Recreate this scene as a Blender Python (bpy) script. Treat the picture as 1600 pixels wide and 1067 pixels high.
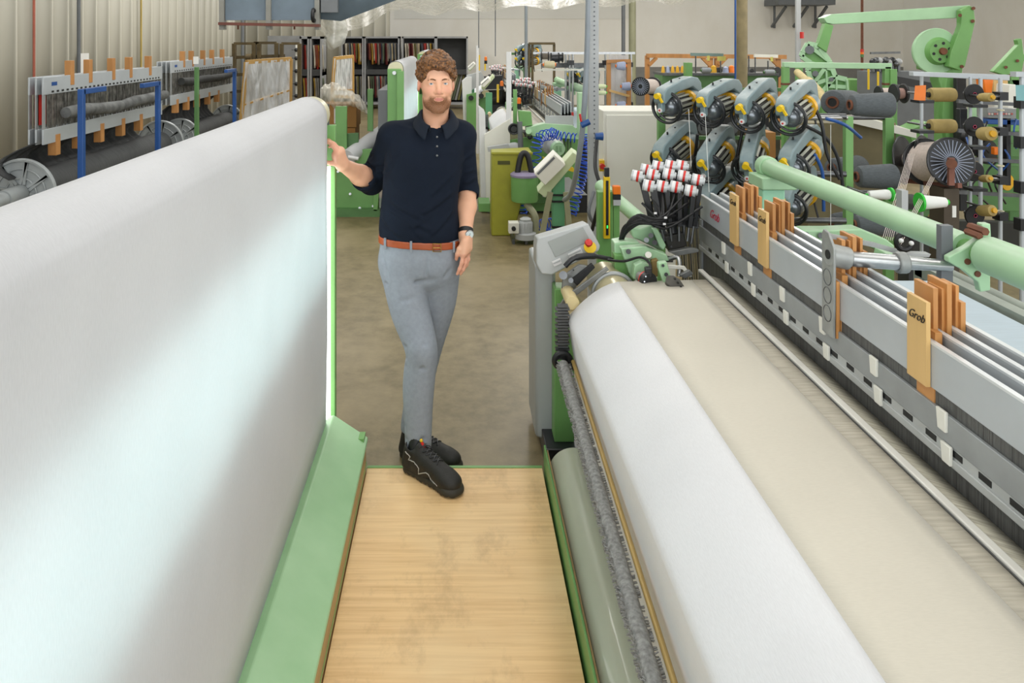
import bpy, math, random
import numpy as np
from mathutils import Vector, Matrix
random.seed(7)
SC = bpy.context.scene
for o in list(bpy.data.objects): bpy.data.objects.remove(o)
COL = SC.collection
PI = math.pi
# ------------------------------------------------------------------ camera, world, lights, exposure
CZ = 1.93                                   # eye height above the mill floor
cd = bpy.data.cameras.new('camera'); cam = bpy.data.objects.new('camera', cd); COL.objects.link(cam)
cam.location = (0, 0, CZ); cam.rotation_euler = (PI/2, 0, 0)
cd.sensor_width = 36; cd.lens = 27; cd.shift_x = 87/1600; cd.shift_y = -473.5/1600
cd.clip_start = .05; cd.clip_end = 200
SC.camera = cam
W = bpy.data.worlds.new('sky'); SC.world = W; W.use_nodes = True
W.node_tree.nodes['Background'].inputs[0].default_value = (.93, .97, 1, 1)
W.node_tree.nodes['Background'].inputs[1].default_value = 1.2
SC.view_settings.view_transform = 'Standard'; SC.view_settings.look = 'None'
SC.view_settings.exposure = 0.0; SC.view_settings.gamma = 1; SC.view_settings.use_curve_mapping = False
def area(name, loc, rot, sx, sy, e, col=(1, .97, .92)):
    l = bpy.data.lights.new(name, 'AREA'); l.shape = 'RECTANGLE'; l.size = sx; l.size_y = sy; l.energy = e; l.color = col
    o = bpy.data.objects.new(name, l); COL.objects.link(o); o.location = loc; o.rotation_euler = rot; return o
ADDED_LAMPS = [(-3.2, 2.0), (-.9, 2.0), (1.4, 2.0), (3.7, 2.0), (-3.2, 6.5), (-.9, 6.5), (1.6, 6.5), (4.2, 6.5), (-2.5, 11.5), (1.2, 11.5), (5, 11.5), (-2.5, 17), (1.5, 17), (6, 17)]
for i, (lx, ly) in enumerate(ADDED_LAMPS):
    area('overhead_fill_light', (lx, ly, 4.25), (0, 0, 0), .5, 2.6, 26 if ly < 4 else (40 if ly < 9 else 98))  # unseen overhead lamps added to light the hall
area('rear_fill_light', (2.0, -3.8, 2.3), (math.radians(90), 0, 0), 11, 4.2, 330, (.97, .985, 1))  # added fill light behind the camera, no gate there
area('side_fill_light', (12.8, 7, 2.9), (0, math.radians(90), 0), 2.2, 16, 420, (1, .985, .95))  # added fill light along the right wall, which has no window

def at(x, y, D): return Vector(((x-713)*D/1200, D, CZ-(y-60)*D/1200))
# ------------------------------------------------------------------ materials
def lin(c):
    if isinstance(c, str): c = [int(c[i:i+2], 16)/255 for i in (0, 2, 4)]
    return tuple(v/12.92 if v <= .04045 else ((v+.055)/1.055)**2.4 for v in c)
MATS = {}
def mat(name, col, rough=.5, metal=0, var=.06, vscale=6, bump=0, bscale=60, stretch=(1, 1, 1), col2=None, trans=0, emit=0, transl=0, dust=0, coat=0, spec=.5):
    m = bpy.data.materials.new(name); m.use_nodes = True; MATS[name] = m
    N = m.node_tree.nodes; L = m.node_tree.links; b = N['Principled BSDF']
    c = lin(col); c2 = lin(col2) if col2 else tuple(v*(1-var*3) for v in c)
    tc = N.new('ShaderNodeTexCoord'); mp = N.new('ShaderNodeMapping'); mp.inputs['Scale'].default_value = stretch
    L.new(tc.outputs['Object'], mp.inputs['Vector'])
    n = N.new('ShaderNodeTexNoise'); n.inputs['Scale'].default_value = vscale; n.inputs['Detail'].default_value = 6
    L.new(mp.outputs[0], n.inputs['Vector'])
    r = N.new('ShaderNodeValToRGB'); r.color_ramp.elements[0].position = .32; r.color_ramp.elements[1].position = .68
    r.color_ramp.elements[0].color = (*c2, 1); r.color_ramp.elements[1].color = (*c, 1)
    L.new(n.outputs['Fac'], r.inputs[0]); src = r.outputs[0]
    if dust:
        g = N.new('ShaderNodeNewGeometry'); sx = N.new('ShaderNodeSeparateXYZ'); L.new(g.outputs['Normal'], sx.inputs[0])
        mr = N.new('ShaderNodeMapRange'); mr.inputs[1].default_value = .55; mr.inputs[2].default_value = 1; mr.inputs[4].default_value = dust
        L.new(sx.outputs[2], mr.inputs[0])
        mul = N.new('ShaderNodeMath'); mul.operation = 'MULTIPLY'; L.new(mr.outputs[0], mul.inputs[0])
        n3 = N.new('ShaderNodeTexNoise'); n3.inputs['Scale'].default_value = 14; L.new(tc.outputs['Object'], n3.inputs['Vector'])
        mr2 = N.new('ShaderNodeMapRange'); mr2.inputs[1].default_value = .3; mr2.inputs[2].default_value = .6; L.new(n3.outputs['Fac'], mr2.inputs[0]); L.new(mr2.outputs[0], mul.inputs[1])
        mx = N.new('ShaderNodeMixRGB'); L.new(mul.outputs[0], mx.inputs[0]); L.new(src, mx.inputs[1]); mx.inputs[2].default_value = (*lin('c4c8c4'), 1); src = mx.outputs[0]
    L.new(src, b.inputs['Base Color'])
    b.inputs['Roughness'].default_value = rough; b.inputs['Metallic'].default_value = metal
    b.inputs['Specular IOR Level'].default_value = spec
    if coat: b.inputs['Coat Weight'].default_value = coat
    if trans: b.inputs['Transmission Weight'].default_value = trans
    if emit: b.inputs['Emission Color'].default_value = (*c, 1); b.inputs['Emission Strength'].default_value = emit
    if bump:
        n2 = N.new('ShaderNodeTexNoise'); n2.inputs['Scale'].default_value = bscale; n2.inputs['Detail'].default_value = 3; L.new(mp.outputs[0], n2.inputs['Vector'])
        bp = N.new('ShaderNodeBump'); bp.inputs['Strength'].default_value = bump; bp.inputs['Distance'].default_value = .004
        L.new(n2.outputs['Fac'], bp.inputs['Height']); L.new(bp.outputs[0], b.inputs['Normal'])
    if transl:
        t = N.new('ShaderNodeBsdfTranslucent'); t.inputs[0].default_value = (*c, 1); ms = N.new('ShaderNodeMixShader'); ms.inputs[0].default_value = transl
        L.new(b.outputs[0], ms.inputs[1]); L.new(t.outputs[0], ms.inputs[2]); L.new(ms.outputs[0], N['Material Output'].inputs[0])
    return m
def film(name, col, fac, bumpy=.7):
    m = bpy.data.materials.new(name); m.use_nodes = True; N = m.node_tree.nodes; L = m.node_tree.links; b = N['Principled BSDF']
    b.inputs['Base Color'].default_value = (*lin(col), 1); b.inputs['Roughness'].default_value = .42
    tr = N.new('ShaderNodeBsdfTransparent'); ms = N.new('ShaderNodeMixShader'); tc = N.new('ShaderNodeTexCoord')
    mp = N.new('ShaderNodeMapping'); mp.inputs['Scale'].default_value = (1, 1, .35); L.new(tc.outputs['Object'], mp.inputs[0])
    n = N.new('ShaderNodeTexNoise'); n.inputs['Scale'].default_value = 7; n.inputs['Detail'].default_value = 5; n.inputs['Distortion'].default_value = 1.2; L.new(mp.outputs[0], n.inputs['Vector'])
    mr = N.new('ShaderNodeMapRange'); mr.inputs[1].default_value = .35; mr.inputs[2].default_value = .65; mr.inputs[3].default_value = fac-.2; mr.inputs[4].default_value = min(1, fac+.2)
    L.new(n.outputs['Fac'], mr.inputs[0]); L.new(mr.outputs[0], ms.inputs[0]); L.new(tr.outputs[0], ms.inputs[1]); L.new(b.outputs[0], ms.inputs[2])
    bp = N.new('ShaderNodeBump'); bp.inputs['Strength'].default_value = bumpy; bp.inputs['Distance'].default_value = .03; L.new(n.outputs['Fac'], bp.inputs['Height']); L.new(bp.outputs[0], b.inputs['Normal'])
    L.new(ms.outputs[0], N['Material Output'].inputs[0]); return m
green = mat('green_paint', '71a45e', .42, var=.04, vscale=5, bump=.05)
greenL = mat('pale_green_paint', 'a9d0a6', .4, var=.05, vscale=4, dust=.35)
greenP = mat('worn_pale_green_paint', 'a6cda0', .42, var=.03, vscale=7, col2='9ac494')
greenD = mat('dark_green_paint', '55804a', .45, var=.06)
greenG = mat('green_post_paint', '63a57a', .42, var=.04)
olive = mat('olive_plastic', '9b9a2c', .45, var=.05, vscale=9)
grey = mat('grey_paint', 'b0b3b4', .42, var=.03)
greyD = mat('dark_grey_paint', '6b6f72', .5, var=.05)
cream = mat('cream_enamel', 'e3e2d8', .4, var=.015)
creamR = mat('cream_roller', 'd4cfae', .3, var=.03)
black = mat('black_rubber', '17181a', .5, var=.05)
blackP = mat('black_plastic', '222427', .35, var=.05)
steel = mat('brushed_steel', 'b9bbbc', .3, .9, var=.05, vscale=30)
steelD = mat('dark_steel', '6e7072', .38, .8, var=.1, vscale=20)
alu = mat('aluminium_plate', 'bbc1c5', .45, .25, var=.035, vscale=5)
aluD = mat('grey_aluminium_rail', 'a0a4a5', .5, .3, var=.06, vscale=8)  # darker grey aluminium of rails, stays and collars
woodO = mat('orange_wood', 'c68c50', .45, var=.1, vscale=9, stretch=(1, 1, .15), bump=.1)
woodL = mat('light_wood', 'd8b274', .45, var=.06, vscale=9, stretch=(1, 1, .15))
rust = mat('rusty_iron', '74452e', .7, var=.12, vscale=15)
blueP = mat('blue_paint', '1f4f92', .4, var=.05)
blueH = mat('blue_hose', '1b4fc4', .35, var=.03)
yellow = mat('yellow_plastic', 'e8c21e', .35, var=.03)
orange = mat('orange_plastic', 'ee7a1c', .35, var=.03)
red = mat('red_plastic', 'c92a22', .35, var=.03)
white = mat('white_plastic', 'dedede', .35, var=.02)
paper = mat('paper', 'e4e4e0', .7, var=.02)
feedG = mat('feeder_housing_paint', '7e9296', .4, var=.06, vscale=14, dust=.5)
khaki = mat('khaki_paint', '9a9a7c', .5, var=.05)
darkyarn = mat('charcoal_yarn', '5c6266', .75, var=.1, vscale=40, stretch=(1, 1, 6), bump=.5, bscale=140)
goldyarn = mat('ochre_yarn', 'b09a5e', .65, var=.05, vscale=30, bump=.2, bscale=150)
pinkyarn = mat('pale_pink_yarn', 'd3c4bb', .7, var=.06, vscale=60, bump=.3, bscale=160)
blueyarn = mat('lilac_blue_yarn', 'a5aec9', .7, var=.05, vscale=40)
whiteyarn = mat('white_yarn', 'e6e8e4', .5, var=.03)
yellowyarn = mat('yellow_yarn', 'e2ac2a', .6, var=.05)
blackwarp = mat('black_warp', '2c2e2f', .7, var=.14, vscale=5, stretch=(1, 14, .6), bump=.3)
# ------------------------------------------------------------------ mesh builder
class M:
    def __init__(s): s.v = []; s.f = []; s.mi = []; s.k = 0
    def add(s, vs, fs):
        n = len(s.v); s.v += [tuple(v) for v in vs]; s.f += [tuple(i+n for i in f) for f in fs]; s.mi += [s.k]*len(fs); return s
    def box(s, x0, x1, y0, y1, z0, z1):
        return s.add([(x, y, z) for z in (z0, z1) for y in (y0, y1) for x in (x0, x1)], [(0, 2, 3, 1), (4, 5, 7, 6), (0, 1, 5, 4), (2, 6, 7, 3), (0, 4, 6, 2), (1, 3, 7, 5)])
    def cbox(s, c, hx, hy, hz): return s.box(c[0]-hx, c[0]+hx, c[1]-hy, c[1]+hy, c[2]-hz, c[2]+hz)
    def bar(s, p, q, w, h, up=(0, 0, 1)):
        p, q = Vector(p), Vector(q); d = (q-p).normalized(); up = Vector(up)
        if abs(d.dot(up)) > .98: up = Vector((0, 1, 0))
        a = d.cross(up).normalized()*w/2; b = a.cross(d).normalized()*h/2
        return s.add([p-a-b, p+a-b, p+a+b, p-a+b, q-a-b, q+a-b, q+a+b, q-a+b], [(3, 2, 1, 0), (4, 5, 6, 7), (0, 1, 5, 4), (1, 2, 6, 5), (2, 3, 7, 6), (3, 0, 4, 7)])
    def lathe(s, p, d, prof, n=20, caps=True):
        p, d = Vector(p), Vector(d).normalized(); up = Vector((0, 0, 1)) if abs(d.z) < .9 else Vector((1, 0, 0))
        a = d.cross(up).normalized(); b = a.cross(d).normalized(); vs = []; fs = []
        for t, r in prof:
            for i in range(n):
                an = 2*PI*i/n; vs.append(p+d*t+a*(r*math.cos(an))+b*(r*math.sin(an)))
        for j in range(len(prof)-1):
            for i in range(n):
                i2 = (i+1) % n; fs.append((j*n+i, j*n+i2, (j+1)*n+i2, (j+1)*n+i))
        if caps: fs.append(tuple(range(n))[::-1]); fs.append(tuple((len(prof)-1)*n+i for i in range(n)))
        return s.add(vs, fs)
    def cyl(s, p, q, r, r2=None, n=20, caps=True):
        p, q = Vector(p), Vector(q); return s.lathe(p, q-p, [(0, r), ((q-p).length, r if r2 is None else r2)], n, caps)
    def tube(s, pts, r, n=8, closed=False):
        pts = [Vector(p) for p in pts]; m = len(pts); vs = []; fs = []; a = None
        for i, p in enumerate(pts):
            d = (pts[(i+1) % m] if (closed or i < m-1) else p)-(pts[i-1] if (closed or i > 0) else p)
            d = d.normalized() if d.length > 1e-9 else Vector((0, 0, 1))
            if a is None: a = d.orthogonal().normalized()
            else:
                a = a-d*a.dot(d); a = a.normalized() if a.length > 1e-6 else d.orthogonal().normalized()
            b = d.cross(a); rr = r[i] if isinstance(r, (list, tuple)) else r
            for k in range(n):
                an = 2*PI*k/n; vs.append(p+a*(rr*math.cos(an))+b*(rr*math.sin(an)))
        for i in range(m if closed else m-1):
            for k in range(n):
                j = (i+1) % m; fs.append((i*n+k, i*n+(k+1) % n, j*n+(k+1) % n, j*n+k))
        if not closed: fs.append(tuple(range(n))[::-1]); fs.append(tuple((m-1)*n+k for k in range(n)))
        return s.add(vs, fs)
    def ring(s, c, d, R, r, n=28, k=8):
        c, d = Vector(c), Vector(d).normalized(); a = d.orthogonal().normalized(); b = d.cross(a)
        return s.tube([c+a*(R*math.cos(2*PI*i/n))+b*(R*math.sin(2*PI*i/n)) for i in range(n)], r, k, True)
    def prism(s, pts, plane, a0, a1):
        n = len(pts)
        def q(u, w, a): return (u, a, w) if plane == 'xz' else ((a, u, w) if plane == 'yz' else (u, w, a))
        vs = [q(u, w, a0) for u, w in pts]+[q(u, w, a1) for u, w in pts]
        fs = [tuple(range(n)), tuple(range(2*n-1, n-1, -1))]+[(i, i+n, (i+1) % n+n, (i+1) % n) for i in range(n)]
        return s.add(vs, fs)
    def plate(s, pts, off):
        n = len(pts); off = Vector(off); vs = [Vector(p) for p in pts]; vs += [p+off for p in vs]
        return s.add(vs, [tuple(range(n)), tuple(range(2*n-1, n-1, -1))]+[(i, i+n, (i+1) % n+n, (i+1) % n) for i in range(n)])
    def sph(s, c, r, n=16, m=10):
        r = r if isinstance(r, (tuple, list)) else (r, r, r); vs = [(c[0], c[1], c[2]-r[2])]; fs = []
        for j in range(1, m):
            t = PI*j/m-PI/2
            for i in range(n): vs.append((c[0]+r[0]*math.cos(t)*math.cos(2*PI*i/n), c[1]+r[1]*math.cos(t)*math.sin(2*PI*i/n), c[2]+r[2]*math.sin(t)))
        vs.append((c[0], c[1], c[2]+r[2])); L = len(vs)-1
        for i in range(n):
            i2 = (i+1) % n; fs.append((0, 1+i2, 1+i)); fs.append((L, L-n+i, L-n+i2))
            for j in range(m-2): fs.append((1+j*n+i, 1+j*n+i2, 1+(j+1)*n+i2, 1+(j+1)*n+i))
        return s.add(vs, fs)
    def grid(s, fn, nu, nv):
        vs = [fn(i/nu, j/nv) for j in range(nv+1) for i in range(nu+1)]; w = nu+1
        return s.add(vs, [(j*w+i, j*w+i+1, (j+1)*w+i+1, (j+1)*w+i) for j in range(nv) for i in range(nu)])
    def build(s, name, m, parent=None, bevel=0, ang=38, solid=0, sub=0, local=False, fix=True):
        me = bpy.data.meshes.new(name); me.from_pydata(s.v, [], s.f); me.update()
        if fix and not solid:
            import bmesh
            bm = bmesh.new(); bm.from_mesh(me); bmesh.ops.recalc_face_normals(bm, faces=bm.faces); bm.to_mesh(me); bm.free()
        for q in (m if isinstance(m, (list, tuple)) else [m]): me.materials.append(q)
        if any(s.mi): me.polygons.foreach_set('material_index', s.mi)
        me.polygons.foreach_set('use_smooth', [True]*len(me.polygons))
        me.set_sharp_from_angle(angle=math.radians(ang))
        o = bpy.data.objects.new(name, me); COL.objects.link(o)
        if parent is not None: put(o, parent, local)
        if solid: d = o.modifiers.new('t', 'SOLIDIFY'); d.thickness = solid
        if bevel: d = o.modifiers.new('b', 'BEVEL'); d.width = bevel; d.segments = 2; d.limit_method = 'ANGLE'; d.angle_limit = math.radians(40); d.harden_normals = False
        if sub: d = o.modifiers.new('s', 'SUBSURF'); d.levels = d.render_levels = sub
        return o
def put(o, parent, local=False):
    o.parent = parent
    if parent.type == 'EMPTY' and not local: o.matrix_parent_inverse = Matrix.Translation(-Vector(parent.location))
def tag(o, label, cat=None, group=None, kind=None):
    o['label'] = label
    if cat: o['category'] = cat
    if group: o['group'] = group
    if kind: o['kind'] = kind
    return o
def thing(name, label, cat, loc=(0, 0, 0), group=None, rz=0):
    o = bpy.data.objects.new(name, None); COL.objects.link(o); o.location = loc; o.rotation_euler = (0, 0, rz); o.empty_display_size = .1
    return tag(o, label, cat, group)
def struct(o): o['kind'] = 'structure'; return o
def kids(o): return [c for c in bpy.data.objects if c.parent == o]
def dup(root, loc, rz=None, label=None, sc=None, tilt=None):
    r = root.copy(); COL.objects.link(r); r.location = loc
    if rz is not None: r.rotation_euler = (tilt or 0, 0, rz)
    if sc: r.scale = (sc, sc, sc)
    if label: r['label'] = label
    for ch in kids(root):
        c = ch.copy(); COL.objects.link(c); c.parent = r; c.matrix_parent_inverse = ch.matrix_parent_inverse.copy()
        for g in kids(ch):
            d = g.copy(); COL.objects.link(d); d.parent = c; d.matrix_parent_inverse = g.matrix_parent_inverse.copy()
    return r
def smooth_pts(P, n=8):
    P = [Vector(p) for p in P]; out = []
    for i in range(len(P)-1):
        a, b, c, d = P[max(i-1, 0)], P[i], P[i+1], P[min(i+2, len(P)-1)]
        for k in range(n):
            t = k/n; out.append(.5*((2*b)+(c-a)*t+(2*a-5*b+4*c-d)*t*t+(3*b-a-3*c+d)*t**3))
    return out+[P[-1]]
def text(name, body, loc, rot, size, m, parent=None, ext=.0006, shear=0):
    c = bpy.data.curves.new(name, "FONT"); c.body = body; c.size = size; c.extrude = ext; c.shear = shear; c.align_x = 'CENTER'; c.align_y = 'CENTER'
    t = bpy.data.objects.new(name, c); COL.objects.link(t); bpy.context.view_layer.update(); me = bpy.data.meshes.new_from_object(t.evaluated_get(bpy.context.evaluated_depsgraph_get())); bpy.data.objects.remove(t)
    me.materials.clear(); me.materials.append(m); o = bpy.data.objects.new(name, me); COL.objects.link(o); o.location = loc; o.rotation_euler = rot
    if parent is not None: put(o, parent)
    return o
# ------------------------------------------------------------------ the hall
def nodes_mat(name):
    m = bpy.data.materials.new(name); m.use_nodes = True; return m, m.node_tree.nodes, m.node_tree.links, m.node_tree.nodes['Principled BSDF']
def layered(name, c1, c2, c3, s1, s2, rough=.7, bump=.2, stretch=(1, 1, 1), spots=None):
    m, N, L, b = nodes_mat(name); tc = N.new('ShaderNodeTexCoord'); mp = N.new('ShaderNodeMapping'); mp.inputs['Scale'].default_value = stretch; L.new(tc.outputs['Object'], mp.inputs[0])
    a = N.new('ShaderNodeTexNoise'); a.inputs['Scale'].default_value = s1; a.inputs['Detail'].default_value = 9; a.inputs['Roughness'].default_value = .65; L.new(mp.outputs[0], a.inputs['Vector'])
    c = N.new('ShaderNodeTexNoise'); c.inputs['Scale'].default_value = s2; c.inputs['Detail'].default_value = 5; c.inputs['Distortion'].default_value = .8; L.new(mp.outputs[0], c.inputs['Vector'])
    r = N.new('ShaderNodeValToRGB'); r.color_ramp.elements[0].position = .3; r.color_ramp.elements[1].position = .7
    r.color_ramp.elements[0].color = (*lin(c1), 1); r.color_ramp.elements[1].color = (*lin(c2), 1); L.new(a.outputs['Fac'], r.inputs[0])
    mr = N.new('ShaderNodeMapRange'); mr.inputs[1].default_value = .5; mr.inputs[2].default_value = .72; mr.inputs[4].default_value = .75; L.new(c.outputs['Fac'], mr.inputs[0])
    mx = N.new('ShaderNodeMixRGB'); L.new(mr.outputs[0], mx.inputs[0]); L.new(r.outputs[0], mx.inputs[1]); mx.inputs[2].default_value = (*lin(c3), 1)
    L.new(mx.outputs[0], b.inputs['Base Color']); b.inputs['Roughness'].default_value = rough
    bp = N.new('ShaderNodeBump'); bp.inputs['Strength'].default_value = bump; bp.inputs['Distance'].default_value = .01; L.new(a.outputs['Fac'], bp.inputs['Height']); L.new(bp.outputs[0], b.inputs['Normal'])
    return m
floorM = layered('stained_concrete', '665a3c', '877958', '988969', 9, 1.3, .45, .12)
plaster = layered('grubby_plaster', 'e8e4da', 'eeebe3', 'dfd9cc', 1.6, .5, .85, .1, (1, 1, .6))
plasterW = mat('bright_plaster', 'e4e2da', .85, var=.02, vscale=1)
ribM = mat('ribbed_sheet_metal', 'b9b6a8', .5, var=.03, vscale=1.5, stretch=(1, 1, .3))
ribL = mat('pale_ribbed_sheet_metal', 'ddd8c6', .5, var=.03, vscale=1.5, stretch=(1, 1, .3))
dado = mat('grey_dado_paint', '84837e', .7, var=.06, vscale=3)
struct(M().box(-12, 14, -4, 22.6, -.2, 0).build('floor', floorM))
ribT = mat('lit_rib_crest', 'd3d0c2', .45, var=.02)  # crest colour carries the light caught by the left wall's raised ribs
def ribs(p, q, pitch, m, name, h=4.6):
    p, q = Vector(p), Vector(q); d = (q-p); Ln = d.length; d.normalize(); nrm = Vector((d.y, -d.x, 0)); pr = []
    t = 0
    while t < Ln:
        for dt, o in ((0, 0), (pitch*.82, 0), (pitch*.86, .035), (pitch*.95, .035), (pitch*.99, 0)): pr.append((t+dt, o))
        t += pitch
    m_ = M(); vs = []
    for t, o in pr:
        b = p+d*t+nrm*o; vs += [(b.x, b.y, 0), (b.x, b.y, h)]
    m_.add(vs, [(2*i, 2*i+2, 2*i+3, 2*i+1) for i in range(len(pr)-1)])
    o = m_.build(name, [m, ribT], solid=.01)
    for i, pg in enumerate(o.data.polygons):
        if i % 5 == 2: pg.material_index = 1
    return struct(o)
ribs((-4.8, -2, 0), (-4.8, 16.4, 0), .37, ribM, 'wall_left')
struct(M().box(-9.5, -4.82, 16.3, 16.5, 0, 4.6).build('wall_left_return', ribM))
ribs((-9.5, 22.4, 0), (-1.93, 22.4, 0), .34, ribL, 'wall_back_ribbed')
struct(M().box(-9.7, -9.5, 16.3, 22.6, 0, 4.6).build('wall_left_recess', ribM))
struct(M().box(-1.93, 13, 22.35, 22.6, 0, 4.6).build('wall_back', plaster))
struct(M().box(-1.8, 5.2, 22.34, 22.352, 2.5, 4.6).build('trim_1', plasterW))
struct(M().box(4.6, 13, 22.335, 22.352, 0, 1.1).build('trim_2', dado))
struct(M().box(13, 13.2, -4, 22.6, 0, 4.6).build('wall_right', plaster))
cm = M(); y = -4
while y < 22.6: cm.box(-12, 13.2, y, min(y+2.0, 22.6), 4.6, 4.75); y += 2.9  # unseen roof strips, gaps sized for the sky light they let through
struct(cm.build('unseen_roof_strips', mat('unseen_roof_sheet', 'd0cec6', .8)))
# lamp housings: unseen fittings added around the overhead lamps
lampW = mat('added_lamp_housing', 'e8e8e4', .4)
lg = thing('added_ceiling_lamp', 'added tube light fitting out of view under the hall ceiling', 'lamp', (ADDED_LAMPS[0][0], ADDED_LAMPS[0][1], 4.27), 'added tube lights under the ceiling')
M().box(-.27, .27, -1.32, 1.32, 0, .07).build('added_lamp_housing', lampW, lg, local=True)
M().cyl((0, -1, .07), (0, -1, .33), .006).cyl((0, 1, .07), (0, 1, .33), .006).build('added_lamp_hanger', steelD, lg, local=True)
for lx, ly in ADDED_LAMPS[1:]: dup(lg, (lx, ly, 4.27))

# ------------------------------------------------------------------ fabric materials
def weave(name, col, transl, rough=.8, dark=.9, streak=(1, 1, 1)):
    m, N, L, b = nodes_mat(name); tc = N.new('ShaderNodeTexCoord'); mp = N.new('ShaderNodeMapping'); mp.inputs['Scale'].default_value = streak; L.new(tc.outputs['Object'], mp.inputs[0])
    n = N.new('ShaderNodeTexNoise'); n.inputs['Scale'].default_value = 140; n.inputs['Detail'].default_value = 4; L.new(mp.outputs[0], n.inputs['Vector'])
    n2 = N.new('ShaderNodeTexNoise'); n2.inputs['Scale'].default_value = 3; L.new(tc.outputs['Object'], n2.inputs['Vector'])
    ad = N.new('ShaderNodeMath'); ad.operation = 'ADD'; L.new(n.outputs['Fac'], ad.inputs[0]); L.new(n2.outputs['Fac'], ad.inputs[1])
    r = N.new('ShaderNodeValToRGB'); c = lin(col); r.color_ramp.elements[0].position = .3; r.color_ramp.elements[1].position = .62
    mu = N.new('ShaderNodeMath'); mu.operation = 'MULTIPLY'; mu.inputs[1].default_value = .5; L.new(ad.outputs[0], mu.inputs[0]); L.new(mu.outputs[0], r.inputs[0])
    r.color_ramp.elements[0].color = (*[v*dark for v in c], 1); r.color_ramp.elements[1].color = (*c, 1)
    L.new(r.outputs[0], b.inputs['Base Color']); b.inputs['Roughness'].default_value = rough; b.inputs['Sheen Weight'].default_value = .15
    bp = N.new('ShaderNodeBump'); bp.inputs['Strength'].default_value = .12; bp.inputs['Distance'].default_value = .002; L.new(n.outputs['Fac'], bp.inputs['Height']); L.new(bp.outputs[0], b.inputs['Normal'])
    if transl:
        t = N.new('ShaderNodeBsdfTranslucent'); t.inputs[0].default_value = (.9, .97, .97, 1); ms = N.new('ShaderNodeMixShader'); ms.inputs[0].default_value = transl
        L.new(b.outputs[0], ms.inputs[1]); L.new(t.outputs[0], ms.inputs[2]); L.new(ms.outputs[0], N['Material Output'].inputs[0])
    return m
clothA = weave('white_cloth', 'd5d5d8', .25, streak=(1, 3, .5), dark=.86)
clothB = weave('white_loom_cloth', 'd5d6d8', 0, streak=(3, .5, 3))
clothC = weave('warm_lit_cloth', 'cbc5b6', 0, streak=(.5, 3, 3))  # warmer, dimmer light on the flat web put into its cloth colour
glow = mat('light_box_diffuser', 'eaffff', .5, var=0, emit=3.7)
tube_glow = mat('light_box_edge', 'ffffff', .5, var=0, emit=3.0)

# ------------------------------------------------------------------ left: cloth inspection frame with light box
def tz(Y): return (3.24-Y)*.004
XL = -.545; RR = .083
ins = thing('cloth_inspection_frame', 'green inspection frame with top roller and light box behind hanging white cloth', 'machine', (-.62, 2, 0))
ry = Vector((0, 1, -.004)).normalized()
M().lathe((XL-RR, .35, 1.6+tz(.35)), ry, [(0, RR-.006), (3.0, RR-.006)], 48).build('roller', creamR, ins)
p = M(); p.box(-.60, -.53, 3.36, 3.40, 0, 1.55).build('post', green, ins, bevel=.003)
M().cyl((XL-RR, 3.3, 1.6), (XL-RR, 3.42, 1.6), .03).box(-.66, -.56, 3.37, 3.39, 1.5, 1.64).build('bearing', steelD, ins)
M().box(-.60, -.53, .2, .24, 0, 1.6).build('post', green, ins, bevel=.003)
lb = M().box(-.80, -.615, .3, 3.3, .90, 1.40).build('light_box', greyD, ins)
M().add([(-.612, .32, .93), (-.612, 3.28, .93), (-.612, 3.28, 1.36), (-.612, .32, 1.36)], [(0, 1, 2, 3)]).build('diffuser', glow, lb, solid=.002)
M().box(-.60, -.548, 3.27, 3.35, .20, 1.372).build('lamp_strip', tube_glow, ins)
# footboard: a sloped green cover over the take-up
fb = M().prism([(-.60, .30), (-.525, .313), (-.379, .217), (-.379, .205), (-.53, .24), (-.60, .24)], 'xz', .5, 3.3)
fb.build('footboard_cover', greenP, ins, bevel=.004)
M().box(-.385, -.379, .5, 3.22, .0, .205).build('side_board', mat('board_edge', 'b69a68', .6, var=.08, vscale=20, stretch=(1, .2, 1)), ins)
M().box(-.60, -.39, 3.24, 3.3, 0, .24).build('end_plate', green, ins)
M().box(-.3795, -.3775, .5, 3.24, .135, .145).build('green_lip', green, ins)
cl = M(); prof = []
for i in range(13):
    a = PI-PI*i/12; prof.append((XL-RR+RR*math.cos(a), 1.6+RR*math.sin(a), 1))
prof = [(XL-2*RR, .35, 0), (XL-2*RR, 1.2, .8)]+prof+[(XL, 1.4, .9), (XL, 1.0, .6), (XL, .7, .3), (XL-.005, .30, 0)]
def clf(u, v):
    t = v*(len(prof)-1); i = min(int(t), len(prof)-2); f = t-i; Y = .42+u*(3.235-.42)
    X = prof[i][0]*(1-f)+prof[i+1][0]*f; Z = prof[i][1]*(1-f)+prof[i+1][1]*f; k = prof[i][2]*(1-f)+prof[i+1][2]*f
    Z += tz(Y)*k; w = (1-abs(k-.5)*2)
    return (X+.002*w*math.sin(Y*9+Z*5), Y, Z)
cl.grid(clf, 40, 3*(len(prof)-1))
tag(cl.build('white_cloth', clothA, solid=.0012, ang=60), 'huge white cloth hung over the roller on the left, glowing in a diagonal band', 'cloth')

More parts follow.
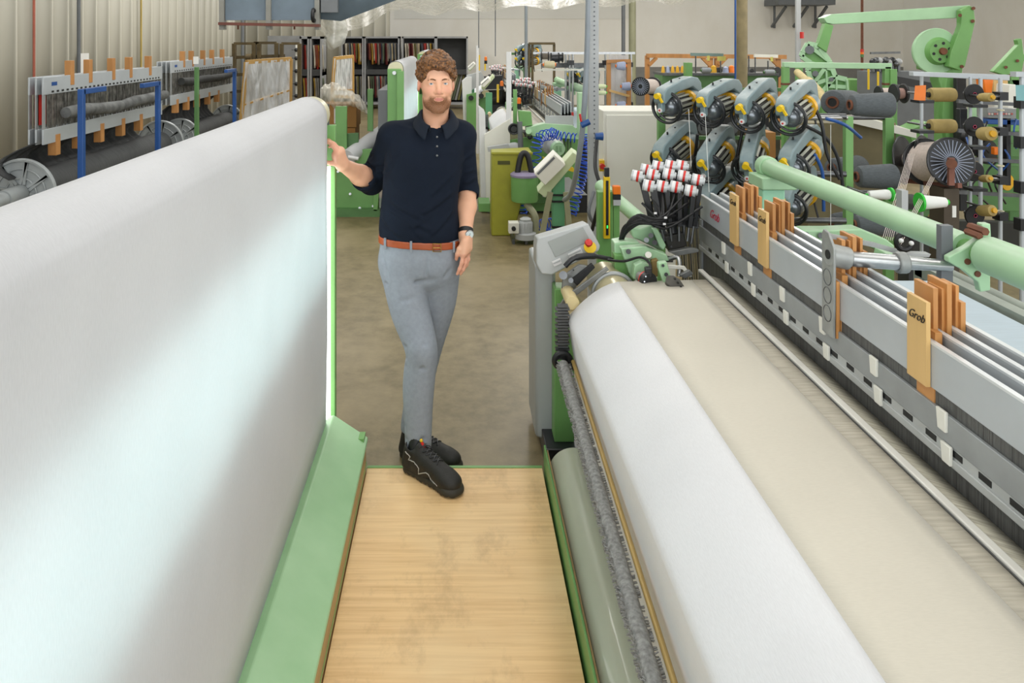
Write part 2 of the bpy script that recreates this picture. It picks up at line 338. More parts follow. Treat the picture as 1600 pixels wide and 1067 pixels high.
# ------------------------------------------------------------------ plywood walkway
ply, N, L, b = nodes_mat('plywood'); tc = N.new('ShaderNodeTexCoord'); mp = N.new('ShaderNodeMapping'); mp.inputs['Scale'].default_value = (.5, 13, 1); L.new(tc.outputs['Object'], mp.inputs[0])
n = N.new('ShaderNodeTexNoise'); n.inputs['Scale'].default_value = 4.5; n.inputs['Detail'].default_value = 10; n.inputs['Roughness'].default_value = .6; n.inputs['Distortion'].default_value = .5; L.new(mp.outputs[0], n.inputs['Vector'])
r = N.new('ShaderNodeValToRGB'); r.color_ramp.elements[0].position = .28; r.color_ramp.elements[1].position = .62; r.color_ramp.elements[0].color = (*lin('d6ae79'), 1); r.color_ramp.elements[1].color = (*lin('ecc892'), 1)
L.new(n.outputs['Fac'], r.inputs[0])
n2 = N.new('ShaderNodeTexNoise'); n2.inputs['Scale'].default_value = 2.2; n2.inputs['Detail'].default_value = 3; L.new(tc.outputs['Object'], n2.inputs['Vector'])
mr = N.new('ShaderNodeMapRange'); mr.inputs[1].default_value = .5; mr.inputs[2].default_value = .75; mr.inputs[4].default_value = .45; L.new(n2.outputs['Fac'], mr.inputs[0])
mx = N.new('ShaderNodeMixRGB'); L.new(mr.outputs[0], mx.inputs[0]); L.new(r.outputs[0], mx.inputs[1]); mx.inputs[2].default_value = (*lin('f0d6a8'), 1)
n3 = N.new('ShaderNodeTexNoise'); n3.inputs['Scale'].default_value = 5; n3.inputs['Detail'].default_value = 7; n3.inputs['Roughness'].default_value = .7; mp3 = N.new('ShaderNodeMapping'); mp3.inputs['Scale'].default_value = (1.3, .8, 1); mp3.inputs['Location'].default_value = (3, 5, 0); L.new(tc.outputs['Object'], mp3.inputs[0]); L.new(mp3.outputs[0], n3.inputs['Vector'])
mr3 = N.new('ShaderNodeMapRange'); mr3.inputs[1].default_value = .52; mr3.inputs[2].default_value = .72; mr3.inputs[4].default_value = .55; L.new(n3.outputs['Fac'], mr3.inputs[0]); mx3 = N.new('ShaderNodeMixRGB'); L.new(mr3.outputs[0], mx3.inputs[0]); L.new(mx.outputs[0], mx3.inputs[1]); mx3.inputs[2].default_value = (*lin('b08f66'), 1); L.new(mx3.outputs[0], b.inputs['Base Color']); b.inputs['Roughness'].default_value = .5
wk = thing('wooden_walkway', 'raised pale plywood walkway board between the two machines', 'walkway', (0, 2, 0))
M().box(-.376, .362, .5, 3.24, .10, .12).build('plywood_board', ply, wk, bevel=.002)
M().box(-.376, .362, 3.235, 3.25, .0, .123).build('green_edge_strip', green, wk)
M().box(-.36, .35, .5, 3.2, .0, .10).build('support_frame', woodL, wk)

# ------------------------------------------------------------------ right: weaving loom
lo = thing('weaving_loom', 'large green and grey weaving loom in the right foreground', 'loom', (1.1, 2.3, 0))
Y0, Y1 = .55, 3.22
M().box(.372, .380, .5, 3.27, 0, .20).box(.380, .40, .5, 3.27, .0, .06).build('side_rail', green, lo, bevel=.002)
M().box(.3805, .388, .5, 3.25, .05, .188).build('wooden_lining', MATS['board_edge'], lo)
M().cyl((.485, .5, .125), (.485, 3.2, .125), .1, n=48).build('cloth_beam', mat('sage_roller', 'b3b9a3', .32, var=.02, coat=.3), lo)
M().box(.592, .60, .5, 3.25, .02, .20).build('gold_strip', creamR, lo)
M().cyl((.485, 3.2, .125), (.485, 3.3, .125), .04).build('beam_bearing', black, lo)
M().box(.59, 2.0, .5, 3.45, 0, .62).build('loom_bed', black, lo)
# spiked temple roller with bristles
br = M(); br.cyl((.438, 3.15, .59), (.428, .6, .46), .022, n=20)
for i in range(1600):
    t = random.random(); a = random.choice([PI*.95, PI*.85, 0.15, .05, PI*1.05])+random.uniform(-.2, .2)
    c = Vector((.438-.01*t, 3.15-2.55*t, .59-.13*t)); d = Vector((math.cos(a), random.uniform(-.15, .15), math.sin(a)))
    br.bar(c+d*.018, c+d*.031, .0025, .0025)
br.build('spiked_roller', mat('grit_cover', 'a3a3a0', .8, var=.16, vscale=90, bump=.6, bscale=200), lo)
M().cyl((.479, 3.15, .605), (.470, .6, .475), .008, n=12).build('brass_rod', mat('brass_rod_paint', 'b89a5a', .35, .2), lo)
M().ring((.438, 3.17, .60), (0, 1, .05), .032, .012).bar((.44, 3.18, .59), (.53, 3.2, .55), .02, .03).build('roller_clamp', black, lo)
ch = M()
for i in range(19):
    z = .60+i*.012; ch.box(.422-.01*(i % 2), .465+.006*(i % 2), 3.19, 3.215, z-.0045, z+.0045)
ch.build('chain_guard', steelD, lo)
M().cyl((.515, Y0, .745), (.515, 3.42, .745), .045, n=32).build('fold_roller', mat('ivory_roller', 'd9c795', .35, var=.03), lo)
M().cyl((.49, 3.235, .815), (.49, 3.40, .815), .028, n=32).build('press_roller', MATS['ivory_roller'], lo)
M().cyl((.68, Y0, .825), (.68, 3.52, .825), .083, n=40).build('breast_roller', mat('olive_roller', 'b9b08a', .3, .2, var=.04), lo)
M().ring((.68, 3.32, .825), (0, 1, 0), .089, .010, 36).build('roller_collar', aluD, lo)
# cloth on loom
cx, cz, cr = .68, .825, .0845
pr = [(.520, .30), (.500, .55), (.4685, .745)]
for a in (175, 160, 146): pr.append((.515+.047*math.cos(math.radians(a)), .745+.047*math.sin(math.radians(a))))
pr += [(.505, .803), (.54, .835), (.575, .863), (.61, .885), (.645, .901), (.68, cz+cr)]
pr2 = [(cx, cz+cr), (.80, .912), (.92, .915), (.985, .917)]
def sheet(pr, y0, y1, nu, sub):
    def f(u, v):
        t = v*(len(pr)-1); i = min(int(t), len(pr)-2); w = t-i
        return (pr[i][0]*(1-w)+pr[i+1][0]*w, y0+(y1-y0)*u, pr[i][1]*(1-w)+pr[i+1][1]*w)
    return M().grid(f, nu, sub*(len(pr)-1))
lc = thing('woven_cloth', 'white cloth with warm-lit web stretched over the loom rollers at the right', 'cloth', (.75, 2.2, .9))
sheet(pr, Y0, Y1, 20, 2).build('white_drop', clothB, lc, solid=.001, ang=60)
sheet(pr2, Y0, Y1, 20, 2).build('warm_lit_web', clothC, lc, solid=.001, ang=60)
fell = mat('open_threads', 'b9b2a2', .75, var=.09, vscale=10, stretch=(1, 11, 1), bump=.3, bscale=40)
fw = sheet([(.985, .917), (1.02, .918), (1.049, .918)], Y0, Y1, 20, 1).build('open_threads', fell, lc, solid=.001); fw['kind'] = 'stuff'
# reed cap and warp strip
M().box(1.047, 1.050, .5, 3.32, .89, .922).build('reed_edge', steelD, lo)
M().box(1.051, 1.072, .5, 3.34, .885, .928).build('reed_cap', mat('reed_cap_alu', 'd9d7cf', .45, .1), lo, bevel=.003)
M().box(1.0725, 1.0750, .5, 3.34, .89, .915).build('reed_lip', aluD, lo)
warpT = mat('taupe_warp_threads', 'bdb8a6', .7, var=.16, vscale=9, stretch=(1.2, 14, 1), bump=.4, bscale=30)
wt = M().add([(1.076, .5, .914), (1.076, 3.3, .914), (1.149, 3.3, .892), (1.149, .5, .892)], [(0, 1, 2, 3)]).build('warp_threads', warpT, solid=.001)
tag(wt, 'narrow band of taupe warp threads running between reed and heald frames', 'threads', kind='stuff')
# heald frames
hed = mat('heddle_wires', '6d6e6c', .5, .3, var=.2, vscale=30, stretch=(1, 9, .05), bump=.5, bscale=60)
frames = []
FX = [1.15, 1.188, 1.222, 1.256]
fl = ['front heald frame with white clips and a red scrawl on its plate', 'second heald frame from the front, behind the clipped one', 'third heald frame from the front of the stack', 'rearmost heald frame, next to the pale blue warp']
DG = [3.16, 2.86, 2.35, 1.90]
for i, X in enumerate(FX):
    ya, yb = .45, 3.62-.03*i; hz = [0, .012, .02, .03][i]
    f = thing('heald_shaft', fl[i], 'heald frame', (X, 2, .88), 'heald frames standing in the loom')
    M().box(X, X+.012, ya, yb, 1.085+hz, 1.192+hz).build('top_rail', alu, f, bevel=.002)
    M().box(X-.001, X+.013, ya, yb, 1.190+hz, 1.196+hz).build('bright_edge', MATS.get('bright_edge') or mat('bright_edge', 'e2e6e8', .3, .3), f)
    M().box(X+.004, X+.010, ya, yb, .60, 1.085+hz).build('heddles', hed, f)
    M().box(X-.004, X+.013, yb-.03, yb, .60, 1.08+hz).build('end_stay', aluD, f)
    if i == 0:
        M().box(X-.006, X+.004, ya, yb, .985, 1.052).build('clip_rail', aluD, f, bevel=.002)
        M().box(X-.008, X+.004, ya, yb, .94, .960).build('lower_rail', mat('pale_rail', 'bcbfbe', .45, .2), f, bevel=.002)
        s = M(); y = .6
        M().box(X-.003, X+.0035, ya, yb, .960, .985).build('slot_rail', MATS['pale_rail'], f)
        while y < 3.5:
            M().box(X-.0045, X+.003, y, y+.04, .966, .980).build('slot', black, f); y += .095
        for k in range(9):
            y = 3.28-.295*k; z = 1.035
            M().prism([(y-.018, z-.024), (y+.012, z-.024), (y+.018, z+.024), (y-.018, z+.024)], 'yz', X-.013, X-.005).build('clip', cream, f, bevel=.002)
            y = 3.235-.29*k; z = .966
            M().prism([(y-.018, z-.022), (y+.012, z-.022), (y+.018, z+.022), (y-.018, z+.022)], 'yz', X-.015, X-.007).build('clip', cream, f, bevel=.002)
        for D in DG:
            M().box(X+.001, X+.004, D-.05, D+.02, 1.045, 1.086).build('wooden_foot', woodO, f)
    for gi, D in enumerate(DG):
        m = [woodL, woodO, woodO, woodO][i] if gi != 2 else woodO
        if i == 0:
            if gi != 2: M().box(X-.012, X-.001, D-.04, D+.04, 1.085, 1.29).build('wooden_spacer', m, f, bevel=.001)
            else: M().box(X-.012, X-.001, D-.05, D+.035, 1.03, 1.20).build('wooden_spacer', woodO, f, bevel=.001)
            M().box(X+.013, X+.030, D-.035, D+.045, 1.16, 1.215).build('wooden_spacer', woodO, f)
        else:
            M().box(X-.014, X-.002, D-.01, D+.07, 1.17, [0, 1.315, 1.325, 1.28][i]).build('wooden_spacer', m, f, bevel=.001)
            if i < 3: M().box(X+.0135, X+.022, D+.0, D+.06, 1.19, [0, 1.31, 1.318][i]).build('wooden_spacer', m, f, bevel=.001)
    frames.append(f)
redink = mat('red_ink', 'c8304a', .5); blackink = mat('black_ink', '2a2018', .6)
f0 = frames[0]
text('red_scrawl', 'Grob', (FX[0]-.002, 3.42, 1.14), (PI/2, 0, -PI/2), .055, redink, f0, shear=.5)
text('stamp', 'Grob', (FX[0]-.0135, 1.90, 1.245), (PI/2, 0, -PI/2), .03, blackink, f0, shear=.5)
text('stamp', 'Grob', (FX[0]-.0135, 2.86, 1.255), (PI/2, 0, -PI/2), .03, blackink, f0, shear=.5)
text('stamp', 'Grob', (FX[0]-.0135, 3.16, 1.255), (PI/2, 0, -PI/2), .03, blackink, f0, shear=.5)
# pale blue warp sheet behind
wb = mat('pale_blue_warp', 'b9c8d2', .6, var=.03, vscale=12, stretch=(.6, 12, 1), bump=.15)
o = M().box(1.305, 1.98, .6, 3.17, .926, .930).build('blue_warp_sheet', wb); tag(o, 'pale blue sheet of warp threads stretched flat behind the heald frames', 'threads', kind='stuff')
dr = M(); dr.box(1.30, 1.312, .6, 3.17, .925, .955)
y = .6
while y < 3.17: dr.box(1.298, 1.316, y, y+.012, .955, .962); y += .03
dr.build('dropper_strip', blackP, lo)
M().box(2.0, 2.05, .6, 3.35, .90, .95).cyl((2.09, .6, .93), (2.09, 3.35, .93), .025).box(2.0, 2.1, 3.3, 3.36, 0, .95).build('rear_rail', mat('dusty_rail', '98a096', .6, var=.08), lo)
# big green tube on its post, second length and bracket
TX, TZ = 1.565, 1.285
M().cyl((TX, 2.36, TZ+.004), (TX, 3.86, TZ), .042, n=32).build('crossbeam_tube', greenL, lo)
M().cyl((TX, 3.84, TZ), (TX, 3.90, TZ), .052, n=32).build('tube_collar', greenL, lo, bevel=.004)
M().cyl((TX+.005, .8, TZ+.012), (TX+.005, 2.27, TZ+.006), .055, n=32).build('crossbeam_tube', greenL, lo, bevel=.008)
M().cyl((TX, 2.2, TZ), (TX, 2.42, TZ), .03).build('tube_joint', green, lo)
M().box(1.49, 1.66, 3.74, 3.92, 1.19, 1.25).build('post_cap', greenL, lo, bevel=.006)
M().box(1.50, 1.61, 3.76, 3.90, 0, 1.19).build('beam_post', mat('mint_paint', 'a0dab6', .4, var=.05, dust=.3), lo, bevel=.006)
bk = M().prism([(1.575, 1.375), (1.60, 1.375), (1.605, 1.29), (1.585, 1.255), (1.60, 1.22), (1.60, 1.175), (1.57, 1.17), (1.563, 1.20), (1.52, 1.235), (1.475, 1.26), (1.475, 1.275), (1.53, 1.305), (1.572, 1.335)], 'xz', 2.30, 2.325)
bk.build('clamp_bracket', greenL, lo, bevel=.003)
for (x, z) in ((1.555, 1.30), (1.53, 1.262), (1.56, 1.225)): M().cyl((x, 2.296, z), (x, 2.3, z), .009).build('bracket_hole', rust, lo)
M().cyl((1.565, 2.27, 1.358), (1.565, 2.34, 1.358), .012, n=6).cyl((1.548, 2.27, 1.345), (1.548, 2.33, 1.345), .010, n=6).build('rusty_bolt', rust, lo)
M().box(1.475, 1.51, 2.335, 2.36, 1.10, 1.36).build('slide_bar', greyD, lo)
# lift arm: bracket plate and rod over the frames
ar = M().prism([(2.30, 1.03), (2.37, 1.03), (2.372, 1.33), (2.36, 1.345), (2.33, 1.34), (2.295, 1.30)], 'yz', 1.128, 1.136).build('arm_plate', mat('dull_alu', 'a3a6a4', .45, .4, var=.08, vscale=20), lo, bevel=.002)
M().cyl((1.13, 2.33, 1.275), (1.19, 2.33, 1.262), .034, n=28).build('arm_boss', MATS['dull_alu'], lo, bevel=.004)
M().cyl((1.335, 2.33, 1.25), (1.365, 2.33, 1.25), .032).build('rod_collar', MATS['dull_alu'], lo, bevel=.004)
M().cyl((1.125, 2.33, 1.275), (1.131, 2.33, 1.275), .014).build('boss_bore', black, lo)
for z in (1.205, 1.15, 1.095): M().ring((1.1275, 2.335, z), (1, 0, 0), .024, .0012, 24, 6).build('etched_circle', steelD, lo)
M().cyl((1.19, 2.33, 1.262), (1.34, 2.33, 1.25), .023, n=28).build('lift_rod', steel, lo)
M().cyl((1.36, 2.33, 1.25), (1.50, 2.33, 1.24), .021, .016, n=28).build('lift_rod', steel, lo)
M().prism([(1.14, 1.33), (1.29, 1.30), (1.36, 1.28), (1.36, 1.265), (1.29, 1.285), (1.14, 1.315)], 'xz', 2.37, 2.378).build('web_plate', MATS['dull_alu'], lo)
# ------------------------------------------------------------------ the man: surfaces grown from signed distance fields
class Vol:
    def __init__(s, lo, hi, h):
        s.lo = np.array(lo, float); s.h = h; s.n = np.ceil((np.array(hi)-s.lo)/h).astype(int)+1; s.F = np.full(s.n, 9.0, np.float32)
    def sub(s, lo, hi):
        a = np.clip(np.floor((np.array(lo)-s.lo)/s.h).astype(int), 0, s.n); b = np.clip(np.ceil((np.array(hi)-s.lo)/s.h).astype(int)+1, 0, s.n)
        sl = tuple(slice(i, j) for i, j in zip(a, b))
        ax = [(s.lo[i]+s.h*np.arange(a[i], b[i])).astype(np.float32) for i in range(3)]
        return sl, ax[0][:, None, None], ax[1][None, :, None], ax[2][None, None, :]
    def op(s, fn, lo, hi, k=.01, mode='add'):
        sl, X, Y, Z = s.sub(np.array(lo)-k-3*s.h, np.array(hi)+k+3*s.h)
        a = s.F[sl]
        if a.size == 0: return
        d = fn(X, Y, Z)
        if mode == 'add': hh = np.maximum(k-np.abs(a-d), 0)/k; s.F[sl] = np.minimum(a, d)-hh*hh*k/4
        elif mode == 'sub': d = -d; hh = np.maximum(k-np.abs(a-d), 0)/k; s.F[sl] = np.maximum(a, d)+hh*hh*k/4
        elif mode == 'disp': s.F[sl] = a+d
    def seg(s, p, q, r0, r1, fr=None, flat=None):
        P = np.array(p, float); Q = np.array(q, float)
        if fr: P = fr[0]+fr[1].T@P; Q = fr[0]+fr[1].T@Q
        d = Q-P; dd = float(d@d)+1e-12
        def f(X, Y, Z):
            t = np.clip(((X-P[0])*d[0]+(Y-P[1])*d[1]+(Z-P[2])*d[2])/dd, 0, 1)
            return np.sqrt((X-P[0]-t*d[0])**2+(Y-P[1]-t*d[1])**2+(Z-P[2]-t*d[2])**2)-(r0+(r1-r0)*t)
        R = max(r0, r1); return f, np.minimum(P, Q)-R, np.maximum(P, Q)+R
    def cone(s, p, q, r0, r1=None, k=.012, mode='add', fr=None):
        f, lo, hi = s.seg(p, q, r0, r0 if r1 is None else r1, fr); s.op(f, lo, hi, k, mode)
    def ell(s, c, r, k=.012, mode='add', fr=None, rot=None):
        c = np.array(c, float); A = np.eye(3)
        if rot is not None: A = rot
        if fr: c = fr[0]+fr[1].T@c; A = A@fr[1]
        r = np.array(r, float)
        def f(X, Y, Z):
            x, y, z = X-c[0], Y-c[1], Z-c[2]
            u = [A[i, 0]*x+A[i, 1]*y+A[i, 2]*z for i in range(3)]
            k0 = np.sqrt((u[0]/r[0])**2+(u[1]/r[1])**2+(u[2]/r[2])**2)+1e-6; k1 = np.sqrt((u[0]/r[0]**2)**2+(u[1]/r[1]**2)**2+(u[2]/r[2]**2)**2)+1e-6
            return k0*(k0-1)/k1
        R = r.max(); s.op(f, c-R, c+R, k, mode)
    def crease(s, p, q, w, amp):
        f, lo, hi = s.seg(p, q, 0, 0)
        s.op(lambda X, Y, Z: -amp*np.exp(-(f(X, Y, Z)/w)**2), lo-3*w, hi+3*w, 0, 'disp')
    def loft(s, sec, k=.01, mode='add', ex=2.4, grow=0):
        sec = sorted(sec); z0 = [q[0] for q in sec]; zd = np.linspace(z0[0], z0[-1], 160); w = max(1, int(.016/(zd[1]-zd[0]))); kx = np.exp(-.5*(np.arange(-3*w, 3*w+1)/w)**2); kx /= kx.sum()
        cols_ = [np.convolve(np.pad(np.interp(zd, z0, [q[i] for q in sec]), 3*w, mode='reflect', reflect_type='odd'), kx, 'valid') for i in (1, 2, 3, 4)]
        sec = [tuple(t) for t in zip(zd, *cols_)]; zs = list(zd)
        def f(X, Y, Z):
            z = Z[0, 0, :]; v = [np.interp(z, zs, [q[i] for q in sec])[None, None, :] for i in (1, 2, 3, 4)]
            rx, ry = v[2]+grow, v[3]+grow
            e = (np.abs((X-v[0])/rx)**ex+np.abs((Y-v[1])/ry)**ex)**(1/ex)
            d = (e-1)*np.minimum(rx, ry); dz = np.maximum(Z-zs[-1], zs[0]-Z)
            return np.maximum(d, dz)
        R = [max(q[3] for q in sec)+grow, max(q[4] for q in sec)+grow]
        lo = [min(q[1] for q in sec)-R[0], min(q[2] for q in sec)-R[1], zs[0]]; hi = [max(q[1] for q in sec)+R[0], max(q[2] for q in sec)+R[1], zs[-1]]
        s.op(f, lo, hi, k, mode)
    def mesh(s):
        F = s.F; S = F < 0
        c = np.zeros(tuple(s.n-1), np.int8)
        for dx in (0, 1):
            for dy in (0, 1):
                for dz in (0, 1): c += S[dx:F.shape[0]-1+dx, dy:F.shape[1]-1+dy, dz:F.shape[2]-1+dz]
        act = (c > 0) & (c < 8); I = np.argwhere(act); idx = np.full(act.shape, -1, np.int64); idx[act] = np.arange(len(I))
        acc = np.zeros((len(I), 3)); cnt = np.zeros(len(I)); cs = [(x, y, z) for x in (0, 1) for y in (0, 1) for z in (0, 1)]
        for a in cs:
            for ax in range(3):
                if a[ax]: continue
                b = list(a); b[ax] = 1
                fa = F[I[:, 0]+a[0], I[:, 1]+a[1], I[:, 2]+a[2]]; fb = F[I[:, 0]+b[0], I[:, 1]+b[1], I[:, 2]+b[2]]
                m = (fa < 0) != (fb < 0); t = np.where(m, fa/np.where(m, fa-fb, 1), 0)
                p = np.tile(np.array(a, float), (len(I), 1)); p[:, ax] = t; acc[m] += p[m]; cnt[m] += 1
        V = s.lo+s.h*(I+acc/cnt[:, None]); Q = []
        for ax in range(3):
            a = [slice(None)]*3; b = [slice(None)]*3; a[ax] = slice(0, -1); b[ax] = slice(1, None)
            cr = S[tuple(a)] != S[tuple(b)]; E = np.argwhere(cr); o1, o2 = [(1, 2), (2, 0), (0, 1)][ax]
            ok = (E[:, o1] > 0) & (E[:, o2] > 0) & (E[:, o1] < s.n[o1]-1) & (E[:, o2] < s.n[o2]-1); E = E[ok]
            q = []
            for d1, d2 in ((-1, -1), (0, -1), (0, 0), (-1, 0)):
                e = E.copy(); e[:, o1] += d1; e[:, o2] += d2; q.append(idx[e[:, 0], e[:, 1], e[:, 2]])
            q = np.stack(q, 1); ins = S[E[:, 0], E[:, 1], E[:, 2]]; q[~ins] = q[~ins][:, ::-1]; Q.append(q)
        Q = np.concatenate(Q); return V, Q[(Q >= 0).all(1)]
    def build(s, name, m, parent, xf=None, colf=None, smooth=2, sub=None):
        V, Q = s.mesh(); n = len(V)
        for it in range(smooth):
            A = np.zeros((n, 3)); C = np.zeros(n)
            for i in range(4):
                np.add.at(A, Q[:, i], V[Q[:, (i+1) % 4]]); np.add.at(C, Q[:, i], 1); np.add.at(A, Q[:, (i+1) % 4], V[Q[:, i]]); np.add.at(C, Q[:, (i+1) % 4], 1)
            V = V*.5+.5*A/np.maximum(C, 1)[:, None]
        cols = colf(V) if colf else None
        if xf is not None: V = V@xf[1]+xf[0]
        me = bpy.data.meshes.new(name); me.vertices.add(n); me.vertices.foreach_set('co', V.astype(np.float32).ravel())
        me.loops.add(len(Q)*4); me.loops.foreach_set('vertex_index', Q.astype(np.int32).ravel())
        me.polygons.add(len(Q)); me.polygons.foreach_set('loop_start', np.arange(0, len(Q)*4, 4, dtype=np.int32))
        me.polygons.foreach_set('use_smooth', [True]*len(Q)); me.update(calc_edges=True); me.validate()
        if cols is not None:
            a = me.color_attributes.new('Col', 'FLOAT_COLOR', 'POINT'); a.data.foreach_set('color', np.concatenate([cols, np.ones((n, 1))], 1).astype(np.float32).ravel())
        me.materials.append(m); o = bpy.data.objects.new(name, me); COL.objects.link(o); put(o, parent); return o
rs = np.random.RandomState(3)
man = thing('person', 'person in navy polo shirt and grey trousers standing with one hand on the cloth frame', 'person', (-.15, 3.4, 0))
# skin
skin, N, L, b = nodes_mat('skin'); at_ = N.new('ShaderNodeAttribute'); at_.attribute_name = 'Col'
n = N.new('ShaderNodeTexNoise'); n.inputs['Scale'].default_value = 28; n.inputs['Detail'].default_value = 5; tc = N.new('ShaderNodeTexCoord'); L.new(tc.outputs['Object'], n.inputs['Vector'])
hs = N.new('ShaderNodeHueSaturation'); mr = N.new('ShaderNodeMapRange'); mr.inputs[3].default_value = .9; mr.inputs[4].default_value = 1.08; L.new(n.outputs['Fac'], mr.inputs[0]); L.new(mr.outputs[0], hs.inputs['Value']); L.new(at_.outputs['Color'], hs.inputs['Color'])
L.new(hs.outputs[0], b.inputs['Base Color']); b.inputs['Roughness'].default_value = .5; b.inputs['Subsurface Weight'].default_value = .12; b.inputs['Subsurface Radius'].default_value = (.012, .005, .003)
yaw = math.radians(8); tl = math.radians(2)
HC = np.array([-.088, 3.40, 1.733])
u_ = np.array([math.cos(yaw), math.sin(yaw), 0]); f_ = np.array([math.sin(yaw), -math.cos(yaw), 0]); w_ = np.array([0, 0, 1.])
f_, w_ = f_*math.cos(tl)-w_*math.sin(tl), w_*math.cos(tl)+f_*math.sin(tl)
HF = (HC, np.array([u_, f_, w_]))
def head(v):
    fr = HF
    v.ell((0, -.014, .028), (.075, .094, .090), .01, fr=fr)
    v.ell((0, .020, -.030), (.0600, .068, .088), .03, fr=fr)
    v.ell((0, .022, -.088), (.048, .056, .038), .03, fr=fr)
    v.ell((0, .066, -.112), (.026, .020, .020), .025, fr=fr)
    for s in (-1, 1):
        v.ell((s*.036, .052, -.030), (.026, .030, .024), .02, fr=fr)
        v.ell((s*.037, .028, -.080), (.018, .035, .025), .02, fr=fr)
        v.ell((s*.031, .096, .004), (.019, .017, .0125), .012, 'sub', fr=fr)
    v.cone((-.034, .076, .026), (.034, .076, .026), .010, k=.016, fr=fr)
    v.cone((0, .079, .012), (0, .1035, -.028), .0065, .0105, .012, fr=fr)
    v.ell((0, .103, -.031), (.0105, .0105, .009), .008, fr=fr)
    for s in (-1, 1):
        v.ell((s*.0125, .091, -.034), (.0075, .010, .007), .007, fr=fr)
        v.ell((s*.0065, .098, -.0405), (.0035, .005, .003), .002, 'sub', fr=fr)
        v.ell((s*.031, .071, .004), (.0150, .0150, .0145), .006, fr=fr)
        v.ell((s*.031, .090, .0035), (.0125, .018, .0038), .003, 'sub', fr=fr)
        v.cone((s*.019, .084, .013), (s*.043, .077, .010), .0032, k=.005, fr=fr)
        v.ell((s*(.079 if s < 0 else .074), -.006, -.012), (.0080, .016, .028), .006, fr=fr)
        v.ell((s*.084, -.010, -.008), (.0045, .009, .017), .004, 'sub', fr=fr)
        v.ell((s*.0255, .083, -.061), (.006, .006, .005), .008, 'sub', fr=fr)
    v.ell((0, .082, -.064), (.030, .014, .020), .012, fr=fr)
    v.ell((-.007, .0925, -.0575), (.015, .0065, .0052), .004, fr=fr); v.ell((.007, .0925, -.0575), (.015, .0065, .0052), .004, fr=fr)
    v.ell((0, .0915, -.0675), (.019, .0072, .0058), .004, fr=fr)
    v.cone((-.023, .0945, -.0605), (0, .1005, -.0635), .0014, .0018, .003, 'sub', fr=fr); v.cone((.023, .0945, -.0605), (0, .1005, -.0635), .0014, .0018, .003, 'sub', fr=fr)
def fingers(v, spec, k=.006):
    for pts, r in spec:
        n = len(pts)
        for i in range(n-1): v.cone(pts[i], pts[i+1], r*(1-.1*i), r*(1-.1*(i+1)), k)
bodyv = Vol((-.62, 3.16, .86), (.16, 3.66, 1.90), .0036)
v = bodyv; head(v)
v.cone((-.090, 3.420, 1.66), (-.094, 3.440, 1.53), .055, .062, .03)
TOR = [(.98, -.164, 3.42, .165, .095), (1.10, -.164, 3.425, .155, .10), (1.25, -.16, 3.43, .155, .105), (1.37, -.145, 3.43, .155, .108), (1.48, -.135, 3.435, .15, .095), (1.53, -.13, 3.44, .10, .07)]
v.loft(TOR, .03)
SL, SR = np.array([-.285, 3.455, 1.485]), np.array([.022, 3.465, 1.488])
EL, WL = np.array([-.392, 3.545, 1.268]), np.array([-.492, 3.315, 1.386])
ER, WR = np.array([.052, 3.515, 1.235]), np.array([.042, 3.375, 1.078])
v.cone(SL, SR, .046, k=.05)
v.cone(SL, EL, .045, .040, .02); v.cone(SR, ER, .045, .038, .02)
v.cone(EL, EL*.6+WL*.4, .042, .045, .02); v.cone(EL*.6+WL*.4, WL, .045, .027, .02)
v.cone(ER, ER*.6+WR*.4, .040, .041, .02); v.cone(ER*.6+WR*.4, WR, .041, .0265, .02)
# hand on the frame: back of the hand to the right, fingers reaching left and up, thumb low
PL = [np.array(p) for p in [(-.492, 3.315, 1.386), (-.512, 3.292, 1.425), (-.500, 3.305, 1.448)]]
v.cone(WL, (-.508, 3.298, 1.43), .026, .027, .02); v.cone((-.500, 3.315, 1.40), (-.500, 3.315, 1.445), .021, .019, .02); v.cone((-.505, 3.285, 1.405), (-.508, 3.272, 1.436), .02, .017, .02)
fingers(v, [([(-.506, 3.270, 1.446), (-.528, 3.275, 1.472), (-.548, 3.290, 1.486), (-.560, 3.305, 1.488)], .0098),
            ([(-.504, 3.288, 1.452), (-.527, 3.295, 1.478), (-.551, 3.312, 1.490), (-.566, 3.325, 1.488)], .0100),
            ([(-.502, 3.306, 1.450), (-.526, 3.318, 1.472), (-.550, 3.333, 1.480), (-.566, 3.343, 1.474)], .0094),
            ([(-.498, 3.322, 1.440), (-.520, 3.338, 1.456), (-.540, 3.350, 1.462), (-.556, 3.352, 1.456)], .0084),
            ([(-.500, 3.300, 1.392), (-.518, 3.280, 1.396), (-.538, 3.275, 1.398), (-.556, 3.280, 1.401)], .0120)])
# hand at the pocket: thumb hooked in, fingers down the thigh
v.cone(WR, (.044, 3.345, 1.02), .027, .027, .02); v.cone((.040, 3.37, 1.06), (.042, 3.372, 1.00), .023, .022, .02); v.cone((.038, 3.330, 1.05), (.030, 3.318, 1.00), .018, .018, .02)
fingers(v, [([(.030, 3.316, 1.002), (.024, 3.305, .965), (.014, 3.303, .938), (.004, 3.306, .916)], .0096),
            ([(.041, 3.335, 1.000), (.040, 3.322, .960), (.030, 3.318, .932), (.018, 3.319, .912)], .0098),
            ([(.047, 3.355, 1.002), (.052, 3.345, .968), (.044, 3.338, .944), (.032, 3.336, .930)], .0094),
            ([(.048, 3.375, 1.008), (.054, 3.368, .980), (.048, 3.360, .960), (.038, 3.356, .948)], .0084),
            ([(.028, 3.330, 1.040), (.012, 3.318, 1.020), (.004, 3.318, .996), (.000, 3.325, .975)], .0115)])
base = np.array(lin('dda98a')); pink = np.array(lin('cc8672')); lipc = np.array(lin('bf7a6c')); pale = np.array(lin('e3b79c'))
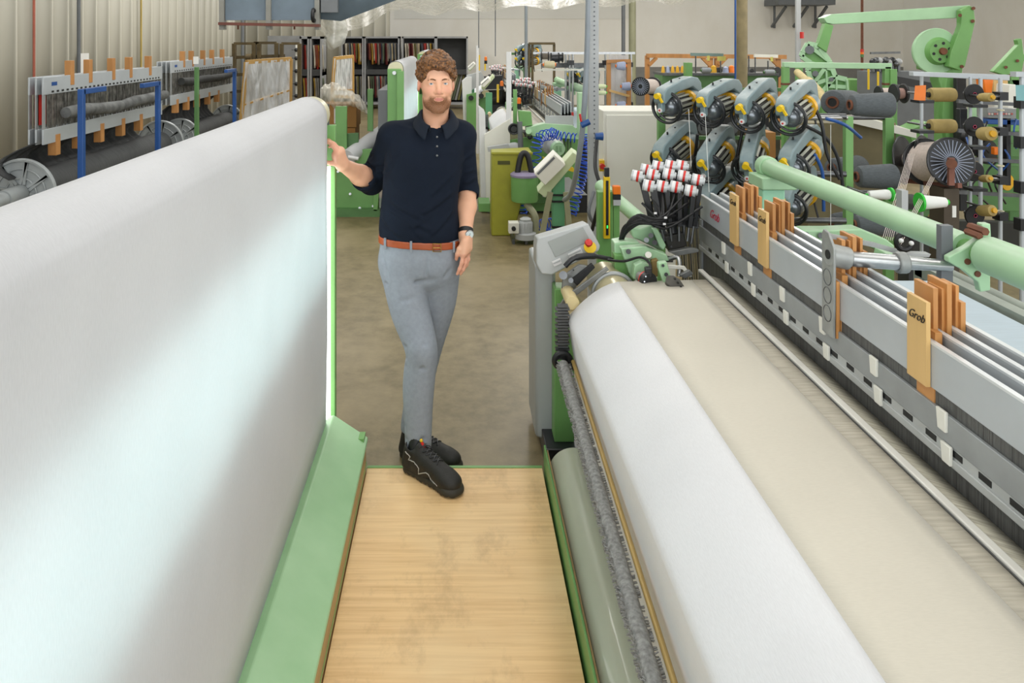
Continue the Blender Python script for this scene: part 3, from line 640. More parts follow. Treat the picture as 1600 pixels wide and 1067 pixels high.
def skincol(V):
    C = np.tile(base, (len(V), 1)); P = (V-HC)@HF[1].T
    def mixin(c, w): w = np.clip(w, 0, 1)[:, None]; C[:] = C*(1-w)+c*w
    g = lambda c, s: np.exp(-(((P-np.array(c))/np.array(s))**2).sum(1))
    mixin(pink, .55*g((-.04, .07, -.025), (.02, .03, .018))+.55*g((.04, .07, -.025), (.02, .03, .018))+.6*g((0, .11, -.03), (.014, .02, .012)))
    mixin(pink, .5*(np.abs(P[:, 0]) > .070)*(np.abs(P[:, 2]) < .05))
    mixin(lipc, 1.1*((P[:, 0]/.020)**2+((P[:, 2]+.0625)/.0078)**2 < 1)*(P[:, 1] > .085))
    mixin(pale, .6*g((0, .09, .06), (.05, .05, .03)))
    mixin(pink, .45*((V[:, 0] < -.50) | ((V[:, 2] < 1.0) & (V[:, 0] > -.01)))*(rs.rand(len(V))*.2+.8))
    return C
body = bodyv.build('body', skin, man, colf=skincol, smooth=1)
# eyes
eyw = mat('eye_white', 'cdc6c0', .25, var=0); iris = mat('blue_iris', '5d7382', .2, var=.1, vscale=200); pup = mat('pupil', '0a0a0a', .2)
def hp(u, f, w): return Vector(HC+HF[1].T@np.array([u, f, w]))
for s in (-1, 1):
    e = M(); c = hp(s*.031, .0715, .004); e.sph(c, .0128, 24, 16); eo = e.build('eye', eyw, man)
    d = Vector((0, 0, CZ))-c; d.normalize()
    M().lathe(c+d*.0119, d, [(0, .0050), (.0009, .0046), (.0012, 0.0001)], 20).build('iris', iris, eo)
    M().lathe(c+d*.0127, d, [(0, .0023), (.0005, .0018)], 16).build('pupil', pup, eo)
# brows, hair, beard
hairM, N, L, b = nodes_mat('brown_curly_hair'); tc = N.new('ShaderNodeTexCoord')
n = N.new('ShaderNodeTexNoise'); n.inputs['Scale'].default_value = 38; n.inputs['Detail'].default_value = 8; n.inputs['Distortion'].default_value = 2.5; L.new(tc.outputs['Object'], n.inputs['Vector'])
r = N.new('ShaderNodeValToRGB'); r.color_ramp.elements[0].position = .35; r.color_ramp.elements[1].position = .66; r.color_ramp.elements[0].color = (*lin('2c190c'), 1); r.color_ramp.elements[1].color = (*lin('8f5f32'), 1)
L.new(n.outputs['Fac'], r.inputs[0]); L.new(r.outputs[0], b.inputs['Base Color']); b.inputs['Roughness'].default_value = .5
bp = N.new('ShaderNodeBump'); bp.inputs['Strength'].default_value = 1; bp.inputs['Distance'].default_value = .006; L.new(n.outputs['Fac'], bp.inputs['Height']); L.new(bp.outputs[0], b.inputs['Normal'])
for s in (-1, 1):
    m = M(); pts = [hp(s*.014, .0895, .0195), hp(s*.024, .0895, .0235), hp(s*.035, .084, .0235), hp(s*.045, .074, .018)]
    m.tube(smooth_pts(pts, 4), [.0026]*4+[.0032]*4+[.0026]*4+[.0012], 8); m.build('eyebrow', hairM, man)
hv = Vol(HC-np.array([.13, .14, .14]), HC+np.array([.13, .14, .17]), .0026); v = hv
v.ell((0, -.020, .036), (.085, .100, .093), .01, fr=HF)
v.ell((0, .028, .095), (.068, .058, .038), .02, fr=HF)
v.ell((0, .118, -.014), (.074, .072, .082), .010, 'sub', fr=HF)
v.ell((0, .02, -.10), (.10, .12, .085), .01, 'sub', fr=HF)
for s in (-1, 1): v.ell((s*.030, .105, .040), (.036, .050, .034), .008, 'sub', fr=HF)
for s in (-1, 1): v.ell((s*.085, .012, -.028), (.03, .026, .036), .006, 'sub', fr=HF)
for i in range(300):
    th = rs.uniform(0, 2*PI); ph = rs.uniform(-.15, 1.5) if i % 3 else rs.uniform(.3, 1.5); top = max(0, math.sin(ph))
    d = np.array([math.cos(ph)*math.cos(th), math.cos(ph)*math.sin(th), math.sin(ph)])
    p = np.array([0, -.016, .038])+d*np.array([.083, .100, .090]); 
    if p[1] > .045 and p[2] < .068: continue
    if p[2] < -.03 or (abs(p[0]) > .06 and p[1] > -.0 and p[2] < .02): continue
    t = np.cross(d, rs.randn(3)); t /= np.linalg.norm(t); L_ = rs.uniform(.009, .018); rr = rs.uniform(.006, .010)*(.75+.5*top)
    v.cone(p-t*L_, p+d*.004+t*L_*.2, rr*.7, rr, .003, fr=HF); v.cone(p+d*.004+t*L_*.2, p+t*L_, rr, rr*.6, .003, fr=HF)
for i in range(46):
    th = rs.uniform(0, 2*PI); ph = rs.uniform(.45, 1.5); d = np.array([math.cos(ph)*math.cos(th), math.cos(ph)*math.sin(th), math.sin(ph)]); q_ = np.array([0, -.010, .044])+d*np.array([.078, .094, .086])
    t = np.cross(d, rs.randn(3)); t /= np.linalg.norm(t); v.cone(q_-t*.014, q_+d*.008, .009, .013, .004, fr=HF); v.cone(q_+d*.008, q_+t*.016, .013, .008, .004, fr=HF)
for (a, b_, r_) in [((-.055, .052, .062), (-.02, .085, .080), .011), ((-.02, .088, .082), (.018, .092, .078), .012), ((.01, .090, .082), (.046, .080, .058), .012), ((.044, .078, .072), (.062, .058, .040), .011), ((.058, .05, .07), (.072, .03, .03), .011), ((-.058, .045, .065), (-.072, .025, .025), .010), ((-.045, .06, .085), (-.01, .08, .10), .013), ((.0, .07, .105), (.04, .06, .095), .013)]: v.cone(a, b_, r_, r_*.75, .006, fr=HF)
for s in (-1, 1): v.ell((s*.0765, -.008, -.012), (.012, .018, .026), .003, 'sub', fr=HF)
hv.build('hair', hairM, man, smooth=0)
bdm, N, L, b = nodes_mat('reddish_brown_beard'); tc = N.new('ShaderNodeTexCoord'); n = N.new('ShaderNodeTexNoise'); n.inputs['Scale'].default_value = 420; n.inputs['Detail'].default_value = 3; L.new(tc.outputs['Object'], n.inputs['Vector'])
r = N.new('ShaderNodeValToRGB'); r.color_ramp.elements[0].position = .35; r.color_ramp.elements[1].position = .65; r.color_ramp.elements[0].color = (*lin('5e3b25'), 1); r.color_ramp.elements[1].color = (*lin('a06e48'), 1)
L.new(n.outputs['Fac'], r.inputs[0]); L.new(r.outputs[0], b.inputs['Base Color']); b.inputs['Roughness'].default_value = .7
tr = N.new('ShaderNodeBsdfTransparent'); ms = N.new('ShaderNodeMixShader'); mr = N.new('ShaderNodeMapRange'); mr.inputs[1].default_value = .35; mr.inputs[2].default_value = .5; mr.inputs[3].default_value = .35; mr.inputs[4].default_value = .82
L.new(n.outputs['Fac'], mr.inputs[0]); ab = N.new('ShaderNodeAttribute'); ab.attribute_name = 'Col'; mq = N.new('ShaderNodeMath'); mq.operation = 'MULTIPLY'; L.new(mr.outputs[0], mq.inputs[0]); L.new(ab.outputs['Fac'], mq.inputs[1]); L.new(mq.outputs[0], ms.inputs[0]); L.new(tr.outputs[0], ms.inputs[1]); L.new(b.outputs[0], ms.inputs[2]); L.new(ms.outputs[0], N['Material Output'].inputs[0])
bv = Vol(HC-np.array([.10, .13, .16]), HC+np.array([.10, .10, .02]), .0026); head(bv)
sl, X, Y, Z = bv.sub(bv.lo, bv.lo+bv.h*bv.n)
x, y, z = X-HC[0], Y-HC[1], Z-HC[2]; U, Fw, Wv = [HF[1][i, 0]*x+HF[1][i, 1]*y+HF[1][i, 2]*z for i in range(3)]
line = np.interp(Fw, [-.01, .01, .04, .066, .080, .13], [-.01, -.035, -.066, -.062, -.046, -.046])
reg = Wv-line
reg = np.maximum(reg, -.122-Wv-.25*(Fw-.05)); reg = np.maximum(reg, -.012-Fw)
lip = (np.sqrt((U/.021)**2+((Wv+.0625)/.0090)**2)-1)*.01; reg = np.maximum(reg, np.where(Fw > .06, -lip, -9))
def beardcol(V):
    P = (V-HC)@HF[1].T; ln = np.interp(P[:, 1], [-.01, .01, .04, .066, .080, .13], [-.01, -.035, -.066, -.062, -.046, -.046])
    e = np.clip((ln-P[:, 2])/.016, 0, 1)*np.clip((P[:, 1]+.012)/.02, 0, 1)*np.clip((P[:, 2]+.124+.25*(P[:, 1]-.05))/.01, .3, 1); return np.stack([e, e, e], 1)
bv.F = np.maximum(bv.F-.0014-.0006*np.sin(U*900+Wv*300)*np.sin(Wv*1100), reg*1.0).astype(np.float32)
bv.build('beard', bdm, man, smooth=1, colf=beardcol)
# shirt
navy = mat('navy_cotton', '111a28', .85, spec=.2, var=.05, vscale=12, bump=.12, bscale=300)
navyD = mat('charcoal_collar_cotton', '1a212c', .85, spec=.2, var=.05, bump=.12, bscale=300)
sv = Vol((-.50, 3.25, 1.0), (.16, 3.66, 1.64), .0042); v = sv
SH = [(1.025, -.162, 3.420, .170, .104), (1.06, -.163, 3.420, .181, .112), (1.10, -.166, 3.421, .179, .114), (1.16, -.166, 3.425, .172, .114), (1.25, -.160, 3.43, .170, .116), (1.37, -.147, 3.43, .176, .122), (1.45, -.137, 3.432, .175, .116), (1.50, -.132, 3.44, .160, .095), (1.535, -.130, 3.44, .110, .075)]
v.cone(SL, EL, .064, .060, .02); v.cone(EL, EL+(WL-EL)*.26, .058, .057, .012)
v.cone(SR, ER+np.array([-.004, 0, .01]), .061, .053, .02); v.cone(ER+np.array([-.004, 0, .012]), ER+(WR-ER)*.10, .052, .0500, .01)
mL = EL+(WL-EL)*.33; v.cone(mL-(WL-EL)*.10, mL-(WL-EL)*.04, .0615, .0600, .006)
mR = ER+(WR-ER)*.05; v.cone(mR-(WR-ER)*.05, mR+(WR-ER)*.02, .054, .0535, .006)
dL = (WL-EL)/np.linalg.norm(WL-EL); dR = (WR-ER)/np.linalg.norm(WR-ER)
def sleeve_cut(E_, d, t, R):
    p = E_+d*t
    def f(X, Y, Z):
        x, y, z = X-p[0], Y-p[1], Z-p[2]; s_ = x*d[0]+y*d[1]+z*d[2]
        return np.maximum(-s_, np.sqrt(np.maximum(x*x+y*y+z*z-s_*s_, 0))-R)
    v.op(f, p-.25, p+.25, .003, 'sub')
sleeve_cut(EL, dL, .088, .068); sleeve_cut(ER, dR, .030, .085)
v.cone(EL+dL*.075, EL+dL*.2, .050, .046, .003, 'sub'); v.cone(ER+dR*.02, ER+dR*.2, .0455, .043, .003, 'sub')
def halfspace(p, d, box):
    lo, hi = box; v.op(lambda X, Y, Z: -((X-p[0])*d[0]+(Y-p[1])*d[1]+(Z-p[2])*d[2]), lo, hi, .003, 'sub')
v.loft(SH, .012, ex=2.3)
v.cone(SL+np.array([0, 0, .004]), SR+np.array([0, 0, .004]), .052, k=.05)
v.cone((-.150, 3.44, 1.545), SL+np.array([-.0, 0, .005]), .042, .052, .03); v.cone((-.035, 3.44, 1.545), SR+np.array([0, 0, .005]), .042, .052, .03)
v.cone((-.12, 3.43, 1.55), (-.065, 3.43, 1.55), .050, k=.04)
v.cone((-.092, 3.43, 1.53), (-.088, 3.40, 1.72), .060, .066, .006, 'sub')
v.cone((-.084, 3.315, 1.520), (-.088, 3.335, 1.62), .002, .050, .004, 'sub')
# folds
for p, q, w, a in [((-.34, 3.39, 1.47), (-.29, 3.34, 1.40), .010, .006), ((-.30, 3.33, 1.30), (-.22, 3.31, 1.22), .010, .004), ((-.31, 3.34, 1.22), (-.16, 3.305, 1.14), .011, .005), ((-.30, 3.34, 1.17), (-.12, 3.305, 1.09), .010, .005),
                   ((-.05, 3.31, 1.20), (-.18, 3.305, 1.10), .012, .005), ((.0, 3.34, 1.33), (-.10, 3.31, 1.24), .012, .005), ((.005, 3.35, 1.25), (-.14, 3.31, 1.16), .011, .005), ((-.02, 3.33, 1.42), (-.02, 3.32, 1.34), .010, .004),
                   ((.01, 3.36, 1.18), (-.10, 3.31, 1.07), .010, .005), ((-.33, 3.36, 1.13), (-.25, 3.32, 1.065), .010, .005), ((-.20, 3.31, 1.11), (-.16, 3.31, 1.06), .009, .004), ((-.26, 3.33, 1.42), (-.31, 3.37, 1.33), .012, .005),
                   ((-.33, 3.45, 1.42), (-.42, 3.48, 1.38), .010, .006), ((-.32, 3.43, 1.36), (-.44, 3.47, 1.33), .009, .007), ((-.33, 3.44, 1.31), (-.45, 3.46, 1.30), .009, .007), ((-.34, 3.46, 1.26), (-.44, 3.43, 1.27), .008, .006),
                   ((.08, 3.44, 1.40), (.02, 3.40, 1.36), .010, .006), ((.10, 3.46, 1.33), (.02, 3.42, 1.30), .009, .006), ((.10, 3.47, 1.29), (.03, 3.44, 1.255), .008, .006)]:
    v.crease(p, q, w, -a); v.crease(np.array(p)+np.array([0, 0, .018]), np.array(q)+np.array([0, 0, .018]), w, a*.8)
shirt = sv.build('polo_shirt', navy, man, smooth=2)
# collar: stand, fold and two pointed leaves
def collar(u, vv):
    th = math.radians(22+u*316); fx, fy = math.sin(th), -math.cos(th)     # 0 deg = front
    back = (1-math.cos(th))/2; top = 1.548+.062*min(1, back*1.5)
    rad = [.056, .063, .069, .080][min(3, int(vv*3+.001))] if False else np.interp(vv, [0, .35, .45, 1], [.056, .062, .068, .088+.012*(1-back)])
    fr = max(0, 1-abs(th-math.radians(22))/.5, 1-abs(th-math.radians(338))/.5)
    Z = np.interp(vv, [0, .35, .45, 1], [top-.03, top, top, top-.040-.018*fr])
    spread = 1+.10*fr*(vv > .5)
    return (-.090+fx*rad*1.06*spread, 3.418-.012*(1-back)+fy*rad*1.0-.024*(1-back)*(1 if vv > .3 else .6), Z)
M().grid(collar, 56, 12).build('collar', navyD, shirt, solid=.003, ang=50)
M().box(-.0925, -.0735, 3.3005, 3.312, 1.40, 1.525).build('placket', navy, shirt, bevel=.002) if False else None
pk = M()
for z in (1.505, 1.465, 1.425): pk.sph((-.083, 3.3075+(.003 if z > 1.49 else 0), z), (.0052, .002, .0052), 12, 6)
pk.build('button', MATS['steel'] if 'steel' in MATS else steelD, shirt)
# trousers
trou = mat('grey_blue_trouser_cloth', '8f969f', .85, var=.04, vscale=60, bump=.2, bscale=350)
tv = Vol((-.37, 3.14, .09), (.06, 3.62, 1.06), .0042); v = tv
PEL = [(.80, -.164, 3.42, .08, .05), (.85, -.164, 3.42, .145, .088), (.90, -.164, 3.425, .172, .112), (.96, -.163, 3.42, .180, .112), (1.00, -.162, 3.42, .178, .106), (1.050, -.162, 3.42, .176, .104)]
v.loft(PEL, .03)
def chain(v, pts, k):
    q = smooth_pts([Vector((*p, r)).to_4d() if False else Vector((p[0], p[1], p[2], r)) for p, r in pts], 5)
    for i in range(len(q)-1): v.cone(q[i][:3], q[i+1][:3], q[i][3], q[i+1][3], .012 if i else k)
chain(v, [((-.245, 3.42, .93), .094), ((-.205, 3.365, .75), .084), ((-.150, 3.29, .60), .066), ((-.157, 3.275, .50), .064), ((-.162, 3.262, .40), .061), ((-.160, 3.235, .205), .052)], .03)
chain(v, [((-.080, 3.43, .93), .094), ((-.078, 3.455, .75), .074), ((-.130, 3.495, .52), .062), ((-.178, 3.525, .29), .055), ((-.208, 3.540, .13), .047)], .03)
v.ell((-.150, 3.245, .60), (.045, .03, .05), .03)
halfspace((0, 0, .205), np.array([-.1, -.1, -1.]), ((-.25, 3.14, .09), (-.05, 3.33, .24)))
halfspace((0, 0, .125), np.array([0, 0, -1.]), ((-.30, 3.42, .0), (-.1, 3.62, .16)))
for p, q, w, a in [((-.10, 3.32, .885), (-.30, 3.35, .86), .011, .006), ((-.12, 3.31, .83), (-.26, 3.28, .80), .010, .005), ((-.13, 3.31, .91), (-.08, 3.33, .80), .009, .008), ((-.22, 3.27, .62), (-.13, 3.225, .645), .010, .004),
                   ((-.215, 3.27, .57), (-.15, 3.225, .585), .009, .007), ((-.215, 3.26, .54), (-.14, 3.215, .55), .010, .005), ((-.215, 3.24, .30), (-.13, 3.19, .26), .010, .004), ((-.21, 3.22, .25), (-.12, 3.18, .235), .009, .004),
                   ((-.33, 3.36, 1.0), (-.30, 3.33, .90), .007, .006), ((-.135, 3.30, 1.02), (-.128, 3.32, .88), .006, .006), ((-.02, 3.33, .93), (-.10, 3.36, .85), .010, .004), ((-.205, 3.28, .50), (-.20, 3.22, .25), .004, .003)]:
    v.crease(p, q, w, -a*1.7)
tro = tv.build('trousers', trou, man, smooth=2)
# belt, buckle, loops
bel = Vol((-.37, 3.28, .99), (.06, 3.56, 1.08), .0032); v = bel
v.loft([(z, -.1625, 3.42, .1835, .1105) for z in (1.0, 1.07)], .002)
sl, X, Y, Z = v.sub(v.lo, v.lo+v.h*v.n); zb = 1.033-.05*(X+.16)
v.F = np.maximum(v.F, np.abs(Z-zb)-.0155).astype(np.float32)
beltm = mat('tan_leather', 'a8522a', .38, var=.08, vscale=20); belt = bel.build('belt', beltm, man, smooth=1)
gold = mat('brass', 'c9a05a', .25, .9); bx, bz = -.083, 1.029
q = M(); q.tube([(bx-.017, 3.309, bz-.017), (bx+.017, 3.309, bz-.018), (bx+.017, 3.309, bz+.016), (bx-.017, 3.309, bz+.017)], .0028, 8, True); q.cyl((bx-.017, 3.306, bz), (bx+.014, 3.305, bz), .002); q.build('buckle', gold, belt)
for lx in (-.195, -.245+.235, -.31): 
    yy = 3.42-.1135*(1-abs((lx+.1625)/.1865)**2.4)**(1/2.4); M().box(lx-.005, lx+.005, yy-.004, yy+.004, 1.005-.05*(lx+.16), 1.055-.05*(lx+.16)).build('belt_loop', trou, tro, bevel=.001)
# watch
wc = np.array([.047, 3.352, 1.070]); wd = Vector((.45, -.85, -.1)).normalized(); ad = Vector(WR-ER).normalized()
wa = M().lathe(Vector(WR)-ad*.004, ad, [(-.011, .0300), (-.010, .0325), (.010, .0325), (.011, .0300)], 32).build('watch_strap', black, man)
cc = Vector(WR)+wd*.028; ww = M().lathe(cc, wd, [(0, .020), (.007, .0205), (.009, .018)], 32).build('watch_case', steel, wa)
M().lathe(cc+wd*.0085, wd, [(0, .0165), (.0012, .0165)], 32).build('watch_dial', mat('watch_dial', 'cfdcdd', .2, var=0), wa)
hnd = M(); sidew = wd.cross(Vector((0, 0, 1))).normalized(); uw = sidew.cross(wd); hnd.bar(cc+wd*.0105, cc+wd*.0105+uw*.010, .0012, .0006, wd); hnd.bar(cc+wd*.0105, cc+wd*.0105+sidew*.007, .0012, .0006, wd); hnd.build('watch_hand', black, wa)
# shoes
shoeU = mat('black_shoe_leather', '24231f', .6, var=.1, vscale=40, bump=.2, bscale=120); shoeS = mat('olive_black_sole', '35332a', .65, var=.08, vscale=30); pip = mat('grey_piping', 'b5b4ae', .5)
def shoe(heel, toe, z0, side):
    d = np.array([toe[0]-heel[0], toe[1]-heel[1]], float); d /= np.linalg.norm(d); org = np.array([heel[0], heel[1], z0])
    R = np.array([[d[0], d[1], 0], [-d[1], d[0], 0], [0, 0, 1.]])
    sv = Vol((-.05, -.08, -.01), (.31, .08, .04), .0034)
    sv.cone((.0, 0, .014), (.09, 0, .012), .034, .030, .02); sv.cone((.09, 0, .012), (.205, .003*side, .014), .034, .046, .02); sv.ell((.228, 0, .016), (.050, .050, .03), .02)
    sl, X, Y, Z = sv.sub(sv.lo, sv.lo+sv.h*sv.n); sv.F = np.maximum(np.maximum(sv.F, .0-Z), Z-.030-.02*np.maximum(X-.20, 0)/.05).astype(np.float32)
    tr_ = .0035*np.sin(X*260); sv.F = np.maximum(sv.F, (.004+tr_)-Z).astype(np.float32)
    uv = Vol((-.06, -.08, .0), (.30, .08, .165), .0034)
    uv.ell((.215, 0, .040), (.055, .047, .038), .02); uv.cone((.19, 0, .048), (.10, 0, .075), .041, .042, .02); uv.cone((.10, 0, .03), (.0, 0, .03), .036, .034, .02)
    uv.cone((.0, 0, .05), (.01, 0, .098), .036, .037, .02); uv.cone((.06, 0, .06), (.055, 0, .09), .04, .036, .02); uv.cone((.08, 0, .09), (.052, 0, .125), .022, .020, .015)
    uv.cone((.018, 0, .10), (.022, 0, .19), .030, .034, .004, 'sub')
    sl, X, Y, Z = uv.sub(uv.lo, uv.lo+uv.h*uv.n); uv.F = np.maximum(uv.F, .026-Z).astype(np.float32)
    for xx in (.165, .15): uv.crease((xx, -.04, .06), (xx, .04, .06), .004, -.002)
    up = uv.build('shoe', shoeU, man, xf=(org, R)); sv.build('sole', shoeS, up, xf=(org, R))
    T = lambda p: Vector(org+np.array(p)@R)
    def fy(x, z, sg):
        for y in np.arange(.075, 0, -.001):
            i = ((np.array([x, sg*y, z])-uv.lo)/uv.h).round().astype(int)
            if uv.F[tuple(np.clip(i, 0, uv.n-1))] < 0: return sg*(y+.001)
        return sg*.03
    def fz(x, y):
        for z in np.arange(.15, .03, -.001):
            i = ((np.array([x, y, z])-uv.lo)/uv.h).round().astype(int)
            if uv.F[tuple(np.clip(i, 0, uv.n-1))] < 0: return z+.001
        return .05
    lc = M()
    for i in range(5):
        x = .165-.020*i; w = .020
        for sg in (1, -1): lc.tube([T((x-.018*(q+1)/2, sg*w*q, fz(x-.018*(q+1)/2, sg*w*q)+.002)) for q in (-1, -.5, 0, .5, 1)], .0022, 6)
    lc.tube([T((.07, .0, .135)), T((.085, .025, .125)), T((.105, .035, .10)), T((.09, .02, .12)), T((.07, 0, .135))], .002, 6)
    lc.build('laces', blackP, up)
    pp = M(); zz = [(.005, .100), (.03, .085), (.02, .07), (.055, .075), (.075, .068), (.085, .060), (.08, .035), (.125, .058), (.14, .056), (.15, .035), (.20, .030)]
    dz = []
    for (xa, za), (xb, zb) in zip(zz, zz[1:]): dz += [(xa+(xb-xa)*q/5, za+(zb-za)*q/5) for q in range(5)]
    pp.tube([T((x, fy(x, z, -side), z)) for x, z in dz], .002, 6); pp.build('piping', pip, up)
    M().bar(T((.088, 0, .114)), T((.062, 0, .143)), .012, .004, (0, 0, 1)).build('red_tab', red, up)
    M().sph(T((.060, 0, .149)), .007, 12, 8).build('yellow_dot', yellow, up)
    return up
shoe((-.190, 3.212), (-.045, 3.085), .12, 1)
shoe((-.228, 3.545), (-.07, 3.475), 0, -1)
M().cyl((-.170, 3.20, .20), (-.163, 3.235, .30), .034, .036).build('sock', black, man); M().cyl((-.222, 3.54, .08), (-.210, 3.54, .17), .034, .036).build('sock', black, man)
# ------------------------------------------------------------------ left side of the hall
def flange(m, c, R, ribs=16, y0=-.02):
    cx, cy, cz = c
    m.lathe((cx, cy, cz), (0, 1, 0), [(-.012, R), (.0, R+.004), (.016, R+.004), (.016, .03)], 48, False)
    m.lathe((cx, cy, cz), (0, 1, 0), [(-.012, R), (-.012, R-.012), (.0, R-.014), (.0, .05), (-.05, .045), (-.06, .0)], 48, False)
    for q in (.45, .72): m.ring((cx, cy-.004, cz), (0, 1, 0), R*q, .006, 40, 6)
    for i in range(ribs):
        a = 2*PI*i/ribs; b = a+PI/ribs*(1 if i % 2 else -1)
        m.bar((cx+R*.28*math.cos(a), cy-.005, cz+R*.28*math.sin(a)), (cx+R*.94*math.cos(b), cy-.005, cz+R*.94*math.sin(b)), .018, .016, (0, 1, 0))
    return m
flangeM = mat('cast_flange_alu', '9ea3a4', .45, .3, var=.06, vscale=12)
warpDk = mat('charcoal_warp', '4a4c4d', .75, var=.12, vscale=8, stretch=(1, 8, 1), bump=.3, bscale=70)
def warp_beam(X, ya, yb, z, R, rd, lab):
    t = thing('warp_beam', lab, 'warp beam', (X, (ya+yb)/2, 0), 'warp beams along the left wall')
    flange(M(), (X, ya, z), R).build('flange', flangeM, t); flange(M(), (X, yb, z), R).build('flange', flangeM, t)
    s = M(); s.lathe((X, ya-.34, z), (0, 1, 0), [(0, .022), (0, .05), (.14, .05), (.14, .058), (.33, .058)], 32, False).build('shaft', flangeM, t)
    M().lathe((X, ya-.345, z), (0, 1, 0), [(.0, .05), (.004, .022), (.02, .022)], 32, False).box(X-.018, X+.018, ya-.348, ya-.33, z-.018, z+.018).build('shaft_bore', rust, t)
    M().lathe((X, ya+.016, z), (0, 1, 0), [(0, rd)]+[((yb-ya-.03)*i/12, rd+.003*math.sin(i*2.1)) for i in range(1, 13)], 40).build('wound_yarn', warpDk, t)
    for y in (ya-.12, yb+.06): M().prism([(X-.22, 0), (X+.22, 0), (X+.09, z-.055), (X-.09, z-.055)], 'xz', y-.03, y+.03).build('cradle', greyD, t)
    return t
warp_beam(-2.72, 4.8, 7.05, .96, .215, .115, 'nearest warp beam with ribbed grey flanges and charcoal yarn, partly behind the white cloth')
warp_beam(-2.88, 8.0, 9.65, .895, .20, .12, 'farther warp beam with black yarn behind the green rack post')
def stored(X, ya, yb, zt, labs, n, dz=0, cols=None):
    dx = .045; h = .44
    for i in range(n):
        x = X-dx*i
        t = thing('stored_heald_shaft', labs[i], 'heald frame', (x, (ya+yb)/2, zt-h), 'heald frames stored on the left racks')
        s = M()
        s.box(x, x+.012, ya, yb, zt-.115, zt).build('top_rail', alu, t, bevel=.002)
        M().box(x, x+.012, ya, yb, zt-h, zt-h+.10).build('bottom_rail', alu, t, bevel=.002)
        for y in (ya, yb-.03): M().box(x+.002, x+.010, y, y+.03, zt-h+.10, zt-.115).build('end_stay', aluD, t)
        hd = M(); y = ya+.06
        while y < yb-.06:
            hd.box(x+.004, x+.008, y, y+.006, zt-h+.1, zt-.115); y += random.choice([.012, .014, .018, .03])
        hd = hd.build('heddle_wires', mat('heddle_%d%.1f' % (i, ya), '8f8e88', .4, .4, var=.25, vscale=20), t); hd['kind'] = 'stuff'
        if i == 0:
            sl = M(); y = ya+.1
            while y < yb-.08: sl.box(x+.0125, x+.0135, y, y+.03, zt-.105, zt-.092); y += .065
            sl = sl.build('slots', black, t); sl['kind'] = 'stuff'
            k = 0
            for y in (ya+.35, ya+.62, ya+1.0, ya+1.32, ya+1.72):
                if y > yb-.1: break
                M().box(x-.03, x+.016, y, y+.05, zt-.07, zt+.10).build('wooden_spacer', woodO, t, bevel=.002)
                M().box(x-.04, x+.016, y-.2+.05*(k % 2), y-.14+.05*(k % 2), zt-h-.09, zt-h+.05).build('wooden_spacer', woodO, t, bevel=.002); k += 1
            M().box(x+.0125, x+.0135, ya+.10, ya+.17, zt-.06, zt-.035).build('label_sticker', blueP, t)
    return t
stored(-2.70, 5.0, 7.02, 1.675, ['front heald frame of the nearer stored set with orange wooden spacers', 'second heald frame in the nearer stored set on blue rack posts', 'third heald frame in the nearer stored set, close to the wall'], 3)
stored(-2.88, 7.72, 9.85, 1.695, ['front heald frame of the farther stored set beside the green post', 'second heald frame in the farther stored set beside the green post', 'third heald frame in the farther stored set', 'rearmost heald frame in the farther stored set near the wall'], 4)
for (X, ya, yb, z, c, lab, sg) in [(-2.665, 5.17, 6.95, 1.43, 'rag_grey', 'long rolled grey cloth tied across the nearer stored heald frames', .02), (-2.845, 7.85, 9.75, 1.49, 'rag_black', 'long rolled dark cloth tied across the farther stored heald frames', -.02)]:
    m = M(); pts = [(X+.035+.004*math.sin(i*1.3), ya+(yb-ya)*i/14, z+sg*.35*math.sin(i*.8)-.02*math.sin(i/14*PI)) for i in range(15)]
    m.tube(pts, [.038+.008*abs(math.sin(i*.9)) for i in range(15)], 10)
    tag(m.build('rolled_cloth', mat(c, '6f7170' if 'grey' in c else '2f3130', .8, var=.2, vscale=14, bump=.5, bscale=20)), lab, 'rolled cloth')
for (X, ya, yb, zt, zb, lab) in [(-2.72, 4.95, 6.95, 1.25, 1.06, 'black warp threads fanning down from the nearer stored heald frames'), (-2.90, 7.95, 9.5, 1.27, 1.00, 'black warp threads fanning down to the farther beam')]:
    g = M().grid(lambda u, v: (X-.02-.10*math.sin(v*PI)+.012*math.sin(u*90)+.0*v, ya+(yb-ya)*u-.35*v*(1-v)-.25*v, zt+(zb-zt)*v), 160, 6)
    tag(g.build('hanging_warp', blackwarp, solid=.003), lab, 'threads', kind='stuff')
def rack(posts, m, lab, sd=1):
    t = thing('heald_rack', lab, 'rack', (posts[0][0], posts[0][1], 0), 'racks holding stored heald frames')
    for (x, y, z) in posts:
        M().box(x-.018, x+.018, y-.02, y+.02, 0, z).build('post', m, t, bevel=.003); (M().box(x-.018, x+.018, min(y, y+sd*.32), max(y, y+sd*.32), z-.035, z).build('arm', m, t, bevel=.003) if sd else None); M().box(x-.3, x+.25, y-.03, y+.03, 0, .05).build('foot', m, t)
    return t
rack([(-2.44, 5.0, 1.60)], blueP, 'blue rack post in front of the nearer stored frames, nearest the camera')
rack([(-2.44, 6.28, 1.58)], blueP, 'blue rack post at the far end of the nearer stored frames', -1)
rack([(-2.44, 7.22, 1.66)], greenD, 'green rack post with a white tag in front of the farther stored frames', 0)
rack([(-2.44, 8.45, 1.60)], blueP, 'blue rack post at the far end of the farther stored frames', -1)
tag(M().box(-2.465, -2.415, 7.195, 7.198, 1.69, 1.76).build('paper_tag', paper), 'small white paper tag on top of the green rack post', 'tag')
tag(M().box(-2.755, -2.735, 5.02, 5.12, 1.36, 1.60).build('red_box', red), 'red flat box tucked behind the nearest stored heald frame', 'box')
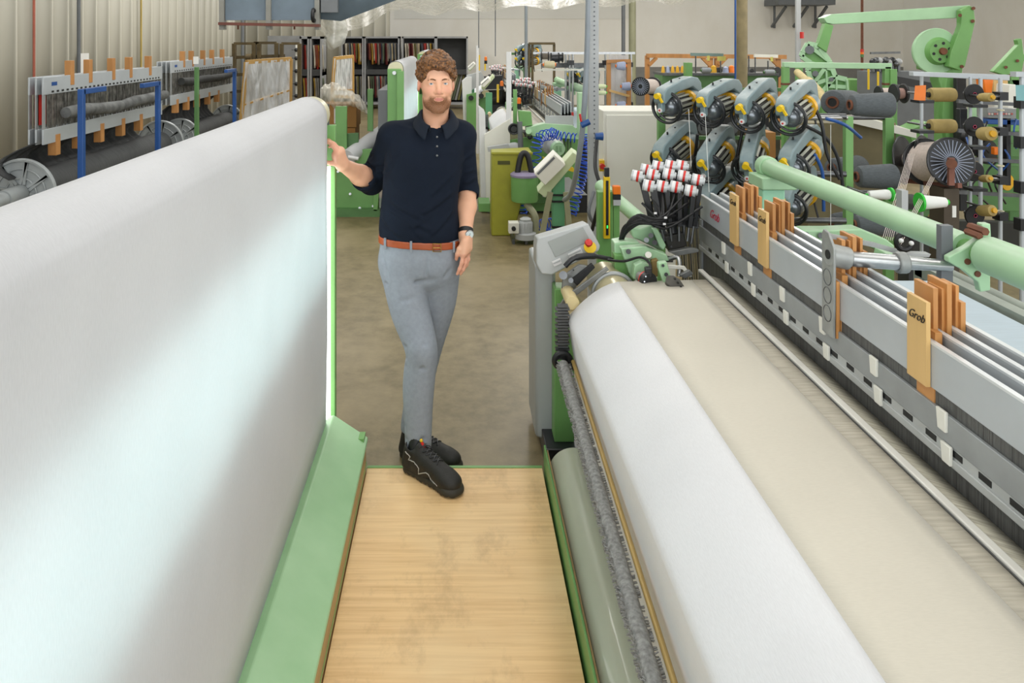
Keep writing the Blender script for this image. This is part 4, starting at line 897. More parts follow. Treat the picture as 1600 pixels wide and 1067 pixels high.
tag(M().box(-4.755, -4.750, 9.68, 9.93, 1.45, 1.74).build('paper_notice', paper), 'white paper notice on the ribbed wall above the stored frames', 'notice')
struct(M().cyl((-4.72, 9.6, 0), (-4.72, 9.6, 4.5), .022).build('trim_3', greyD))
struct(M().cyl((-4.74, 8.62, 1.4), (-4.74, 8.62, 4.5), .014).build('trim_4', mat('red_conduit', 'b0604a', .5)))
struct(M().cyl((-4.74, 11.55, 1.4), (-4.74, 11.55, 4.5), .014).build('trim_5', mat('ochre_conduit', 'b59d50', .5)))
# hanging blue-grey panels under the roof
hp_ = thing('hanging_duct_panel', 'blue-grey panelled box with rusty lower rail hanging from the roof, top left', 'duct', (-1.9, 8, 2.1))
pm = mat('blue_grey_panel', '6f7f8c', .5, var=.08, vscale=4); rail = mat('red_brown_rail', '6e3f33', .6, var=.1)
M().bar(at(343, 37, 8.0), at(500, 40, 8.0), .10, .03).build('lower_rail', rail, hp_)
for x0, x1 in ((352, 417), (424, 492)):
    a = at(x0, 33, 8.02); b2 = at(x1, 34, 8.02); M().box(a.x, b2.x, 8.02, 8.05, 2.12, 3.6).build('panel', pm, hp_)
for x0 in (346, 419, 495): a = at(x0, 33, 8.0); M().box(a.x-.02, a.x+.03, 7.98, 8.08, 2.02, 3.6).build('upright', mat('upright_%d' % x0, '8a8a83', .5), hp_)
M().box(at(502, 0, 8).x, at(528, 0, 8).x, 7.98, 8.2, 2.2, 3.6).build('corner_post', greyD, hp_)
M().add([at(500, 30, 8.05), at(532, 33, 8.05), at(640, -8, 8.05), at(640, -90, 8.05), at(500, -90, 8.05)], [(0, 1, 2, 3, 4)]).build('sloped_panel', pm, hp_, solid=.03)
M().ring(at(490, 24, 7.95), (1, 0, 0), .06, .02).build('hose_ring', black, hp_)
for x in (372, 421, 460): M().cyl(at(x, 38, 8.0), at(x, 46, 8.0), .01).build('hook', rust, hp_)
struct(M().cyl(at(379, 40, 14), at(379, 135, 14), .03).cyl(at(379, 40, 14), at(379, -60, 14), .03).build('trim_6', greyD))
# plastic sheet slung under the roof
ps = film('plastic_sheet', 'aeaa9a', .5, .5)
def drape(u, v):
    x = 497+570*u; low = np.interp(x, [497, 520, 545, 600, 640, 680, 760, 900, 1070], [44, 78, 48, 24, 14, 22, 14, 10, 2]); D = 9-2*v*0
    y = low-(low+60)*v
    p = at(x, y, 9.0+2.2*v); p.y += .10*math.sin(u*60)*(1-v); p.z += .03*math.sin(u*37+v*5); return p
tag(M().grid(drape, 90, 10).build('plastic_sheet', ps, ang=80), 'crumpled clear plastic sheet slung under the roof at the top', 'plastic sheet')
tag(M().grid(lambda u, v: at(503+34*u+6*math.sin(v*3), 28+50*v-10*abs(u-.5)*v*2, 8.7)+Vector((0, .12*math.sin(u*PI)*-1+.03*math.sin(v*14), 0)), 12, 12).build('plastic_pouch', film('plastic_pouch', 'e4e4da', .6), ang=80), 'sagging corner of clear plastic hanging beside the panelled duct', 'plastic sheet')
# rusty green gear frames
gf = thing('old_creel_frame', 'old olive brown metal frame with bars standing beyond the stored heald frames', 'frame', (-3.2, 12, 0))
om = mat('olive_brown_iron', '5c4d2c', .6, var=.15, vscale=12)
for (x0, x1, y0, y1) in ((366, 405, 68, 90), (397, 432, 67, 93), (440, 468, 68, 90)):
    for x in (x0, x1): a = at(x, y0, 12); M().box(a.x-.03, a.x+.03, 11.97, 12.03, 0, a.z).build('upright', om, gf, bevel=.004)
    M().bar(at(x0, y0, 12), at(x1, y0, 12), .05, .04).build('crossbar', om, gf)
for y in (90, 117, 143): M().bar(at(360, y, 12.05), at(445, y-3, 12.05), .05, .05).cyl(at(385, y, 11.9), at(393, y, 11.9), .06).build('crossbar', om, gf)
def plastic_frame(pts, D, bar, lab):
    P4 = [at(x, y, D+dd) for x, y, dd in pts]; t = thing('plastic_screen', lab, 'frame', (P4[3].x, P4[3].y, 0))
    w = mat('pine_%d' % pts[0][0], 'c49a52', .5, var=.06)
    for i in range(4): M().bar(P4[i], P4[(i+1) % 4], .05, .05).build('frame_bar', w, t)
    a, b2 = P4[0].lerp(P4[3], bar), P4[1].lerp(P4[2], bar); M().bar(a, b2, .05, .02).build('frame_bar', w, t)
    for i in (2, 3): M().bar(P4[i], (P4[i].x, P4[i].y, 0), .05, .05).build('frame_leg', w, t)
    M().grid(lambda u, v: P4[0].lerp(P4[1], u).lerp(P4[3].lerp(P4[2], u), v)+Vector((0, -.04-.012*math.sin(u*33+v*6)-.01*math.sin(u*57-v*9), 0)), 60, 24).build('plastic_film', film('film_%d' % pts[0][0], 'eef1f1', .66, .3), t, ang=80)
plastic_frame([(385, 97, 0), (454, 92, .5), (453, 170, .5), (376, 205, 0)], 9.3, .62, 'wooden frame covered with wrinkled clear plastic film beyond the blue rack post')
plastic_frame([(523, 91, 0), (551, 88, .5), (551, 152, .5), (519, 150, 0)], 12.5, .82, 'small wooden frame with plastic film in front of the fabric sample shelves')
# perforated strip with bobbins
bs = thing('bobbin_strip', 'white upright strip with a column of black bobbins beside the sample shelves', 'bobbin strip', (at(463, 80, 13).x, 13, 0))
a = at(464, 68, 13); M().box(a.x-.02, a.x+.06, 12.98, 13.0, 0, a.z).build('strip', cream, bs)
for y in (78, 91, 111, 131, 150): q = at(463, y, 12.95); M().sph(q, (.035, .03, .035), 12, 8).bar(q-Vector((.08, 0, 0)), q+Vector((.06, 0, 0)), .01, .01).build('bobbin', black, bs)
tag(M().box(at(418, 0, 17).x, at(470, 0, 17).x, 17, 17.3, 0, at(430, 56, 17).z).build('grey_cupboard', mat('cupboard_grey', '9b9c9d', .5)), 'plain grey cupboard at the left end of the sample shelves', 'cupboard')
# sample shelving with hanging fabric samples
shelfM = mat('anthracite_shelf', '3e3f40', .6, var=.05); edgeM = mat('shelf_edge_grey', '9c9d9e', .5)
SCOL = [('grey', '8b8a86'), ('beige', 'b7a888'), ('moss green', '59614a'), ('red', 'b23226'), ('rust brown', '8a4a30'), ('taupe', '8f8474'), ('cream', 'd2cbb8'), ('olive', '6f6a3a'), ('brown', '5f4a3a'), ('ochre', 'b08c30'), ('slate', '565d66'), ('dark red', '6b2a2a')]
SM = {n_: mat('fabric_'+n_.replace(' ', '_'), c, .85, var=.15, vscale=9, stretch=(1, 1, .3)) for n_, c in SCOL}
proto = {}
def shelf_rack(x0, x1, D, ytop, ybot, nm, n, rows, dens=1, fill=True):
    a, b2 = at(x0, ytop, D), at(x1, ybot, D); t = thing('sample_shelf', 'grey metal sample shelf, %s' % nm, 'shelf', (a.x, D, 0), 'sample shelves along the back wall')
    M().box(a.x, b2.x, D+.55, D+.6, b2.z, a.z).build('back_panel', shelfM, t)
    for x in (a.x, b2.x-.04): M().box(x, x+.04, D, D+.6, 0, a.z).build('side_panel', edgeM, t)
    M().box(a.x, b2.x, D, D+.6, a.z-.05, a.z).build('top_panel', edgeM, t); M().box(a.x, b2.x, D, D+.6, b2.z-.06, b2.z).build('bottom_shelf', edgeM, t)
    hh = (a.z-b2.z)/2
    M().box(a.x, b2.x, D+.02, D+.58, b2.z+hh-.14, b2.z+hh).build('middle_shelf', shelfM, t)
    if not fill: return
    for r_ in range(rows):
        zt = b2.z+hh*(2-r_)-.22; M().cyl((a.x, D+.25, zt+.04), (b2.x, D+.25, zt+.04), .012).build('hanging_rail', steelD, t)
        w = (b2.x-a.x-.1)/n
        for i in range(n):
            cn = SCOL[int(abs(math.sin(i*12.9+x0*7.3+r_*3.1))*9973) % len(SCOL)][0]; lz = random.uniform(.42, .60)
            key = (cn, int(lz*8))
            x = a.x+.06+w*(i+.5); lab = '%s fabric sample, %s rail, %s' % (cn, 'upper' if r_ == 0 else 'lower', nm.split(',')[0].replace(' of the long run', ' of the long run'))
            if key not in proto:
                g = M().grid(lambda u, v: (.022*math.sin(u*7+v*2)+.012*(v), .3*(u-.5), -lz*v), 6, 5); o = g.build('fabric_sample', SM[cn], solid=.034); proto[key] = o
            else: o = proto[key].copy(); COL.objects.link(o)
            o.location = (x, D+.2, zt+.03); o.rotation_euler = (0, 0, random.uniform(-.25, .25)); tag(o, lab, 'fabric sample', 'fabric samples hanging on the shelves')
shelf_rack(533, 568, 21, 57, 160, 'first unit of the long run', 13, 2)
shelf_rack(569, 624, 21, 57, 160, 'second unit of the long run', 20, 2)
shelf_rack(628, 681, 21, 57, 160, 'third unit of the long run', 18, 2)
shelf_rack(681, 731, 21, 57, 160, 'last unit of the long run, right of his head', 12, 1, fill=False)
shelf_rack(468, 483, 16.6, 57, 160, 'narrow unit left of the plastic pouch', 7, 2)
shelf_rack(484, 503, 16.6, 57, 160, 'narrow unit below the plastic pouch', 8, 2)
for i in range(12):
    x = at(690+3.4*i, 0, 21).x; o = M().plate([(x, 21.1, .95), (x+.05, 21.1, .96), (x-.30+.02*i, 21.1, .24), (x-.36+.02*i, 21.1, .24)], (0, .4, 0)).build('long_fabric_sample', SM[['taupe', 'beige', 'moss green', 'grey', 'olive', 'slate'][i % 6]])
    tag(o, '%s long fabric sample leaning in the last sample shelf' % ['taupe', 'beige', 'moss green', 'grey', 'olive', 'slate'][i % 6], 'fabric sample', 'long samples leaning in the last shelf')
# cardboard boxes with crumpled plastic
card = mat('cardboard', 'a9793f', .7, var=.05); 
for i, (x0, x1, y0, y1, D, lab) in enumerate([(500, 557, 163, 199, 9.0, 'upper cardboard box with white label under the crumpled plastic'), (502, 555, 200, 232, 9.0, 'cardboard box under the upper cardboard box')]):
    a, b2 = at(x0, y0, D), at(x1, y1, D); zb = b2.z; t = thing('cardboard_box', lab, 'box', (a.x, D, zb))
    M().box(a.x, b2.x, D, D+.4, zb, a.z).build('box_body', card, t, bevel=.004); q, w = at(x0+22, y0+6, D), at(x0+35, y1-6, D); M().box(q.x, w.x, D-.004, D-.001, w.z, q.z).build('label_sheet', paper, t)
a, b2 = at(500, 232, 9), at(557, 280, 9); tag(M().box(a.x-.05, b2.x+.1, 9.0, 9.5, 0, a.z-.004).build('wooden_crate', woodL), 'wooden crate under the cardboard boxes', 'crate')
rs2 = random.Random(5)
def crum(u, v):
    x = 505+72*u; top = np.interp(u, [0, .25, .5, .8, 1], [133, 128, 138, 150, 172]); bot = np.interp(u, [0, .3, .7, 1], [160, 170, 166, 178]); th = v*PI
    p = at(x, (top+bot)/2-(bot-top)/2*math.cos(th), 9.1); p.y -= .22*math.sin(th); p += Vector((0, .016*math.sin(u*31+v*17), .010*math.sin(u*43-v*15))); return p
tag(M().grid(crum, 40, 20).build('crumpled_plastic', film('bubble_plastic', 'e8e2d2', .6, .4), ang=80), 'crumpled clear plastic heaped on the cardboard boxes', 'plastic')
# green take-up stand behind the man on the left
gs = thing('cloth_winder', 'green cloth winder with upright arms and white roll between frame and person', 'winder', (-1.0, 8.3, 0))
def pp_(pts, D, off, name, m, par, bevel=.004): return M().plate([at(x, y, D) for x, y in pts], (0, off, 0)).build(name, m, par, bevel=bevel)
pp_([(519, 236), (592, 232), (592, 330), (519, 332)], 8.4, .04, 'side_plate', green, gs)
pp_([(524, 166), (542, 166), (542, 236), (524, 236)], 8.38, .03, 'upright_arm', green, gs)
pp_([(574, 139), (583, 139), (583, 205), (574, 205)], 8.7, .03, 'upright_arm', green, gs)
pp_([(519, 210), (560, 208), (560, 240), (519, 240)], 8.45, .05, 'top_block', greenD, gs)
pp_([(583, 280), (592, 240), (597, 240), (590, 330), (583, 330)], 8.3, .04, 'brace', green, gs)
M().box(at(517, 0, 8.4).x, at(595, 0, 8.4).x, 8.3, 8.9, 0, .08).build('base', greenD, gs)
M().cyl(at(543, 246, 8.3), at(598, 206, 8.9), .085, n=32).build('cloth_roll', clothB, gs)
M().cyl(at(544, 245, 8.24), at(560, 248, 8.24), .02).build('slot_rod', white, gs)
for x, y in ((524, 312), (547, 303), (587, 303), (562, 325), (583, 322), (528, 268)): M().cyl(at(x, y, 8.36), at(x, y, 8.41), .014, n=8).build('bolt', steel, gs)
# ------------------------------------------------------------------ repeats of the loom and inspection frame farther down the row
def copy_at(root, dy, dx=0, label=None): return dup(root, (root.location.x+dx, root.location.y+dy, root.location.z), label=label)
def shift(o, dy, label, dx=0):
    c = o.copy(); COL.objects.link(c); c.location = (o.location.x+dx, o.location.y+dy, o.location.z); c['label'] = label; return c
wcl = bpy.data.objects['white_cloth']; wts = bpy.data.objects['warp_threads']; bws = bpy.data.objects['blue_warp_sheet']
for k, (dy, w) in enumerate([(7.55, 'second'), (13.9, 'third')]):
    copy_at(ins, dy, label='%s cloth inspection frame down the row, partly behind the head of the person' % w); shift(wcl, dy, 'white cloth hung over the %s inspection frame down the row' % w)
for k, (dy, dx, w) in enumerate([(8.0, 0, 'second'), (14.6, -.1, 'third')]):
    copy_at(lo, dy, dx, '%s green weaving loom down the row, right of the person' % w); copy_at(lc, dy, dx, 'white cloth on the %s loom down the row' % w)
    for i, f in enumerate(frames): copy_at(f, dy, dx, '%s heald frame in the %s loom down the row' % (['front', 'second', 'third', 'rear'][i], w))
    shift(wts, dy, 'taupe warp threads on the %s loom down the row' % w, dx); shift(bws, dy, 'pale warp sheet on the %s loom down the row' % w, dx)
ep = thing('inspection_end_post', 'wide green end post of the second inspection frame behind his shoulder', 'post', (-.66, 7.8, 0))
M().box(-.70, -.56, 7.80, 7.86, 0, 1.62).build('post_body', green, ep, bevel=.006); M().cyl((-.63, 7.79, 1.58), (-.63, 7.80, 1.58), .02, n=10).build('bolt', steel, ep)
ep2 = thing('inspection_end_post', 'green end post of the third inspection frame just left of his hair', 'post', (-.68, 14.2, 0))
M().box(-.72, -.58, 14.2, 14.26, 0, 1.64).build('post_body', green, ep2, bevel=.006); M().cyl((-.65, 14.19, 1.6), (-.65, 14.2, 1.6), .02, n=10).build('bolt', steel, ep2)
# -------- second loom: gear at its near end
g2 = thing('loom_end_gear', 'green and grey gear end of the second loom beside his elbow', 'loom end', (.9, 8.3, 0))
def pl(pts, D, off, name, m, par=None, bevel=.003): return M().plate([at(x, y, D) for x, y in pts], (0, off, 0)).build(name, m, par or g2, bevel=bevel)
pl([(757, 210), (797, 186), (797, 326), (760, 326)], 8.42, .05, 'side_cover', cream)
pl([(748, 168), (758, 176), (762, 330), (752, 330)], 8.5, .4, 'white_edge', white)
pl([(765, 225), (905, 200), (905, 330), (765, 330)], 8.46, .05, 'end_plate', green)
pl([(802, 140), (808, 140), (808, 205), (802, 205)], 8.4, .05, 'green_stay', green)
pl([(810, 173), (830, 175), (832, 196), (812, 198)], 8.3, .12, 'green_box', green)
pl([(822, 200), (850, 193), (895, 196), (905, 206), (905, 218), (850, 214), (824, 212)], 8.25, .15, 'curved_casting', greenL)
pl([(904, 145), (919, 145), (919, 215), (904, 215)], 7.9, .12, 'green_upright', greenL)
pl([(852, 181), (896, 181), (896, 200), (852, 200)], 8.3, .03, 'grey_bracket', grey)
pl([(780, 300), (905, 300), (905, 318), (780, 318)], 8.35, .08, 'lower_beam', greenD)
pl([(800, 320), (905, 320), (905, 345), (800, 345)], 8.6, .05, 'dark_base', black)
pl([(748, 318), (766, 318), (766, 331), (748, 331)], 7.95, .3, 'foot', green)
for x, y, r_, l_, m_ in ((803, 202, .062, .05, blackP), (803, 235, .036, .06, blackP), (828, 214, .028, .2, blackP), (777, 238, .02, .05, blackP)):
    M().lathe(at(x, y, 8.2), (0, 1, 0), [(0, r_*.3), (0, r_*.55), (.01, r_*.6), (.0, r_*.8), (0, r_), (l_, r_)], 24).build('hand_wheel', m_, g2)
M().bar(at(762, 233, 8.15), at(795, 228, 8.15), .06, .05).sph(at(803, 234, 8.22), (.10, .03, .08), 20, 12).build('white_lever', grey, g2)
M().cyl(at(826, 205, 8.0), at(828, 213, 8.5), .03).build('green_tube', greenL, g2)
M().tube(smooth_pts([at(845, 200, 8.4), at(858, 215, 8.2), at(865, 230, 8.0)]), .05, 12).build('drive_tube', greenL, g2)
M().lathe(at(872, 232, 7.85), (-.25, 1, .1), [(0, .02), (0, .07), (.03, .075), (.12, .08), (.13, .11), (.22, .11)], 28).build('motor_cover', grey, g2)
M().lathe(at(873, 233, 7.80), (-.25, 1, .1), [(0, .0), (0, .07), (.05, .075)], 28).build('motor_cap', greenL, g2)
for dx in (-3, 3):
    for k in range(4): M().bar(at(873+dx-2, 229+k*2.6, 7.79), at(873+dx+2, 229+k*2.6, 7.79), .008, .004).build('vent_slot', greenD, g2)
for i in range(7): M().cyl(at(862+6.5*i, 209, 8.3), at(862+6.5*i, 209, 8.36), .012, n=8).build('port', steelD if i % 2 else blackP, g2)
M().cyl(at(812, 190, 8.2), at(814, 240, 8.2), .028).build('grey_hose', greyD, g2)
pl([(848, 245), (896, 262), (900, 270), (850, 256)], 8.2, .04, 'yellow_label', yellow)
pl([(845, 280), (890, 278), (918, 305), (848, 308)], 8.2, .06, 'white_tray', grey)
g3 = thing('loom_end_gear', 'green gear end of the third loom right of his head', 'loom end', (.3, 15, 0))
pl([(729, 148), (748, 144), (748, 225), (729, 225)], 15.0, .1, 'end_plate', green, g3); pl([(722, 127), (730, 120), (737, 120), (737, 190), (724, 192)], 15.1, .3, 'white_edge', white, g3)
pl([(746, 155), (765, 150), (765, 200), (746, 200)], 15.05, .1, 'end_plate', greenD, g3); pl([(756, 120), (785, 118), (785, 150), (756, 155)], 15.3, .3, 'gear_box', blackP, g3)
pl([(729, 118), (752, 112), (760, 128), (735, 142)], 15.2, .2, 'tray', grey, g3)
for x, y in ((752, 150), (736, 153)): M().cyl(at(x, y, 14.95), at(x, y, 15.0), .05).build('knob', black, g3)
# terminals
def terminal(D, xp, yb, pts, box, lab, post=greenG):
    t = thing('operator_terminal', lab, 'terminal', (at(xp, 0, D).x, D, 0)); a = at(xp, yb, D)
    M().box(a.x-.055, a.x+.055, D, D+.08, 0, a.z).build('post', post, t, bevel=.004)
    M().plate([at(x, y, D-.05) for x, y in pts], (0, .10, .03)).build('tray', MATS.get('pale_lime') or mat('pale_lime', 'c3d0a8', .4), t, bevel=.004)
    M().plate([at(x, y, D-.12) for x, y in box], (0, .10, .03)).build('housing', cream, t, bevel=.006)
    c = [Vector(at(x, y, D-.124)) for x, y in box]; e = lambda u, v: c[0].lerp(c[1], u).lerp(c[3].lerp(c[2], u), v)
    M().plate([e(.08, .08), e(.92, .08), e(.92, .22), e(.08, .22)], (0, .004, 0)).build('display', greyD, t)
    return t
tm = terminal(6.9, 873, 255, [(840, 300), (895, 238), (903, 243), (902, 250), (852, 309)], [(835, 272), (866, 241), (884, 258), (852, 290)], 'cream operator terminal on a green post beside the blue coiled hoses')
for x0, x1 in ((860, 842), (884, 893)): M().bar(at(x0, 300, 6.85), at(x1, 392, 6.85), .05, .02).build('stay', khaki, tm)
for y in (305, 315, 355): a = at(873, y, 6.89); M().box(a.x-.06, a.x+.06, 6.885, 6.985, a.z-.008, a.z+.008).build('cable_tie', black, tm)
terminal(13.0, 764, 145, [(752, 138), (770, 118), (773, 121), (756, 142)], [(751, 132), (763, 121), (767, 126), (756, 137)], 'small cream terminal at the third loom')
terminal(15.6, 737, 120, [(732, 110), (741, 100), (743, 102), (734, 112)], [(731, 106), (740, 98), (743, 101), (734, 110)], 'tiny cream terminal farthest down the row near his head')
# coiled blue hoses
def coil(pts, r, turns, lab, th=.006):
    P_ = smooth_pts(pts, 12); n = len(P_); q = []
    N_ = turns*14
    for i in range(N_+1):
        t = i/N_*(n-1); k = min(int(t), n-2); c = P_[k].lerp(P_[k+1], t-k); d = (P_[k+1]-P_[k]).normalized(); a = d.cross(Vector((0, 1, 0))).normalized(); b2 = d.cross(a); an = 2*PI*i/14
        q.append(c+a*(r*math.cos(an))+b2*(r*math.sin(an)))
    tag(M().tube(q, th, 5).build('coiled_air_hose', blueH), lab, 'air hose', 'blue coiled air hoses at the second loom')
coil([at(862, 210, 7.9), at(845, 214, 7.8), at(838, 232, 7.8), at(836, 265, 7.8)], .055, 10, 'blue coiled air hose hanging beside the green bucket')
coil([at(860, 206, 7.75), at(875, 212, 7.7), at(900, 216, 7.7)], .045, 8, 'blue coiled air hose running along the top of the second loom')
coil([at(918, 212, 7.2), at(915, 250, 7.1), at(905, 290, 7.1), at(892, 335, 7.1)], .05, 22, 'long blue coiled air hose hanging right of the terminal')
coil([at(818, 300, 7.6), at(818, 335, 7.6)], .035, 6, 'short blue coil under the green bucket')
coil([at(845, 352, 7.5), at(862, 350, 7.4)], .055, 5, 'blue coil lying low behind the pump')
# bin
bn = thing('waste_bin', 'tall olive green waste bin standing on the floor at the second loom', 'bin', (at(795, 0, 7.5).x, 7.6, 0))
a0, a1, a2 = at(768, 0, 7.5).x, at(803, 0, 7.5).x, at(827, 0, 7.5).x
M().prism([(a0, 0), (a1, 0), (a2+.03, .82), (a0+.005, .80)], 'xz', 7.5, 7.85).build('bin_body', olive, bn, bevel=.012)
M().box(a0+.06, a0+.18, 7.494, 7.5, .70, .735).build('hand_hole', mat('hand_hole', '4a4a18', .6), bn)
M().box(a0+.0, a2+.035, 7.49, 7.50, .795, .82).build('rim', olive, bn, bevel=.004)
# vacuum
vc = thing('dust_vacuum', 'green dust vacuum bucket with lilac lid above a grey blower', 'vacuum', (at(820, 0, 7.3).x, 7.4, 0))
c = at(821, 295, 7.3); r_ = .13
M().lathe((c.x, 7.4, at(0, 317, 7.3).z), (0, 0, 1), [(0, r_*.6), (0, r_*.96), (.02, r_), (.25, r_*1.02)], 36).build('bucket', green, vc)
M().lathe((c.x, 7.4, at(0, 278, 7.3).z), (0, 0, 1), [(0, r_*1.06), (.02, r_*1.06), (.035, r_*.9), (.04, 0.001)], 36).build('lid', mat('lilac_lid', '8d84a0', .4), vc)
M().tube(smooth_pts([(c.x-.07, 7.4, .62), (c.x-.03, 7.42, .80), (c.x+.03, 7.42, .80), (c.x+.07, 7.4, .62)]), .028, 12).build('handle_hose', black, vc)
M().tube(smooth_pts([at(822, 318, 7.35), at(835, 335, 7.3), at(837, 350, 7.3), at(836, 368, 7.3)]), .032, 12).build('suction_pipe', khaki, vc)
M().lathe(at(821, 372, 7.25), (0, 0, 1), [(0, .10), (.05, .10), (.06, .06)], 28).build('blower_housing', grey, vc)
M().lathe(at(821, 365, 7.25), (0, 0, 1), [(0, .065), (.11, .065), (.12, .06), (.12, .05), (.14, .055), (.155, .03)], 28).build('blower_motor', grey, vc)
for i in range(14): an = 2*PI*i/14; p_ = at(821, 362, 7.25); M().box(p_.x+.066*math.cos(an)-.003, p_.x+.066*math.cos(an)+.003, 7.25+.066*math.sin(an)-.003, 7.25+.066*math.sin(an)+.003, p_.z, p_.z+.09).build('cooling_fin', grey, vc)
q = at(802, 355, 7.2); M().box(q.x-.045, q.x+.05, 7.16, 7.26, q.z-.05, q.z+.05).build('terminal_box', cream, vc, bevel=.004); M().cyl((q.x, 7.13, q.z), (q.x, 7.16, q.z), .02).build('knob', black, vc)
for dx in (-.12, .0, .11): M().box(c.x+dx-.012, c.x+dx+.012, 7.2, 7.5, 0, .05).build('foot', steelD, vc)
M().box(c.x+.118, c.x+.124, 7.39, 7.41, .46, .56).build('clasp', steel, vc)
# posts, poles, cables
def post(px, w, D, ytop, ybot, m, lab, cat='pole', nm='pole', round_=True):
    a = at(px, ytop, D); b2 = at(px, ybot, D); r_ = w/2*D/1200; t = M()
    if round_: t.cyl((a.x, D, max(b2.z, 0)), (a.x, D, a.z), r_, n=20)
    else: t.box(a.x-r_, a.x+r_, D-r_*.6, D+r_*.6, max(b2.z, 0), a.z)
    return tag(t.build(nm, m, bevel=0 if round_ else .003), lab, cat)
post(795, 8, 9.2, 81, 330, white, 'white upright bar rising above the cloth of the second loom', nm='upright_bar', round_=False, cat='bar')
post(746, 4, 12.5, 71, 240, white, 'slim white upright bar right of his head', nm='upright_bar', round_=False, cat='bar')
post(822, 5, 13, -110, 240, mat('grey_pole', '7e868b', .45), 'slim grey pole between the second and third looms')
post(748, 1.6, 12.4, -90, 75, greyD, 'thin cable dropping to the slim white bar', 'cable', 'cable')
post(774, 1.6, 9.2, -80, 88, greyD, 'thin grey cable left of the white upright bar', 'cable', 'cable')
post(1158, 19, 12, -150, 260, mat('khaki_column', '8c7f5c', .6, var=.1), 'thick khaki round column behind the yarn feeders', 'column', 'column')
post(988, 11, 20, -100, 170, khaki, 'khaki column standing at the back wall', 'column', 'column')
post(974, 6, 20, -100, 110, greyD, 'dark grey downpipe beside the khaki wall column', 'pipe', 'pipe')
post(1149, 3, 11.8, -150, 145, blueP, 'blue cable running down the khaki column', 'cable', 'cable')
post(1347, 4, 16, -120, 110, rust, 'rusty pipe with red and green bands below the beam', 'pipe', 'pipe')
for y, m_ in ((79, red), (83, orange), (87, greenD)): a = at(1347, y, 15.97); tag(M().cyl((a.x, 15.97, a.z-.03), (a.x, 15.97, a.z+.03), .034).build('pipe_band', m_), {79: 'red', 83: 'orange', 87: 'dark green'}[y]+' band on the rusty pipe', 'band')
# perforated strut and conduit
st = thing('perforated_strut', 'perforated grey steel strut rising to the roof beside the cream cabinet', 'strut', (at(927, 0, 5.6).x, 5.6, 0))
a = at(927, 0, 5.6); M().box(a.x-.037, a.x+.037, 5.58, 5.64, 0, 4.5).build('strut_body', grey, st, bevel=.003)
z = .9
while z < 2.6: M().cyl((a.x+.004, 5.577, z), (a.x+.004, 5.581, z), .006, n=8).build('hole', greyD, st) if z > 1.0 else None; z += .034
cp = M().tube(smooth_pts([at(921, -120, 5.5), at(918, 60, 5.5), at(912, 180, 5.5), at(903, 255, 5.6), at(893, 300, 5.9), at(882, 312, 6.4)]), .020, 14).build('conduit_pipe', mat('conduit_grey', '8f98a0', .35)); tag(cp, 'bent grey conduit pipe beside the perforated strut', 'pipe')
# cream cabinet
cb = thing('electrical_cabinet', 'large cream electrical cabinet right of the perforated strut', 'cabinet', (.85+.43, 5.9, 0))
a, b2 = at(943, 173, 5.7), at(1056, 173, 5.7); M().box(a.x, b2.x, 5.7, 6.15, 0, a.z).build('cabinet_body', cream, cb, bevel=.006); M().box(a.x+.02, b2.x-.01, 5.685, 5.70, .1, a.z-.03).build('cabinet_door', cream, cb, bevel=.004)
M().box(a.x-.035, a.x, 5.66, 5.74, .95, 1.03).build('switch_base', yellow, cb); M().cyl((a.x-.02, 5.62, .99), (a.x-.02, 5.66, .99), .02).build('switch_knob', red, cb)
# valves and cables beside the strut
vv = thing('air_valve', 'blue and red air valves fixed to the perforated strut', 'valve', at(915, 195, 5.4)); M().cyl(at(908, 196, 5.4), at(921, 190, 5.4), .022).build('valve_body', blueP, vv); M().cyl(at(906, 178, 5.4), at(908, 190, 5.4), .008).build('lever', red, vv); M().cyl(at(930, 213, 5.4), at(942, 213, 5.4), .022, .03).build('coupling', blueP, vv)
for i, (pts, lab) in enumerate([([at(933, 215, 5.5), at(930, 260, 5.3), at(938, 300, 5.2), at(925, 360, 5.3)], 'black cable hanging beside the perforated strut'), ([at(928, 300, 5.5), at(920, 330, 5.4), at(930, 350, 5.4), at(950, 355, 5.2)], 'grey cable loop beside the light curtain post'), ([at(925, 215, 5.6), at(922, 260, 5.6), at(924, 330, 5.6)], 'thin black cable running down the strut')]):
    tag(M().tube(smooth_pts(pts), .013, 8).build('cable', black if i != 1 else greyD), lab, 'cable')
# light curtain post and beacon
lcv = thing('light_curtain', 'yellow light curtain strip on a green post beside the orange beacon', 'light curtain', (at(947, 0, 4.3).x, 4.3, 0))
a = at(947, 275, 4.3); M().box(a.x-.045, a.x+.045, 4.3, 4.36, 0, at(0, 300, 4.3).z).build('green_post', green, lcv, bevel=.003)
M().box(a.x-.017, a.x+.017, 4.27, 4.3, at(0, 371, 4.3).z, a.z).build('yellow_strip', yellow, lcv, bevel=.002); M().box(a.x-.007, a.x+.007, 4.265, 4.27, at(0, 365, 4.3).z, a.z-.02).build('black_window', black, lcv); M().box(a.x-.012, a.x+.012, 4.27, 4.3, a.z, a.z+.05).build('end_cap', blackP, lcv)
M().box(a.x-.003, a.x+.003, 4.262, 4.265, at(0, 354, 4.3).z, at(0, 350, 4.3).z).build('indicator', mat('green_led', '30ff60', .4, emit=2), lcv)
bc = thing('beacon_light', 'orange beacon light next to the yellow light curtain', 'beacon', at(963, 320, 4.3))
